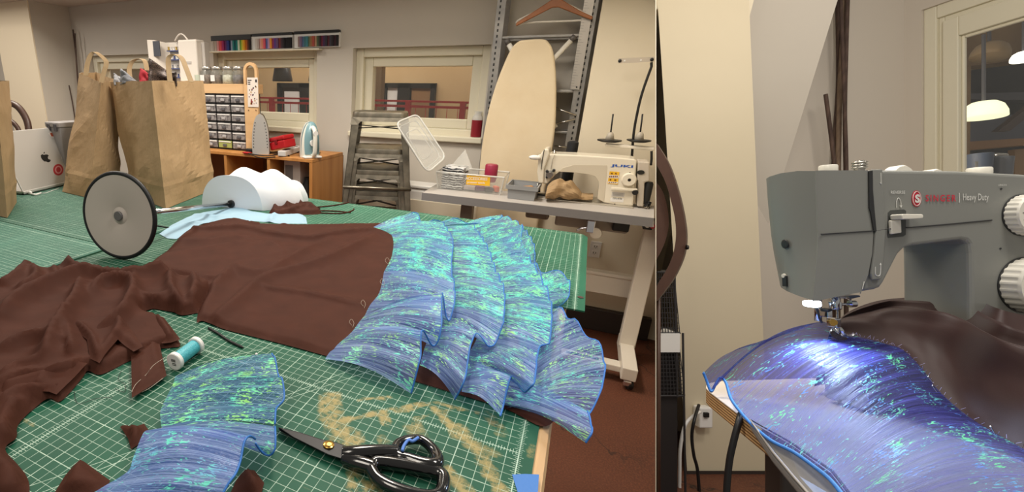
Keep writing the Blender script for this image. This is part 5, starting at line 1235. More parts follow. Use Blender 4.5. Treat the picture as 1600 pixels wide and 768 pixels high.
u_ = (Y(832, 554)-Y(742, 548)).normalized(); up_ = V((0, 0, 1)); up_ = (up_-u_*up_.dot(u_)).normalized()
lettering('lettering', 'DDL-8700', m_dark, Y(757, 558, -.0018), u_, up_, .008, pl, width=(Y(818, 560)-Y(757, 556)).length)
u_ = (Y(890, 352)-Y(742, 343)).normalized(); up_ = V((0, 0, 1)); up_ = (up_-u_*up_.dot(u_)).normalized()
lettering('lettering', 'JUKI', mat('juki_blue', (30, 84, 176), .4), Y(742, 346, -.0008), u_, up_, (Y(742, 326)-Y(742, 347)).length, jm, width=(Y(890, 352)-Y(742, 343)).length, bold=.03)['label'] = 'bold blue letters'
for q in ((872, 382), (770, 592)): MB().lathe([(.001, 0), (.003, 0), (.003, .001), (.001, .001)], Y(*q), (0, -1, 0), 8).build('screw', m_dark, jm)
# belt guard and hand wheel, running behind the partition
def pc(P, y): return [V((min(p.x, px_part(y, p.z)), p.y, p.z)) for p in P]
MB().prism(pc([Y(*q, .0) for q in [(924, 306), (1004, 312), (1004, 440), (970, 448), (962, 610), (918, 608), (926, 440), (920, 430)]], ym), (0, .10, 0)).build('belt_guard', mat('guard_grey', (196, 186, 172), .4), jm, bevel=.006)
hw = Y(1006, 378, .05); hw.x = min(hw.x, px_part(ym, ZJ+.16)-.05); rw = (Y(1006, 378)-Y(1006, 312)).length
MB().lathe([(.001, 0), (rw, 0), (rw*1.04, .004), (rw*1.04, .022), (rw*.8, .026), (.001, .026)], hw, (1, 0, 0), 36).build('hand_wheel', m_jw, jm, smooth=True, sharp=40)
gl = MB().lathe([(.001, 0), (.010, 0), (.010, .002), (.001, .002)], Y(944, 380, -.001), (0, -1, 0), 16, sx=1.5).build('sight_glass', m_dark, jm)
# small bits at the right end of the table, by the partition
o = thing('bobbin_rack', 'dark cluster of bobbins and screws at the right end of the machine table', 'bobbins', Y(1010, 560, .0))
rnd = random.Random(8)
for k in range(9):
    q = Y(rnd.uniform(985, 1020), rnd.uniform(560, 600), 0); yq = ym+rnd.uniform(.0, .05); zq_ = ZJ+.001
    x_ = min(q.x, px_part(yq, ZJ+.03)-.02)
    MB().lathe([(.001, 0), (.010, 0), (.010, .002), (.005, .002), (.005, .009), (.010, .009), (.010, .011), (.001, .011)], (x_, yq, zq_+rnd.uniform(0, .02)), (rnd.uniform(-1, 1), rnd.uniform(-1, 1), .6), 12).build('bobbin', m_nick if k % 3 else m_dark, o, smooth=True, sharp=40)
x_ = min(Y(1012, 490, .02).x, px_part(ym+.03, ZJ+.12)-.02)
MB().lathe([(.001, 0), (.02, 0), (.02, .09), (.015, .1), (.001, .1)], (x_, ym+.03, ZJ+.02), n=16).build('dark_spool', m_dark, o, smooth=True, sharp=40)
# --- clear box with accessories
m_clr = glassy('clear_plastic', (244, 244, 242), .08, .24, (235, 235, 232))
m_clr2 = glassy('clear_plastic_rim', (236, 236, 234), .15, .55, (240, 240, 236))
A_ = W(684, 294, z=ZJ+.002); B_ = W(781, 304, z=ZJ+.002); ux = (B_-A_).normalized(); uy = V((-ux.y, ux.x, 0)); wd_ = (B_-A_).length; dp = .17
hb2 = W(787, 276, d=(B_-CAM).dot(FWD)-.01).z - ZJ
BX = Matrix(((ux.x, uy.x, 0, A_.x), (ux.y, uy.y, 0, A_.y), (0, 0, 1, ZJ+.002), (0, 0, 0, 1)))
cbx = thing('clear_box', 'clear plastic box of sewing accessories with a yellow label, lid hanging open', 'box', A_.lerp(B_, .5), None)
fl = .012
def ring(x0, x1, y0, y1, z): return [BX @ V(q) for q in ((x0, y0, z), (x1, y0, z), (x1, y1, z), (x0, y1, z))]
MB().loft([ring(0, wd_, 0, dp, 0), ring(-fl, wd_+fl, -fl, dp+fl, hb2)], cap=False).build('walls', m_clr, cbx, bevel=.0)
MB().add(ring(0, wd_, 0, dp, .001), [(0, 1, 2, 3)]).build('bottom', m_clr, cbx)
q = ring(-fl, wd_+fl, -fl, dp+fl, hb2)
MB().tube(q, .0045, 6, closed=True).build('rim', m_clr2, cbx)
for k in range(4): MB().tube([ring(0, wd_, 0, dp, 0)[k], q[k]], .003, 6).build('corner_edge', m_clr2, cbx)
lbx = zc(520, 160, 4.266)
fr_d = (A_.lerp(B_, .5)-CAM).dot(FWD)
def FP(x, y, e=0.0):                                                   # point on the box front under a zoom pixel
    n_ = -uy; r = ray(*lbx(x, y)); t = (A_-CAM+n_*(.012+e)).dot(n_)/r.dot(n_); return CAM + r*t
yl = MB().prism([FP(x, y) for x, y in ((893, 482), (1050, 488), (1046, 556), (888, 546))], uy*.0008).build('yellow_label', m_yel, cbx)
u_ = (FP(1050, 488)-FP(893, 482)).normalized(); up_ = u_.cross(-uy) ; up_ = up_ if up_.z > 0 else -up_
lettering('lettering', 'ACCESSORIES', m_wp, FP(884, 514, .001), u_, up_, (FP(895, 497)-FP(895, 517)).length, yl, width=(FP(1030, 510)-FP(884, 505)).length, bold=.01)
lettering('lettering', 'presser tools', m_wp, FP(896, 541, .001), u_, up_, (FP(895, 524)-FP(895, 542)).length, yl, width=(FP(1014, 510)-FP(896, 505)).length, bold=.01)
n = NT('black_white_chevron'); tc = n.tc(); wv = n.new('ShaderNodeTexWave'); wv.wave_type = 'BANDS'; wv.bands_direction = 'Z'; n.l.new(tc, wv.inputs[0]); wv.inputs['Scale'].default_value = 26; wv.inputs['Distortion'].default_value = 5; wv.inputs['Detail Scale'].default_value = 1.5
n.set(col=n.mix(n.ramp(wv.outputs['Fac'], [(.42, 0.0), (.55, 1.0)]), (46, 48, 54), (206, 206, 206)), rough=.8); m_chev = n.m
o = MB()
wz_ = wd_*.40
for k in range(5):
    z = .003+k*.023; rows = []
    for i in range(9):
        a = PI*i/8; rows.append([BX @ V((x, .006+.07*(0 if False else 1)*(1-abs(math.cos(a)))*0+ (.004 if i not in (0, 8) else .012), z+.0115-.0115*math.cos(a))) for x in (.008, wz_)])
    o.bx(.012, wz_, .004+.002*(k % 2), .14, z, z+.0215, BX)
t_ = o.build('folded_cloth', m_chev, bevel=.008, seg=3); tag(t_, 'folded black and white patterned cloth inside the clear box', 'cloth')
p = BX @ V((wd_*.78, .10, .075)); tag(MB().lathe([(.001, -.03), (.028, -.03), (.033, 0), (.033, .055), (.028, .062), (.001, .062)], p, n=20).build('red_reel', mat('crimson', (150, 34, 66), .4), smooth=True, sharp=40), 'dark red round container inside the clear box', 'container')
nb_ = [mat('tool_pale', (200, 190, 190), .4), mat('tool_violet', (110, 70, 110), .4), mat('tool_dark', (60, 58, 66), .4), mat('tool_orange', (206, 96, 60), .4)]
for k, (x, y, sx, sz, lab) in enumerate(((.50, .02, .06, .02, 'small pale packet in the clear box under the yellow label'), (.66, .025, .05, .022, 'small dark packet in the clear box'), (.80, .02, .045, .02, 'small violet tool at the right of the clear box'), (.91, .03, .02, .03, 'small orange piece in the clear box corner'))):
    tag(MB().box(BX @ V((wd_*x, y+.02, .004+sz/2)), (sx, .04, sz), Matrix.Rotation(.2*k, 3, 'Z')).build('notion', nb_[k], bevel=.004), lab, 'sewing notion', 'notions in the clear box')
tag(MB().prism([BX @ V(q) for q in ((wd_*.10, .07, .10), (wd_*.36, .03, .095), (wd_*.50, .06, .11), (wd_*.30, .14, .20))], (0, .004, 0)).build('clear_tray', m_clr), 'second small clear tray leaning out of the box', 'tray')
# open lid
dl_ = fr_d-.03
L4 = [W(618, 192, d=dl_), W(652, 178, d=dl_+.06), W(697, 245, d=dl_+.04), W(668, 270, d=dl_-.02)]
cn = sum(L4, V())/4; nl = (L4[1]-L4[0]).cross(L4[3]-L4[0]).normalized()
if nl.dot(CAM-cn) < 0: nl = -nl
ld = thing('box_lid', 'clear plastic lid standing open at the left of the accessories box', 'lid', L4[3])
def rl(P, r_=.22, n_=5):                                               # rounded quad
    o_ = []
    for i in range(4):
        a, b, c = P[i-1], P[i], P[(i+1) % 4]; p1 = b.lerp(a, r_ if i % 2 else r_*.6); p2 = b.lerp(c, r_*.6 if i % 2 else r_)
        for k in range(n_): t = k/(n_-1); o_.append(p1*(1-t)**2 + b*2*t*(1-t) + p2*t*t)
    return o_
r0 = rl(L4); r1 = [p.lerp(cn, .14) - nl*.02 for p in r0]; r2 = [p.lerp(cn, .2) - nl*.022 for p in r0]
MB().loft([r0, r1, r2]).build('shell', m_clr, ld, smooth=True, sharp=40)
MB().tube(r0, .005, 6, closed=True).build('rim', m_clr2, ld, smooth=True); MB().tube(r1, .003, 6, closed=True).build('ridge', m_clr2, ld, smooth=True)
MB().tube([p.lerp(cn, .45)-nl*.02 for p in r0], .002, 6, closed=True).build('ridge', m_clr2, ld, smooth=True)
# grey bin
A_ = W(793, 309.5, z=ZJ+.001); B_ = W(834, 314, z=ZJ+.001); ux = (B_-A_).normalized(); uy = V((-ux.y, ux.x, 0)); w_ = (B_-A_).length
GM = Matrix(((ux.x, uy.x, 0, A_.x), (ux.y, uy.y, 0, A_.y), (0, 0, 1, ZJ+.001), (0, 0, 0, 1)))
hg = W(793, 287, d=(A_-CAM).dot(FWD)).z - ZJ
gbn = thing('grey_bin', 'small open grey plastic bin between the clear box and the machine', 'bin', A_.lerp(B_, .5)); m_gb = mat('bin_grey', (150, 152, 154), .45)
def gr(e, z, i=0.0): return [GM @ V(q) for q in ((-e+i, -e+i, z), (w_+e-i, -e+i, z), (w_+e-i, .15+e-i, z), (-e+i, .15+e-i, z))]
MB().loft([gr(0, .003, .003), gr(0, 0), gr(.006, hg), gr(.006, hg, .004), gr(0, .004, .004)]).build('tub', m_gb, gbn)
MB().loft([gr(.012, hg-.02), gr(.013, hg), gr(.013, hg, .012), gr(.012, hg-.02, .01)], cap=False).build('rim', m_gb, gbn)
tag(MB().beam(GM @ V((.03, .07, hg*.62)), GM @ V((w_*.8, .10, hg*.72)), .03, .012).build('wooden_scrap', m_pine), 'wooden piece lying in the grey bin', 'wood')
# crumpled paper pouch under the arm
rows = []; Pa, Pb = W(853, 307, z=ZJ+.02), W(926, 309, z=ZJ+.02)
for i in range(29):
    t = i/28; c = Pa.lerp(Pb, t); hh = .040*math.sin(PI*min(1, t*1.3+.06))**.5*(1-.5*t) + .012; row = []
    for k in range(24):
        a = 2*PI*k/24; d = 1+.35*noise.noise(V((t*6, math.cos(a)*1.6, math.sin(a)*1.6+3)))
        row.append(V((c.x, c.y+.01+math.cos(a)*.055*d, ZJ+.012+hh+math.sin(a)*hh*d)))
    rows.append(row)
o = MB().grid(rows, closed=True); k0 = len(o.v); o.v += [sum(rows[0], V())/24, sum(rows[-1], V())/24]
for k in range(24): o.face((k0, (k+1) % 24, k)); o.face((k0+1, k0-24+k, k0-24+(k+1) % 24))
o = o.build('paper_pouch', m_kraft); tag(o, 'crumpled brown paper pouch lying under the arm of the industrial machine', 'pouch')
tag(MB().box(W(934, 316, z=ZJ+.004)+V((0, -.015, 0)), (.035, .012, .006), Matrix.Rotation(.4, 3, 'Z')).build('metal_clip', m_nick, bevel=.002), 'small metal clip on the grey table in front of the machine column', 'clip')
# thread stand
yt = 2.74
tsd = thing('thread_stand', 'industrial thread stand with two black spool discs and spindles', 'thread stand', (W(1000, 230, y=yt).x, yt, ZJ))
pa, pb = W(966, 95, y=yt), W(1022, 92.5, y=yt); pb.x = min(pb.x, px_part(yt, pb.z))
MB().beam(pa, pb, .004, .021).build('guide_bar', mat('bar_grey', (196, 186, 172), .4, metal=.3), tsd)
for px, py in ((968.5, 95), (1018.5, 93)): MB().lathe([(.002, 0), (.007, 0), (.0075, .003), (.002, .004)], W(px, py, y=yt-.002), (0, -1, 0), 14).build('bolt', m_dark, tsd, smooth=True)
for px, py in ((976, 95), (1001.5, 94)): MB().lathe([(.001, 0), (.004, 0), (.001, .001)], W(px, py, y=yt-.002), (0, -1, 0), 10).build('guide_hole', m_wp, tsd)
pa, pb = W(946, 226, y=yt), W(1023, 232, y=yt); pb.x = min(pb.x, px_part(yt, pb.z))
MB().beam(pa, pb, .05, .014).build('arm', m_steel, tsd, bevel=.003)
for px in (952, 998):
    c = W(px, 220, y=yt); rd_ = (W(px+20, 220, y=yt)-c).length
    if c.x+rd_ > px_part(yt, c.z): rd_ = px_part(yt, c.z)-c.x
    MB().lathe([(.001, -.006), (rd_*.6, -.006), (rd_*.96, .0), (rd_, .004), (rd_*.97, .006), (.001, .006)], c, n=40).build('spool_disc', m_rub, tsd, smooth=True, sharp=40)
    MB().lathe([(.02, .004), (.015, .03), (.010, .04), (.001, .042)], c, n=16).build('cone_holder', mat('holder_grey', (178, 170, 156), .45), tsd, smooth=True)
    MB().tube([c+V((0, 0, .03)), W(px+6, 178, y=yt)], .0035, 8).build('spindle', m_dark, tsd, smooth=True)
pl = [W(*q, y=yt+.01) for q in crom([(1021, 97), (1012, 120), (1002, 150), (995, 180), (990, 210), (987, 250)], 5)]
tag(MB().tube([V((min(p.x, px_part(p.y, p.z)-.01), p.y, p.z)) for p in pl], .0055, 8).build('hanging_cable', m_dark, smooth=True), 'black cable hanging from the thread stand bar down behind the discs', 'cable')
pl = [W(*q, y=yt-.02) for q in crom([(1023, 236), (1019, 245), (1017, 258)], 4)]
tag(MB().tube([V((min(p.x, px_part(p.y, p.z)-.01), p.y, p.z)) for p in pl], .005, 8).build('hanging_cable', m_dark, smooth=True), 'short black cable at the right end of the stand arm', 'cable')
ck = W(893, 238, y=2.78); rr_ = (W(902, 238, y=2.78)-ck).length
tc_o = thing('thread_cone', 'tall black cone of thread standing behind the machine arm', 'thread cone', (ck.x, 2.78, ZJ))
MB().lathe([(rr_*1.05, .012), (rr_, W(893, 222, y=2.78).z-ZJ), (rr_*.7, W(893, 221, y=2.78).z-ZJ+.002), (.01, W(893, 221, y=2.78).z-ZJ+.003)], (ck.x, 2.78, ZJ), n=28).build('thread', mat('black_thread', (22, 24, 28), .7, bump=(700, .5, .001)), tc_o, smooth=True, sharp=40)
MB().lathe([(rr_*1.1, 0), (rr_*1.1, .012), (.001, .012)], (ck.x, 2.78, ZJ+.001), n=28).build('cone_base', m_dark, tc_o)
# --- ironing board leaning on the shelving frame
bd = [(748, 275), (751, 240), (757, 200), (766, 160), (777, 125), (789, 95), (799, 75), (809, 65), (820, 62), (848, 61), (857, 66), (864, 80), (868, 110), (869, 150), (867, 200), (860, 250), (856, 275)]
bd_c = crom(bd, 4)
top_y, bot_y = 2.88, 2.80
def bdp(px, py, off=0.0):
    zt__ = W(830, 62, y=2.88).z; t = None
    r = ray(px, py); # plane through (.., y=2.88 at top) leaning: y = 2.88 - .06*(zt - z)
    k = -.05; # y - 2.88 = k*(zt-z)
    t = (2.88 + off + k*(zt__-CAM.z))/(r.y + k*r.z)
    return CAM + r*t
P = [bdp(*q) for q in bd_c]
d1 = (P[0]-P[1]).normalized(); 
lowL = P[0] + (P[0]-P[3])*((P[0].z-.12)/max(.01, (P[3].z-P[0].z))); lowR = P[-1] + (P[-1]-P[-4])*((P[-1].z-.12)/max(.01, (P[-4].z-P[-1].z)))
lowL = V((P[0].x+.02, P[0].y-.03, .12)); lowR = V((P[-1].x-.03, P[-1].y-.03, .12))
ib = thing('ironing_board', 'beige padded ironing board standing on end in front of the metal shelving', 'ironing board', (lowL+lowR)/2)
m_ib = mat('beige_cotton_cover', (222, 206, 176), .85, var=(5, (214, 195, 162)), bump=(25, .15, .006))
MB().prism(P+[lowR, lowL], (0, .03, 0)).build('padded_top', m_ib, ib, bevel=.012, seg=3)
m_wt = mat('white_tube', (222, 218, 208), .4)
for a, b in (((791, 62), (815, 105)), ((899, 56), (858, 100))):
    p, q = W(*a, y=2.925), W(*b, y=2.925); e_ = p + (q-p)*.16; q2 = q + (q-p)*2.2; q2.z = max(q2.z, .05)
    MB().tube([e_, q2], .013, 10).build('leg', m_wt, ib, smooth=True); MB().tube([p, e_], .0145, 10).build('leg_cap', mat('grey_cap', (88, 84, 82), .5), ib, smooth=True)
sm = [( (866, 168), (900, 180)), ((866, 194), (898, 186)), ((866, 228), (885, 230))]
for a, b in sm: MB().tube([W(*a, y=2.925), W(*b, y=2.925)], .005, 6).build('brace_wire', m_nick, ib, smooth=True)
# --- steel shelving frame
yf0, yf1 = 2.96, 3.12
m_galv = NT('galvanised_steel'); tcx = m_galv.tc(); m_galv.set(col=m_galv.mix(m_galv.ramp(m_galv.noise(tcx, 12, 4), [(.35, 0.0), (.7, 1.0)]), (140, 138, 136), (168, 164, 158)), metal=.6, rough=.42); m_galv = m_galv.m
sf = thing('metal_shelving', 'galvanised steel shelving frame standing against the back wall', 'shelving', (-.35, 3.04, 0))
xa, xb = W(772, 60, y=yf0).x, W(930, 60, y=yf0).x - .012
for x in (xa, xb):
    for yy in (yf0, yf1):
        s = 1 if x == xa else -1
        u_ = MB(); u_.bx(x, x+s*.004, yy-.02, yy+.02, 0, 1.955); u_.bx(min(x, x+s*.045), max(x, x+s*.045), yy-.022, yy-.018, 0, 1.955)
        up = u_.build('upright', m_galv, sf)
        if yy == yf0:
            h_ = MB()
            for k in range(60): h_.bx(x+s*.018-.004, x+s*.018+.004, yy-.0228, yy-.0218, .2+k*.029, .2+k*.029+.014)
            h_.build('slots', m_dark, up)
for py in (57, 142, 205):
    z = W(850, py, y=yf0).z
    for yy in (yf0, yf1): MB().bx(xa, xb, yy-.014, yy+.014, z-.007, z+.007).build('rail', m_galv, sf, bevel=.003)
    if py == 142: MB().bx(xa+.02, xb-.02, yf0+.015, yf1-.015, z-.004, z+.004).build('shelf_plate', m_galv, sf)
z = 1.955 - .05; MB().bx(xa, xb, yf0-.012, yf0+.012, z-.012, z+.012).build('rail', m_galv, sf)
# hangers on the frame
yh = yf0-.06
def hang(name, label, pts, r, m, hook, rs=None):
    g = thing(name, label, 'clothes hanger', W(870, 10, y=yh), 'hangers on the shelving')
    for P_ in pts: MB().tube([W(*q, y=yh) for q in crom(P_, 4)], r, 8).build('arm', m, g, smooth=True)
    MB().tube([W(*q, y=yh) for q in crom(hook, 4)], .002, 6).build('hook', m_nick, g, smooth=True)
    return g
m_hw = mat('hanger_wood', (168, 108, 66), .4, var=(20, (146, 90, 52)))
gw = thing('wooden_hanger', 'brown wooden clothes hanger hanging at the top of the steel frame', 'clothes hanger', W(870, 10, y=yh), 'hangers on the shelving')
MB().prism([W(*q, y=yh) for q in [(806, 36), (806, 41), (862, 12), (872, 11), (900, 22), (924, 31), (927, 26), (905, 16), (876, -2), (864, -2)]], (0, .014, 0)).build('arms', m_hw, gw, bevel=.004)
MB().tube([W(*q, y=yh+.007) for q in crom([(869, 0), (869, -14), (876, -20), (872, -30), (862, -26)], 4)], .002, 6).build('hook', m_nick, gw, smooth=True)
gh = hang('white_hanger', 'white plastic clothes hanger behind the wooden one', [[(808, 38), (807, 32), (830, 20), (860, 8), (880, 4), (905, 14), (918, 22)], [(808, 38), (830, 34), (880, 32), (916, 30)]], .005, m_wt, [(868, 4), (869, -10), (876, -18), (872, -28), (863, -25)])
gh.matrix_world = Matrix.Translation((0, .03, 0)) @ gh.matrix_world
# steel ruler hanging on the frame
yr_ = yf0-.035
rul = thing('steel_ruler', 'long steel ruler hanging on the right upright of the steel frame', 'ruler', W(905, 140, y=yr_))
P = [W(*q, y=yr_) for q in [(891, 139), (905, 140), (934, -30), (918, -30)]]
MB().prism(P, (0, .002, 0)).build('blade', mat('ruler_steel', (186, 180, 172), .35, metal=.6), rul)
tk = MB()
for k in range(36):
    t = .03+k*.026; a = P[0].lerp(P[3], t); b = P[1].lerp(P[2], t); w2 = a.lerp(b, .35 if k % 4 else .6); d3 = (P[3]-P[0]).normalized()*.0012
    tk.add([v+V((0, -.0006, 0)) for v in (a, w2, w2+d3, a+d3)], [(0, 1, 2, 3)])
tk.build('graduations', MATS['print_grey'], rul)
MB().lathe([(.001, 0), (.004, 0), (.004, .001), (.001, .001)], W(901, 136, y=yr_-.0006), (0, -1, 0), 10).build('hole', m_dark, rul)
# red jar on the sill
c = W(741, 217, y=YB-.005); c.z = zb+.016; rj = (W(749.5, 200, y=YB-.03)-W(741, 200, y=YB-.03)).length
g = thing('red_jar', 'dark red filled bag on the sill of the right window', 'bag', c)
ht_ = W(741, 188, y=YB-.03).z-c.z
MB().lathe([(.001, 0), (rj*.95, 0), (rj, .01), (rj, ht_), (.001, ht_)], (c.x, YB+.03, c.z), n=20).build('contents', mat('dark_crimson', (140, 26, 40), .5), g, smooth=True, sharp=40)
MB().lathe([(rj*1.03, ht_), (rj*.9, ht_*1.2), (rj*.6, ht_*1.35), (rj*.75, ht_*1.5)], (c.x, YB+.03, c.z), n=20, cap=False).build('clear_bag', m_clr2, g, smooth=True)
# outlet on the wall
oy = YW
ou = thing('wall_outlet', 'white double power outlet on the wall under the machine table', 'outlet', W(930, 390, y=oy))
a_, b_ = W(919, 400, y=oy), W(941, 378, y=oy)
MB().bx(a_.x, b_.x, oy-.006, oy, a_.z, b_.z).build('plate', m_wp, ou, bevel=.002)
for t in (.3, .7):
    z = a_.z+(b_.z-a_.z)*t; xm = (a_.x+b_.x)/2
    so = MB().bx(xm-.014, xm+.014, oy-.008, oy-.005, z-.011, z+.011).build('socket', m_wp, ou, bevel=.003)
    s_ = MB(); s_.bx(xm-.007, xm-.004, oy-.0088, oy-.0078, z-.004, z+.005); s_.bx(xm+.004, xm+.007, oy-.0088, oy-.0078, z-.004, z+.005); s_.bx(xm-.002, xm+.002, oy-.0088, oy-.0078, z-.009, z-.006); s_.build('slots', m_dark, so)
# round stool under the table
c = W(691, 333, z=.52); c.y = max(c.y, jy0+.05); c.x += .10
g = thing('round_stool', 'round wooden stool tucked under the left end of the machine table', 'stool', (c.x, c.y, 0))
MB().lathe([(.001, 0), (.14, 0), (.15, .008), (.15, .02), (.14, .03), (.001, .03)], (c.x, c.y, .50), n=36).build('seat', m_pine, g, smooth=True, sharp=40)
for a in range(4): t = PI/4+a*PI/2; MB().tube([(c.x+.09*math.cos(t), c.y+.09*math.sin(t), .50), (c.x+.15*math.cos(t), c.y+.15*math.sin(t), 0)], .014, 8).build('leg', m_pine, g, smooth=True)
# ================================================================== THE SEWING NOOK (nook axes: x right, y away, z up)
FR[0] = BM
ztab = -.207
# ply-edged white table
m_lam = mat('white_laminate', (226, 216, 202), .4)
n = NT('ply_edge'); tc = n.tc(); wv = n.new('ShaderNodeTexWave'); wv.bands_direction = 'Z'; n.l.new(tc, wv.inputs[0]); wv.inputs['Scale'].default_value = 85; wv.inputs['Distortion'].default_value = .6
n.set(col=n.mix(n.ramp(wv.outputs['Fac'], [(.35, 0.0), (.65, 1.0)]), (120, 82, 44), (206, 168, 116)), rough=.6); m_plye = n.m
def Tn(px, py, z): d = -z*F/(py-384); return B(px, py, d)              # point of a level plane in the nook
c0 = Tn(1088, 596, ztab); e0 = Tn(1240, 712, ztab); e1 = e0 + (e0-c0).normalized()*.12
bk0 = V((c0.x+.10, c0.y+.03, ztab)); 
dirE = (e0-c0).normalized(); dirB = V((1, .10, 0)).normalized()
rnd_c = [c0 + dirE*.055*(1-t)**2 + dirB*.055*t*t for t in (0, .2, .4, .6, .8, 1)]
poly = [e1] + rnd_c + [c0 + dirB*.95, V((c0.x+.95, e1.y, ztab))]
poly = [V((p.x, p.y, ztab)) for p in poly]
tn_ = thing('sewing_table', 'white-topped plywood sewing table with a rounded corner', 'table', (1.0, .6, ztab-.73))
MB().loft([[p-V((0, 0, .0012)) for p in poly], poly]).build('laminate', m_lam, tn_)
MB().loft([[p-V((0, 0, .021)) for p in poly], [p-V((0, 0, .0012)) for p in poly]]).build('plywood_edge', m_plye, tn_)
m_leg = mat('dark_bronze_leg', (62, 50, 44), .45)
lc = B(1223, 740, .57); MB().bx(lc.x-.012, lc.x+.012, lc.y-.012, lc.y+.012, zf, ztab-.021).build('leg', m_leg, tn_, bevel=.003)
for x, y in ((1.35, .45), (1.35, .72), (.72, .70)): MB().bx(x-.012, x+.012, y-.012, y+.012, zf, ztab-.021).build('leg', m_leg, tn_, bevel=.003)
# --- domestic machine
D, D2 = .56, .627
z8 = zc(1180, 230, 2.845)
Z = lambda x, y, e=0.0: (lambda p: V((p.x, p.y-e, p.z)))(B(*z8(x, y), D))   # on the machine front
m_grey = mat('machine_grey', (128, 129, 124), .42, bump=(1500, .08, .0004)); m_grey2 = mat('machine_grey_lower', (122, 123, 118), .42, bump=(1500, .08, .0004)); m_ivory = mat('ivory_plastic', (222, 218, 206), .35); m_line = mat('panel_gap', (40, 41, 42), .5)
sm_ = thing('sewing_machine', 'grey domestic sewing machine with a red emblem on a white table', 'sewing machine', B(1400, 640, D))
back = V((0, D2-D, 0))
body = [(505, 99), (900, 104), (1195, 119), (1560, 150), (1600, 200), (1600, 1160), (958, 1160), (960, 660), (957, 470), (952, 430), (940, 415), (915, 410), (700, 437), (668, 447), (640, 475), (575, 602), (560, 622), (535, 632), (478, 642), (497, 520), (512, 380)]
MB().prism([Z(*q) for q in body], back).build('body', m_grey, sm_, bevel=.004, seg=3)
# face cover: front panel and rounded left cap
fr_p = [(265, 105), (300, 102), (470, 100), (484, 104), (487, 220), (503, 290), (510, 372), (500, 510), (478, 590), (466, 636), (455, 641), (250, 682), (262, 560), (272, 470), (275, 385), (268, 240)]
lf = [(265, 105), (268, 240), (275, 385), (272, 470), (262, 560), (250, 682)]
rt_ = [(484, 104), (487, 220), (508, 385), (503, 470), (485, 565), (455, 641)]
bkp = [(38, 140), (46, 250), (60, 390), (72, 470), (88, 550), (100, 614)]
rows = []
for (a, b, c) in zip(rt_, lf, bkp):
    pb = B(*z8(*c), D2); fa = Z(*b, .004); ff = Z(*a, .004); row = []
    row += [V((ff.x, D2, ff.z+.001)), ff, ff.lerp(fa, .5), fa.lerp(ff, .05), fa + V((-.0012, .0015, 0)), fa.lerp(pb, .06)]
    for t in (.3, .6, .85): row.append(fa.lerp(pb, t) + V((-.006*math.sin(PI*t), -.001, .003*math.sin(PI*t)*(1 if b == lf[0] else 0))))
    row.append(pb + V((.0, -.004, 0))); row.append(pb+V((.006, .003, 0)))
    rows.append(row)
mb = MB().grid(rows, closed=True)
for e in (0, len(rows)-1):
    k = len(mb.v); mb.v += [V(p) for p in rows[e]]; mb.face(range(k, k+len(rows[e])))
mb.build('face_cover', m_grey, sm_, smooth=True, sharp=32)
def groove(name, P, r, m=m_line, e=.0003): return MB().tube([Z(*q, e) for q in P], r, 6).build(name, m, sm_)
groove('seam', [(276, 386), (400, 378), (509, 371)], .0007, m_line, .0045)
MB().prism([Z(*q, .0042) for q in [(483, 108), (499, 107), (500, 190), (508, 290), (516, 372), (505, 372), (492, 292), (485, 270)]], (0, -.0012, 0)).build('thread_slot', m_line, sm_)
MB().prism([Z(*q, .001) for q in [(502, 100), (550, 99), (556, 200), (563, 372), (556, 480), (546, 580), (538, 586), (505, 588), (500, 560), (512, 470), (519, 372), (508, 240)]], (0, -.003, 0)).build('thread_guide_panel', m_grey, sm_, bevel=.0012)
groove('seam', [(553, 100), (559, 240), (567, 365), (560, 470), (548, 575)], .0009)
groove('seam', [(512, 372), (567, 364), (586, 362)], .0006, m_line, .0035)
groove('seam', [(668, 357), (850, 342), (1050, 323)], .0008)
lwh = mat('print_white_ink', (214, 214, 208), .5)
# printed arrows
def line_art(name, P, r=.00035, e=.0042, m=lwh): return MB().tube([Z(*q, e) for q in P], r, 5).build(name, m, sm_)
line_art('arrow', crom([(516, 530), (516, 560), (524, 570), (536, 566), (539, 540), (539, 515)], 3)); line_art('arrow', [(536, 522), (539, 513), (542, 522)])
line_art('arrow', [(540, 116), (541, 165)]); line_art('arrow', [(541, 165), (537, 158)]); line_art('arrow', [(464, 594), (456, 628)], e=.0048); line_art('arrow', crom([(626, 268), (626, 240), (634, 225), (644, 240), (645, 266)], 3), e=.0006); line_art('arrow', [(640, 258), (645, 268), (649, 258)], e=.0006)
UX, UZ = V((1, 0, 0)), V((0, 0, 1))
def txt(s, x0, y0, x1, y1, m, bold=0, par=None, e=.0006, gap=1.0): 
    o_, p_1 = Z(x0, y1, e), Z(x1, y0, e)
    return lettering('lettering', s, m, o_, UX, UZ, p_1.z-o_.z, par or sm_, width=p_1.x-o_.x, bold=bold, gap=gap)
txt('REVERSE', 599, 193, 662, 207, lwh)
# reverse lever in its recess
rc_ = MB(); 
MB().prism([Z(*q, .0004) for q in [(590, 290), (600, 280), (660, 276), (669, 282), (668, 388), (655, 396), (590, 402), (586, 390)]], (0, .02, 0)).build('lever_recess', mat('recess_dark', (66, 68, 66), .5), sm_)
MB().prism([Z(*q, .0006) for q in [(587, 325), (634, 322), (636, 380), (590, 386)]], (0, -.003, 0)).build('lever_stem', m_ivory, sm_, bevel=.001)
MB().prism([Z(*q, .001) for q in [(592, 303), (600, 299), (684, 300), (688, 306), (686, 318), (650, 321), (596, 322)]], (0, -.012, 0)).build('reverse_lever', m_ivory, sm_, bevel=.0015)
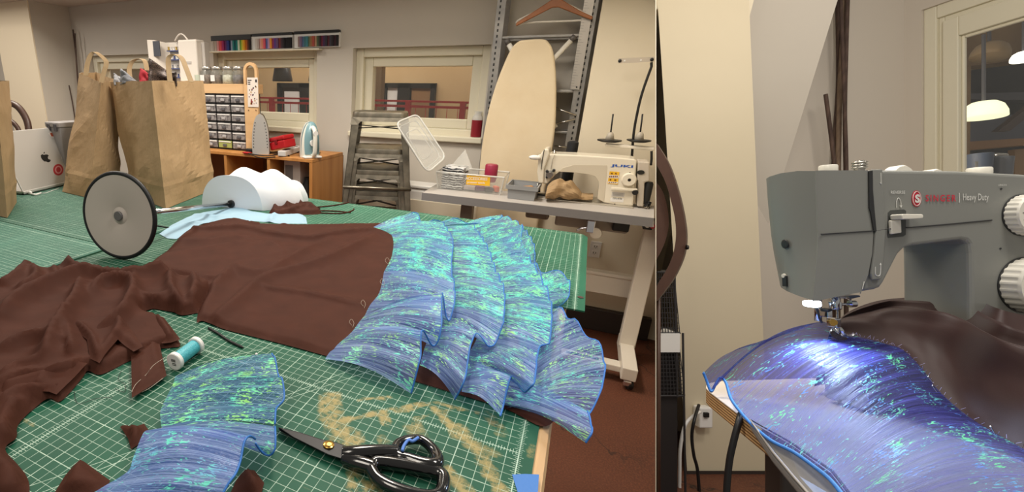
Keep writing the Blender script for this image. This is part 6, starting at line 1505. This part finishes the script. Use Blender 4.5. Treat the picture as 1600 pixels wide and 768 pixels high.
# emblem and lettering
m_lred = mat('emblem_red', (196, 40, 62), .45)
def ell3(cx, cy, rx, ry, e, n_=36): return [Z(cx+rx*math.cos(2*PI*k/n_), cy+ry*math.sin(2*PI*k/n_), e) for k in range(n_)]
em = MB().prism(ell3(715, 228, 21, 36, .0003), (0, -.0004, 0)).build('emblem', m_lred, sm_)
MB().tube(ell3(715, 228, 17.5, 31, .0008), .00035, 5, closed=True).build('emblem_ring', lwh, em)
lettering('emblem_letter', 'S', lwh, Z(704, 247, .001), UX, UZ, Z(0, 209).z-Z(0, 247).z, em, width=Z(727, 0).x-Z(704, 0).x, bold=.05)
txt('SINGER', 753, 211, 888, 241, m_lred, .018, gap=1.35)
MB().prism([Z(*q, .0003) for q in [(903, 202), (906, 202), (906, 246), (903, 246)]], (0, -.0003, 0)).build('divider', lwh, sm_)
txt('Heavy Duty', 919, 206, 1033, 245, lwh)
txt('LENGTH', 1076, 164, 1112, 172, lwh)
MB().lathe([(.001, 0), (.0012, 0), (.001, .0004)], Z(1092, 184, .0002), (0, -1, 0), 10).build('mark', m_line, sm_); MB().lathe([(.001, 0), (.0012, 0), (.001, .0004)], Z(1089, 449, .0002), (0, -1, 0), 10).build('mark', m_line, sm_)
# dials on the front
def dial(cx, cy, r, dep, name, lab=None):
    c = Z(cx, cy); R_ = r/2.845/F*D
    prof = []
    rings = []; N_ = 96
    def rg(rad, y, rib): return [c + V((math.cos(2*PI*k/N_)*rad*(1-(.035 if rib and k % 4 < 2 else 0)), -y, math.sin(2*PI*k/N_)*rad*(1-(.035 if rib and k % 4 < 2 else 0)))) for k in range(N_)]
    MB().loft([rg(R_*1.06, 0, 0), rg(R_*1.06, .0012, 0)]).build('dial_shadow_ring', m_line, sm_)
    o = MB().loft([rg(R_*1.03, .001, 1), rg(R_*1.02, dep*.8, 1), rg(R_, dep*.86, 0), rg(R_*.97, dep, 0)]).build(name, m_ivory, sm_, smooth=True, sharp=30)
    return o, c - V((0, dep, 0)), R_
o, c, R_ = dial(1188, 301, 88, .013, 'stitch_length_dial')
tk = MB()
for k in range(9):
    a = math.radians(200-26*k); tk.tube([c+V((math.cos(a)*R_*.72, -.0002, math.sin(a)*R_*.72)), c+V((math.cos(a)*R_*.80, -.0002, math.sin(a)*R_*.80))], .00035, 5)
tk.build('dial_marks', m_line, o)
o, c, R_ = dial(1200, 612, 118, .018, 'stitch_pattern_dial')
tk = MB()
for k in range(24):
    a = 2*PI*k/24; 
    for q in (-.03, .03): tk.tube([c+V((math.cos(a+q)*R_*.66, -.0002, math.sin(a+q)*R_*.66)), c+V((math.cos(a+q)*R_*.84, -.0002, math.sin(a+q)*R_*.84))], .0003, 5)
tk.build('dial_marks', m_line, o)
N_ = 40; MB().prism([c+V((math.cos(2*PI*k/N_)*R_*.46, 0, math.sin(2*PI*k/N_)*R_*.46)) for k in range(N_)], (0, -.0006, 0)).build('emblem', m_lred, o)
lettering('emblem_letter', 'S', lwh, c+V((-R_*.26, -.0009, -R_*.26)), UX, UZ, R_*.52, sm_, width=R_*.40, bold=.06)
# left cap details
def cap(t, v): # point of the left cap: t along depth, v down
    k = v*(len(lf)-1); i = min(int(k), len(lf)-2); f_ = k-i
    a = Z(*lf[i], .004).lerp(Z(*lf[i+1], .004), f_); b = B(*z8(*bkp[i]), D2).lerp(B(*z8(*bkp[i+1]), D2), f_); return a.lerp(b, t) + V((-.006*math.sin(PI*t)-.0006, 0, 0))
nc = (cap(.6, .5)-cap(.4, .5)).cross(cap(.5, .6)-cap(.5, .4)).normalized()
if nc.x > 0: nc = -nc
ph = cap(.56, .5); MB().lathe([(.0001, .0), (.0046, .0), (.0058, .0006), (.0046, .0012), (.0001, .0002)], ph, nc, 20).build('screw_hole', m_line, sm_, smooth=True)
p = cap(.62, .84); q = cap(.62, .95); MB().beam(p, q, .006, .003, up=nc).build('latch_slot', m_line, sm_); MB().lathe([(.0001, 0), (.003, 0), (.0025, .002), (.0001, .0022)], cap(.64, .84), nc, 10).build('latch', m_ivory, sm_)
# top furniture
ztop = Z(700, 102).z
def knob(px, w, y0, y1, d, m, name, n_=28):
    c = B(px, y1, d); r = w/2/F*d; h = (y1-y0)/F*d; return MB().lathe([(.0001, -.004), (r*.96, -.004), (r, 0), (r, h*.8), (r*.92, h), (.0001, h)], c, n=n_).build(name, m, sm_, smooth=True, sharp=40)
knob(1294, 22, 258, 267, D+.03, m_ivory, 'pressure_knob')
k_ = knob(1343, 13, 251, 266, D+.03, m_nick, 'bobbin_winder')
for y in (254, 258, 262): MB().tube([B(1343, y, D+.03) + V((math.cos(2*PI*k/20)*.0062, math.sin(2*PI*k/20)*.0062, 0)) for k in range(20)], .0012, 6, closed=True).build('winder_ring', m_nick, k_, smooth=True)
for px, w, y0 in ((1404, 34, 256), (1456, 26, 262)):
    c = B(px, 272, D+.035); R_ = w/2/F*(D+.035); MB().lathe([(.0001, -.006), (R_, -.006), (R_, .004), (R_*.9, .006), (.0001, .006)], c + V((0, 0, -.002+ (272-y0)/F*.59 - R_)), (0, -1, 0), 32).build('top_dial', m_ivory, sm_, smooth=True, sharp=40)
knob(1530, 26, 262, 271, D+.05, m_ivory, 'spool_cap')
MB().tube([B(1526, 272, D+.05), B(1526, 252, D+.05)], .0012, 6).build('spool_pin', m_nick, sm_)
# bed and accessory tray below the cloth
zbed = B(1300, 528, .60).z - .004
bl_, br_ = B(1262, 545, .625).x, .86
MB().bx(.66, 1.02, D+.022, D2+.01, ztab+.004, zbed-.008).build('bed', m_grey2, sm_, bevel=.006)
# presser foot group, under the head
m_chrm = mat('bright_chrome', (214, 218, 224), .16, metal=1)
zn = zc(1240, 440, 6.98); dn_ = .598
N2 = lambda x, y, e=0.0: (lambda p: V((p.x, p.y+e, p.z)))(B(*zn(x, y), dn_))
MB().tube([N2(455, 150), N2(455, 300)], .0042, 12).build('needle_bar', m_chrm, sm_, smooth=True)
MB().tube([N2(374, 170, .012), N2(374, 440, .012)], .0036, 12).build('presser_bar', m_chrm, sm_, smooth=True)
MB().prism([N2(*q, -.004) for q in [(420, 215), (500, 215), (500, 300), (430, 300)]], (0, .010, 0)).build('needle_clamp', m_chrm, sm_, bevel=.0015)
MB().lathe([(.0001, 0), (.0042, 0), (.0042, .006), (.0001, .006)], N2(600, 240, -.001), (1, -.15, .05), 16).build('clamp_screw', m_chrm, sm_, smooth=True, sharp=40); MB().tube([N2(480, 255), N2(605, 240)], .0016, 8).build('clamp_shaft', m_chrm, sm_)
MB().tube([N2(477, 300), N2(480, 500), N2(482, 608)], [.0011, .0011, .0003], 8).build('needle', m_chrm, sm_, smooth=True)
MB().prism([N2(*q, -.003) for q in [(345, 300), (400, 292), (404, 385), (352, 385)]], (0, .012, 0)).build('foot_holder', m_chrm, sm_, bevel=.001)
MB().prism([N2(*q, -.006) for q in [(402, 395), (470, 390), (470, 495), (410, 495)]], (0, .012, 0)).build('foot_shank', m_chrm, sm_, bevel=.0015)
MB().lathe([(.0001, 0), (.004, 0), (.004, .006), (.0001, .006)], N2(368, 430, -.004), (-.4, -1, 0), 14).build('shank_screw', m_brass, sm_, smooth=True, sharp=40)
MB().tube([N2(*q, .004) for q in crom([(285, 290), (300, 330), (318, 400), (345, 450)], 4)], .0012, 8).build('presser_lever', m_line, sm_, smooth=True)
MB().prism([N2(*q, -.004) for q in [(335, 300), (385, 285), (395, 310), (345, 330)]], (0, .01, 0)).build('lever_base', m_line, sm_, bevel=.001)
ft = [(340, 555), (365, 590), (430, 630), (480, 640), (525, 622), (535, 605), (500, 600), (470, 590), (420, 560), (390, 530), (350, 535)]
MB().loft([[N2(x, y, -.006) for x, y in ft], [N2(x, y-12, -.006) for x, y in ft]]).build('presser_foot', m_chrm, sm_, bevel=.0006)
MB().tube([N2(*q, -.002) for q in crom([(500, 580), (560, 582), (610, 590), (645, 568)], 4)], .0016, 8).build('foot_toe', m_chrm, sm_, smooth=True)
for P in ([(430, 495), (440, 540), (425, 570)], [(470, 500), (500, 540), (520, 580)], [(400, 500), (380, 530), (360, 552)]): MB().tube([N2(*q, -.004) for q in P], .002, 8).build('foot_arm', m_chrm, sm_, smooth=True)
MB().prism([N2(*q, .0) for q in [(560, 160), (700, 145), (730, 148), (735, 165), (640, 185), (600, 190)]], (0, .02, 0)).build('thread_cutter', mat('steel_blue_part', (88, 98, 120), .35, metal=.5), sm_, bevel=.001)
MB().tube([N2(560, 165, -.002), N2(600, 195, -.002), N2(600, 215, -.002)], .0014, 6).build('thread_hook', m_chrm, sm_)
MB().tube([N2(762, 5), N2(742, 60), N2(728, 130)], .0006, 6).build('thread_wire', m_chrm, sm_)
n = NT('lamp_lens'); n.set(col=(240, 246, 255), emit=(226, 240, 255), estr=5.0, rough=.2); 
MB().prism([N2(*q, -.006) for q in [(152, 208), (260, 204), (264, 268), (200, 278), (158, 268)]], (0, .014, 0)).build('work_lamp', n.m, sm_, bevel=.002)
MB().prism([N2(*q, .0) for q in [(262, 200), (305, 200), (300, 245), (270, 250)]], (0, .014, 0)).build('lamp_housing', m_chrm, sm_, bevel=.001)
l = bpy.data.lights.new('work_light', 'SPOT'); l.energy = 1.5; l.color = (.55, .72, 1); l.spot_size = 2.3; l.spot_blend = .7; l.shadow_soft_size = .008
lo = bpy.data.objects.new('work_light', l); COL.objects.link(lo); pl_ = BM @ N2(225, 300, -.008); pt_ = BM @ B(1290, 620, .54); lo.location = pl_; lo.rotation_euler = (pt_-pl_).to_track_quat('-Z', 'Y').to_euler()
# --- grey extension tray under the sheer cloth
gt = thing('extension_tray', 'grey plastic tray with a raised rim below the sheer blue cloth', 'tray', B(1270, 720, .47))
Pq = [B(*q) for q in ((1172, 655, .535), (1235, 690, .468), (1300, 735, .413), (1350, 800, .37), (1290, 800, .37), (1240, 744, .425), (1208, 706, .465))]
Pl = [p + V((.0, .002, -.012)) for p in Pq]
MB().loft([Pl, Pq]).build('body', mat('tray_grey', (112, 110, 108), .45), gt, bevel=.004)
MB().tube(Pq, .0012, 8, closed=True).build('rim', mat('tray_rim', (150, 146, 142), .4), gt, smooth=True)
# --- cloths over the machine table
nb = thing('brown_fabric', 'dark brown fabric bunched behind the presser foot of the grey machine', 'fabric', B(1480, 580, .56))
up_e = [(1296, 520, .64), (1310, 500, .65), (1335, 482, .655), (1380, 468, .65), (1450, 463, .62), (1510, 462, .60), (1555, 480, .545), (1600, 492, .535), (1680, 505, .53)]
lo_e = [(1300, 530, .608), (1325, 526, .604), (1385, 538, .585), (1412, 548, .572), (1442, 578, .552), (1468, 612, .53), (1522, 658, .50), (1602, 704, .457), (1700, 760, .392)]
nu = 10
Ue = [B(*q) for q in crom(up_e, nu)]; Le = [B(*q) for q in crom(lo_e, nu)]
rows = []
for i, (a, b) in enumerate(zip(Ue, Le)):
    r = []; s = i/(len(Ue)-1)
    for j in range(41):
        t = j/40; p = a.lerp(b, t)
        f1 = math.exp(-((t-(.20+.10*s))/.05)**2)*.010 + math.exp(-((t-(.45+.05*math.sin(s*3)))/.07)**2)*.012*sstep(.2, .6, s) + math.exp(-((t-(.75-.25*s))/.05)**2)*.008*sstep(.3, .7, s)
        w = noise.noise(V((s*3+t*2, t*4, 3)))*.006 + noise.noise(V((s*12, t*9, 9)))*.001
        r.append(p + V((0, -f1*.8 - w*math.sin(PI*t)*.6, (f1+w+.014*math.sin(PI*t))*math.sin(PI*min(1, t+.03)))))
    rows.append(r)
b_row = [[V((p.x+.01, p.y+.03, ztab+.01)) for p in Ue], [p for p in Ue]]
n = NT('brown_jersey_sheen'); tc = n.tc(); n.set(col=n.mix(n.ramp(n.noise(tc, 30, 3), [(.3, 0.0), (.7, 1.0)]), (52, 27, 23), (46, 24, 20)), rough=.55, sheen=.2, spec=.3, normal=n.bump(n.noise(tc, 1200, 2), .2, .0004))
MB().grid(rows).build('bunched_cloth', n.m, nb, smooth=True)
MB().grid(b_row).build('back_fall', n.m, nb, smooth=True)
sc2 = thing('sheer_fabric', 'sheer iridescent blue pleated fabric under the needle, spilling over the table edge', 'fabric', B(1250, 640, .55))
hem = [(1099, 582, .665), (1104, 594, .662), (1111, 611, .655), (1118, 600, .657), (1125, 590, .660), (1134, 597, .645), (1142, 622, .605), (1156, 642, .570), (1176, 664, .530), (1205, 688, .475), (1240, 706, .442), (1270, 727, .415), (1296, 748, .393), (1318, 775, .370), (1340, 810, .350), (1400, 900, .32)]
inn = [(1180, 540, .640), (1215, 526, .630), (1250, 514, .622), (1284, 502, .615), (1298, 512, .610), (1308, 527, .606), (1330, 524, .602), (1360, 530, .592), (1385, 537, .584), (1412, 547, .570), (1442, 577, .550), (1468, 611, .528), (1522, 656, .498), (1602, 702, .455), (1700, 758, .390), (1820, 850, .35)]
nu = 12
H3 = [B(*q) for q in crom(hem, nu)]; I3 = [B(*q) for q in crom(inn, nu)]
L = [0]
for a, b in zip(I3, I3[1:]): L.append(L[-1]+(b-a).length)
rows, uvs = [], []
for i, (a, b) in enumerate(zip(I3, H3)):
    r, u = [], []
    for j in range(45):
        t = j/44; p = a.lerp(b, t); s = L[i]
        pl = noise.noise(V((s*120, t*1.5, 2)))*.0022*math.sin(PI*min(1, t*1.1)) if t < .9 else 0
        p = p + V((0, 0, pl + .012*math.sin(PI*t)*sstep(0, .25, s/L[-1]) + .010*math.sin(PI*t)))
        r.append(p); u.append((s/.3, t*(b-a).length/.3))
    rows.append(r); uvs.append(u)
m_sheer = organza('sheer_violet_organza', (44, 42, 122), (88, 90, 188), (120, 244, 180), (96, 150, 255), .46, .69, .73, pleat=190, rough=.5)
MB().grid(rows, uvs).build('pleated_sheer', m_sheer, sc2, smooth=True)
hh_ = [r[-1] for r in rows]
MB().tube(hh_, .0016, 8).build('hem_edging', m_hem, sc2, smooth=True)['label'] = 'saturated blue corded hem'
k_ = MB()
for i in range(0, len(hh_)-1): k_.tube([hh_[i]+V((0, 0, .0014)), hh_[i].lerp(hh_[i+1], .6)+V((.0004, -.0012, .0006))], .0007, 5)
k_.build('hem_stitches', mat('hem_stitch_blue', (70, 150, 226), .5), sc2)
fz = MB(); rnd = random.Random(2)
for i in range(4*nu, len(I3)-1, 2):
    p = I3[i]; fz.tube([p+V((0, 0, .001)), p+V((rnd.uniform(-.002, .004), rnd.uniform(-.002, .001), rnd.uniform(.001, .005)))], .00018, 4)
fz.build('frayed_threads', mat('fray_thread', (170, 168, 214), .5), sc2)
for k, (x, y, a) in enumerate(((1453, 592, 4), (1551, 672, 6), (1460, 607, 5))):
    d = .535 if x < 1500 else .487
    pn_ = thing('straight_pin', ('fine pin in the brown cloth beside the sheer blue edge', 'fine pin near the right end of the sheer blue edge', 'lower pin of the pair in the middle of the sheer blue edge')[k], 'pin', B(x, y, d), 'pins along the sheer edge')
    MB().tube([B(x-3, y-a, d-.012), B(x+4, y+a, d-.012)], .0004, 5).build('shaft', m_chrm, pn_)
    MB().ball(B(x-3, y-a, d-.012), .0009, n=6).build('head', m_chrm, pn_)
# --- cables and plug by the pillar
tag(MB().tube([B(x, y, d) for x, y, d in crom([(1158, 646, .585), (1154, 660, .578), (1146, 690, .576), (1139, 725, .576), (1135, 780, .576), (1134, 900, .58)], 6)], .0036, 10).build('black_cable', m_dark, smooth=True), 'thick black cable hanging over the plywood table edge', 'cable')
tag(MB().tube([B(x, y, d) for x, y, d in crom([(1092, 632, 1.9), (1085, 655, 1.85), (1081, 680, 1.85), (1084, 710, 1.85), (1090, 735, 1.85), (1094, 790, 1.85)], 6)], .0055, 8).build('thin_black_cable', m_dark, smooth=True), 'thin black cable running down the pillar from the plug', 'cable')
tag(MB().tube([B(x, y, d) for x, y, d in crom([(1094, 643, 1.93), (1082, 650, 1.9), (1070, 665, 1.88), (1063, 700, 1.88), (1062, 740, 1.88), (1061, 800, 1.88)], 6)], .006, 8).build('white_cable', m_wp, smooth=True), 'white cable looping down left of the pillar plug', 'cable')
p = B(1098, 650, NP-.02); g = thing('plug_adapter', 'white plug adapter on the pillar under the table edge', 'plug adapter', p)
MB().box(p, (.055, .04, .085)).build('body', m_wp, g, bevel=.006); MB().box(p+V((-.005, -.024, .015)), (.02, .012, .02)).build('plug', m_dark, g, bevel=.003)
# --- wheel-like bentwood arm at the left, and wire rack behind it
dr_ = 1.55
rg = thing('bentwood_chair', 'dark curved bentwood chair frame cut by the left edge of the sewing nook', 'chair', B(1030, 500, dr_))
def xr_(px, d): return max(px, 1025.5)
arc_o = [(1010, 205), (1026, 224), (1045, 256), (1060, 300), (1069, 340), (1072, 372), (1068, 400), (1055, 430), (1040, 452), (1026, 470)]
arc_i = [(1010, 230), (1026, 258), (1040, 285), (1050, 320), (1055, 345), (1056, 370), (1052, 395), (1043, 418), (1032, 436), (1026, 446)]
def clampx(P, d): return [V((max(p.x, K*p.y+.004), p.y, p.z)) for p in P]
A_o = crom(arc_o[1:], 5); A_i = crom(arc_i[1:], 5)
mb = MB()
for i in range(len(A_o)-1): mb.prism([B(*A_o[i], dr_), B(*A_o[i+1], dr_), B(*A_i[i+1], dr_), B(*A_i[i], dr_)], (.0, .03, 0))
mb = MB(); rings = []
for a, b in zip(A_o, A_i):
    pa, pb = B(*a, dr_), B(*b, dr_); sh_ = V((.028, .03, 0)); rings.append([pa, pb, pb+sh_, pa+sh_])
m_bent2 = mat('bentwood_brown', (84, 58, 46), .45, var=(30, (76, 52, 42)))
mb.loft(rings).build('outer_hoop', m_bent2, rg, smooth=True, sharp=40)
In = crom([(1026, 285), (1036, 300), (1043, 325), (1045, 350), (1041, 372), (1034, 390), (1026, 405)], 5)
rings = [[B(1025.6, y, dr_+.02), B(x, y, dr_+.02), B(x, y, dr_+.02)+V((.02, .03, 0)), B(1025.6, y, dr_+.02)+V((.022, .03, 0))] for x, y in In]
MB().loft(rings).build('inner_panel', m_bent2, rg, smooth=True, sharp=40)
MB().lathe([(.0001, 0), (.008, 0), (.007, .006), (.0001, .007)], B(1072, 386, dr_-.002), (1, -.3, 0), 12).build('screw', m_dark, rg, smooth=True)
xl_ = B(1026.5, 500, dr_+.05).x
MB().tube([B(1029, 455, dr_+.05), V((B(1029, 455, dr_+.05).x, dr_+.05, zf))], .006, 10).build('leg', m_bent2, rg, smooth=True)
rk2 = thing('wire_rack', 'dark wire mesh rack with a white tray behind the bentwood frame', 'rack', B(1045, 600, 1.85))
dw_ = 1.80; m_wire = mat('rack_wire', (44, 42, 44), .5)
x0 = K*dw_+.006
for z in (B(1040, 425, dw_).z, B(1040, 520, dw_).z, B(1040, 618, dw_).z):
    x1 = B(1053 if z > -.15 else (1062 if z > -.4 else 1068), 0, dw_).x
    MB().tube([V((x0, dw_, z)), V((x1, dw_, z)), V((x1+.04, dw_+.12, z)), V((x0+.10, dw_+.12, z))], .004, 6).build('rail', m_wire, rk2)
for px, y0, y1 in ((1054, 425, 620), (1067, 520, 770)):
    a = B(px, y0, dw_); b = B(px+4, y1, dw_); b.z = max(b.z, zf); MB().tube([a, b], .004, 6).build('upright', m_wire, rk2)
wm = MB(); z = B(1040, 520, dw_).z
zA, zB = B(1040, 425, dw_).z, B(1040, 520, dw_).z
def meshp(z0, z1, x1a, x1b):
    for k in range(13):
        t = k/12; za__ = z0+(z1-z0)*t
        wm.tube([V((x0, dw_, za__)), V((x1a+(x1b-x1a)*t, dw_, za__))], .0016, 4)
    for k in range(9):
        wm.tube([V((x0+(x1a-x0)*k/8, dw_, z0)), V((x0+(x1b-x0)*k/8, dw_, z1))], .0016, 4)
x1a, x1b, x1c = B(1053, 0, dw_).x, B(1062, 0, dw_).x, B(1070, 0, dw_).x
meshp(zA, zB, x1a, x1b); meshp(B(1040, 545, dw_).z, B(1040, 618, dw_).z, x1b, x1c)
wm.build('wire_mesh', m_wire, rk2)
MB().loft([[V((x0, dw_-.01, zB-.07)), V((x1b-.006, dw_-.01, zB-.07)), V((x1b+.02, dw_+.10, zB-.07)), V((x0+.09, dw_+.10, zB-.07))], [V((x0, dw_-.01, zB)), V((x1b-.006, dw_-.01, zB)), V((x1b+.02, dw_+.10, zB)), V((x0+.09, dw_+.10, zB))]]).build('white_tray', m_wp, rk2)
MB().loft([[V((x0+.01, dw_+.012, zf)), V((x1b, dw_+.012, zf)), V((x1b+.02, dw_+.10, zf)), V((x0+.09, dw_+.10, zf))], [V((x0+.01, dw_+.012, zB-.08)), V((x1b, dw_+.012, zB-.08)), V((x1b+.02, dw_+.10, zB-.08)), V((x0+.09, dw_+.10, zB-.08))]]).build('dark_bin', mat('rack_dark', (34, 30, 30), .6), rk2)
# --- sticks in the nook corner
for k, (P, r, lab) in enumerate((([(1310, -20), (1312, 120), (1306, 220), (1304, 300)], .013, 'thickest dark stick in the nook corner'), ([(1320, -20), (1317, 60), (1312, 150), (1309, 300)], .010, 'pale brown stick crossing the others in the nook corner'), ([(1325, -20), (1322, 80), (1320, 180), (1322, 300)], .008, 'dark stick on the right side of the nook corner bundle'), ([(1313, -20), (1318, 120), (1322, 230), (1323, 300)], .007, 'thin dark stick slanting to the right in the nook corner bundle'), ([(1290, 147), (1297, 200), (1303, 250), (1308, 300)], .008, 'short dark stick leaning left beside the nook corner bundle'))):
    pts = [B(x, y, NW-.03-.024*k) for x, y in crom(P, 5)]; p_end = pts[-1]+(pts[-1]-pts[-2]).normalized()*0; pts += [V((pts[-1].x, pts[-1].y, zf))]
    m_ = m_stick if k != 1 else mat('pale_bark', (132, 112, 92), .8, var=(60, (104, 84, 68)), stretch=(1, 1, .1))
    tag(MB().tube(pts, r, 8).build('branch', m_, smooth=True), lab, 'stick', 'sticks in the nook corner')
# --- view out of the nook window: dim hall with beams, lamps
zo = zc(1440, 0, 2.743)
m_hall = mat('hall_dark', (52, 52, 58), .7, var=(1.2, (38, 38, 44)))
do = 5.2
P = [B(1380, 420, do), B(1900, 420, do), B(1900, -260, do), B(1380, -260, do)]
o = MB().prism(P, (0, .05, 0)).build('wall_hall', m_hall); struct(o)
m_tan = mat('hall_tan_board', (128, 104, 76), .7, var=(3, (104, 82, 60)))
def slab2(nm, lab, P, d, th, m, cat='beam'): tag(MB().prism([B(*zo(*q), d) for q in P], (0, th, 0)).build(nm, m), lab, cat)
slab2('ceiling_board', 'brown board lining above the dim hall seen through the nook window', [(120, 180), (160, 158), (620, 20), (620, 230), (215, 282), (160, 290)], 4.4, .2, m_tan, 'board')
slab2('wall_post', 'brown post at the left edge of the nook window view', [(130, 280), (212, 280), (206, 800), (130, 800)], 4.2, .15, m_tan, 'post')
slab2('timber_beam', 'lowest tan beam crossing the hall in the nook window', [(206, 606), (620, 580), (620, 605), (206, 640)], 4.6, .12, mat('beam_tan', (150, 112, 78), .6))
slab2('diagonal_brace', 'dark diagonal brace of the hall roof in the nook window', [(330, 560), (620, 330), (620, 370), (380, 560)], 4.4, .05, mat('brace_brown', (74, 62, 58), .6), 'brace')
slab2('steel_beam', 'grey roof beam across the upper hall in the nook window', [(210, 400), (620, 390), (620, 430), (210, 425)], 4.9, .12, mat('beam_grey', (84, 84, 90), .6))
slab2('tan_panel', 'tan panel at the bottom right of the nook window view', [(400, 640), (620, 620), (620, 800), (400, 800)], 4.7, .05, mat('panel_tan', (150, 118, 84), .6), 'panel')
slab2('grey_board', 'grey-blue hall wall panel behind the glowing lamp', [(208, 500), (620, 480), (620, 600), (208, 610)], 5.0, .05, mat('panel_slate', (92, 94, 104), .6), 'panel')
n = NT('glowing_shade'); n.set(col=(236, 236, 190), emit=(240, 240, 196), estr=1.1, rough=.5); m_glow = n.m
def dome(cx, cy, w, h, d, m, lab, tilt=(.04, 0, 1)):
    c = B(*zo(cx, cy), d); r = w/2/2.743/F*d; hh = h/2.743/F*d
    g = thing('hall_lamp', lab, 'pendant lamp', c, 'pendant lamps in the hall')
    MB().lathe([(r*.96, -.004), (r, 0), (r*.98, hh*.35), (r*.82, hh*.75), (r*.55, hh*.97), (.0001, hh)], c, tilt, 28).build('shade', m, g, smooth=True)
    MB().tube([c+V((0, 0, hh)), c+V((0, 0, hh+.55))], .012, 6).build('cord', MATS['beam_grey'], g)
dome(266, 502, 128, 66, 3.9, m_glow, 'glowing pale green lamp shade in the nook window')
n = NT('bright_bulb'); n.set(col=(255, 250, 235), emit=(255, 250, 230), estr=3.0); dome(440, 258, 76, 36, 3.6, n.m, 'bright white lamp at the right edge of the nook window')
dome(290, 245, 110, 62, 4.1, mat('dim_shade', (150, 128, 98), .6), 'unlit tan lamp shade high in the nook window', (.25, 0, 1))
m_vase = mat('slate_blue_vase', (74, 84, 102), .4)
for cx, y0, y1, w, lab in ((250, 658, 764, 74, 'dark blue canister on the left beyond the nook window'), (340, 672, 764, 70, 'grey canister with something shiny on top beyond the nook window')):
    c = B(*zo(cx, y1), 3.4); r = w/2/2.743/F*3.4; h = (y1-y0)/2.743/F*3.4
    g = thing('canister', lab, 'canister', c, 'canisters beyond the nook window')
    MB().lathe([(.0001, 0), (r*.85, 0), (r, h*.98), (r*.9, h), (.0001, h)], c, n=24).build('body', m_vase if cx == 250 else mat('grey_vase', (98, 102, 110), .4), g, smooth=True, sharp=40)
    if cx == 340:
        for k in range(5): MB().ball(c+V((r*(.5*k/2-.5), 0, h+.012)), .016, n=6).build('shiny_bit', m_nick, g, smooth=True)
tag(MB().beam(B(*zo(130, 770), 3.6), B(*zo(560, 770), 3.6), .4, .02).build('hall_counter', m_tan), 'counter carrying the canisters beyond the nook window', 'counter')
area('hall_lamp_light', (3.3, 3.3, 1.2), (3.6, 4.6, .5), .5, .5, 45, (1, .9, .75), BM)
FR[0] = Matrix.Identity(4)
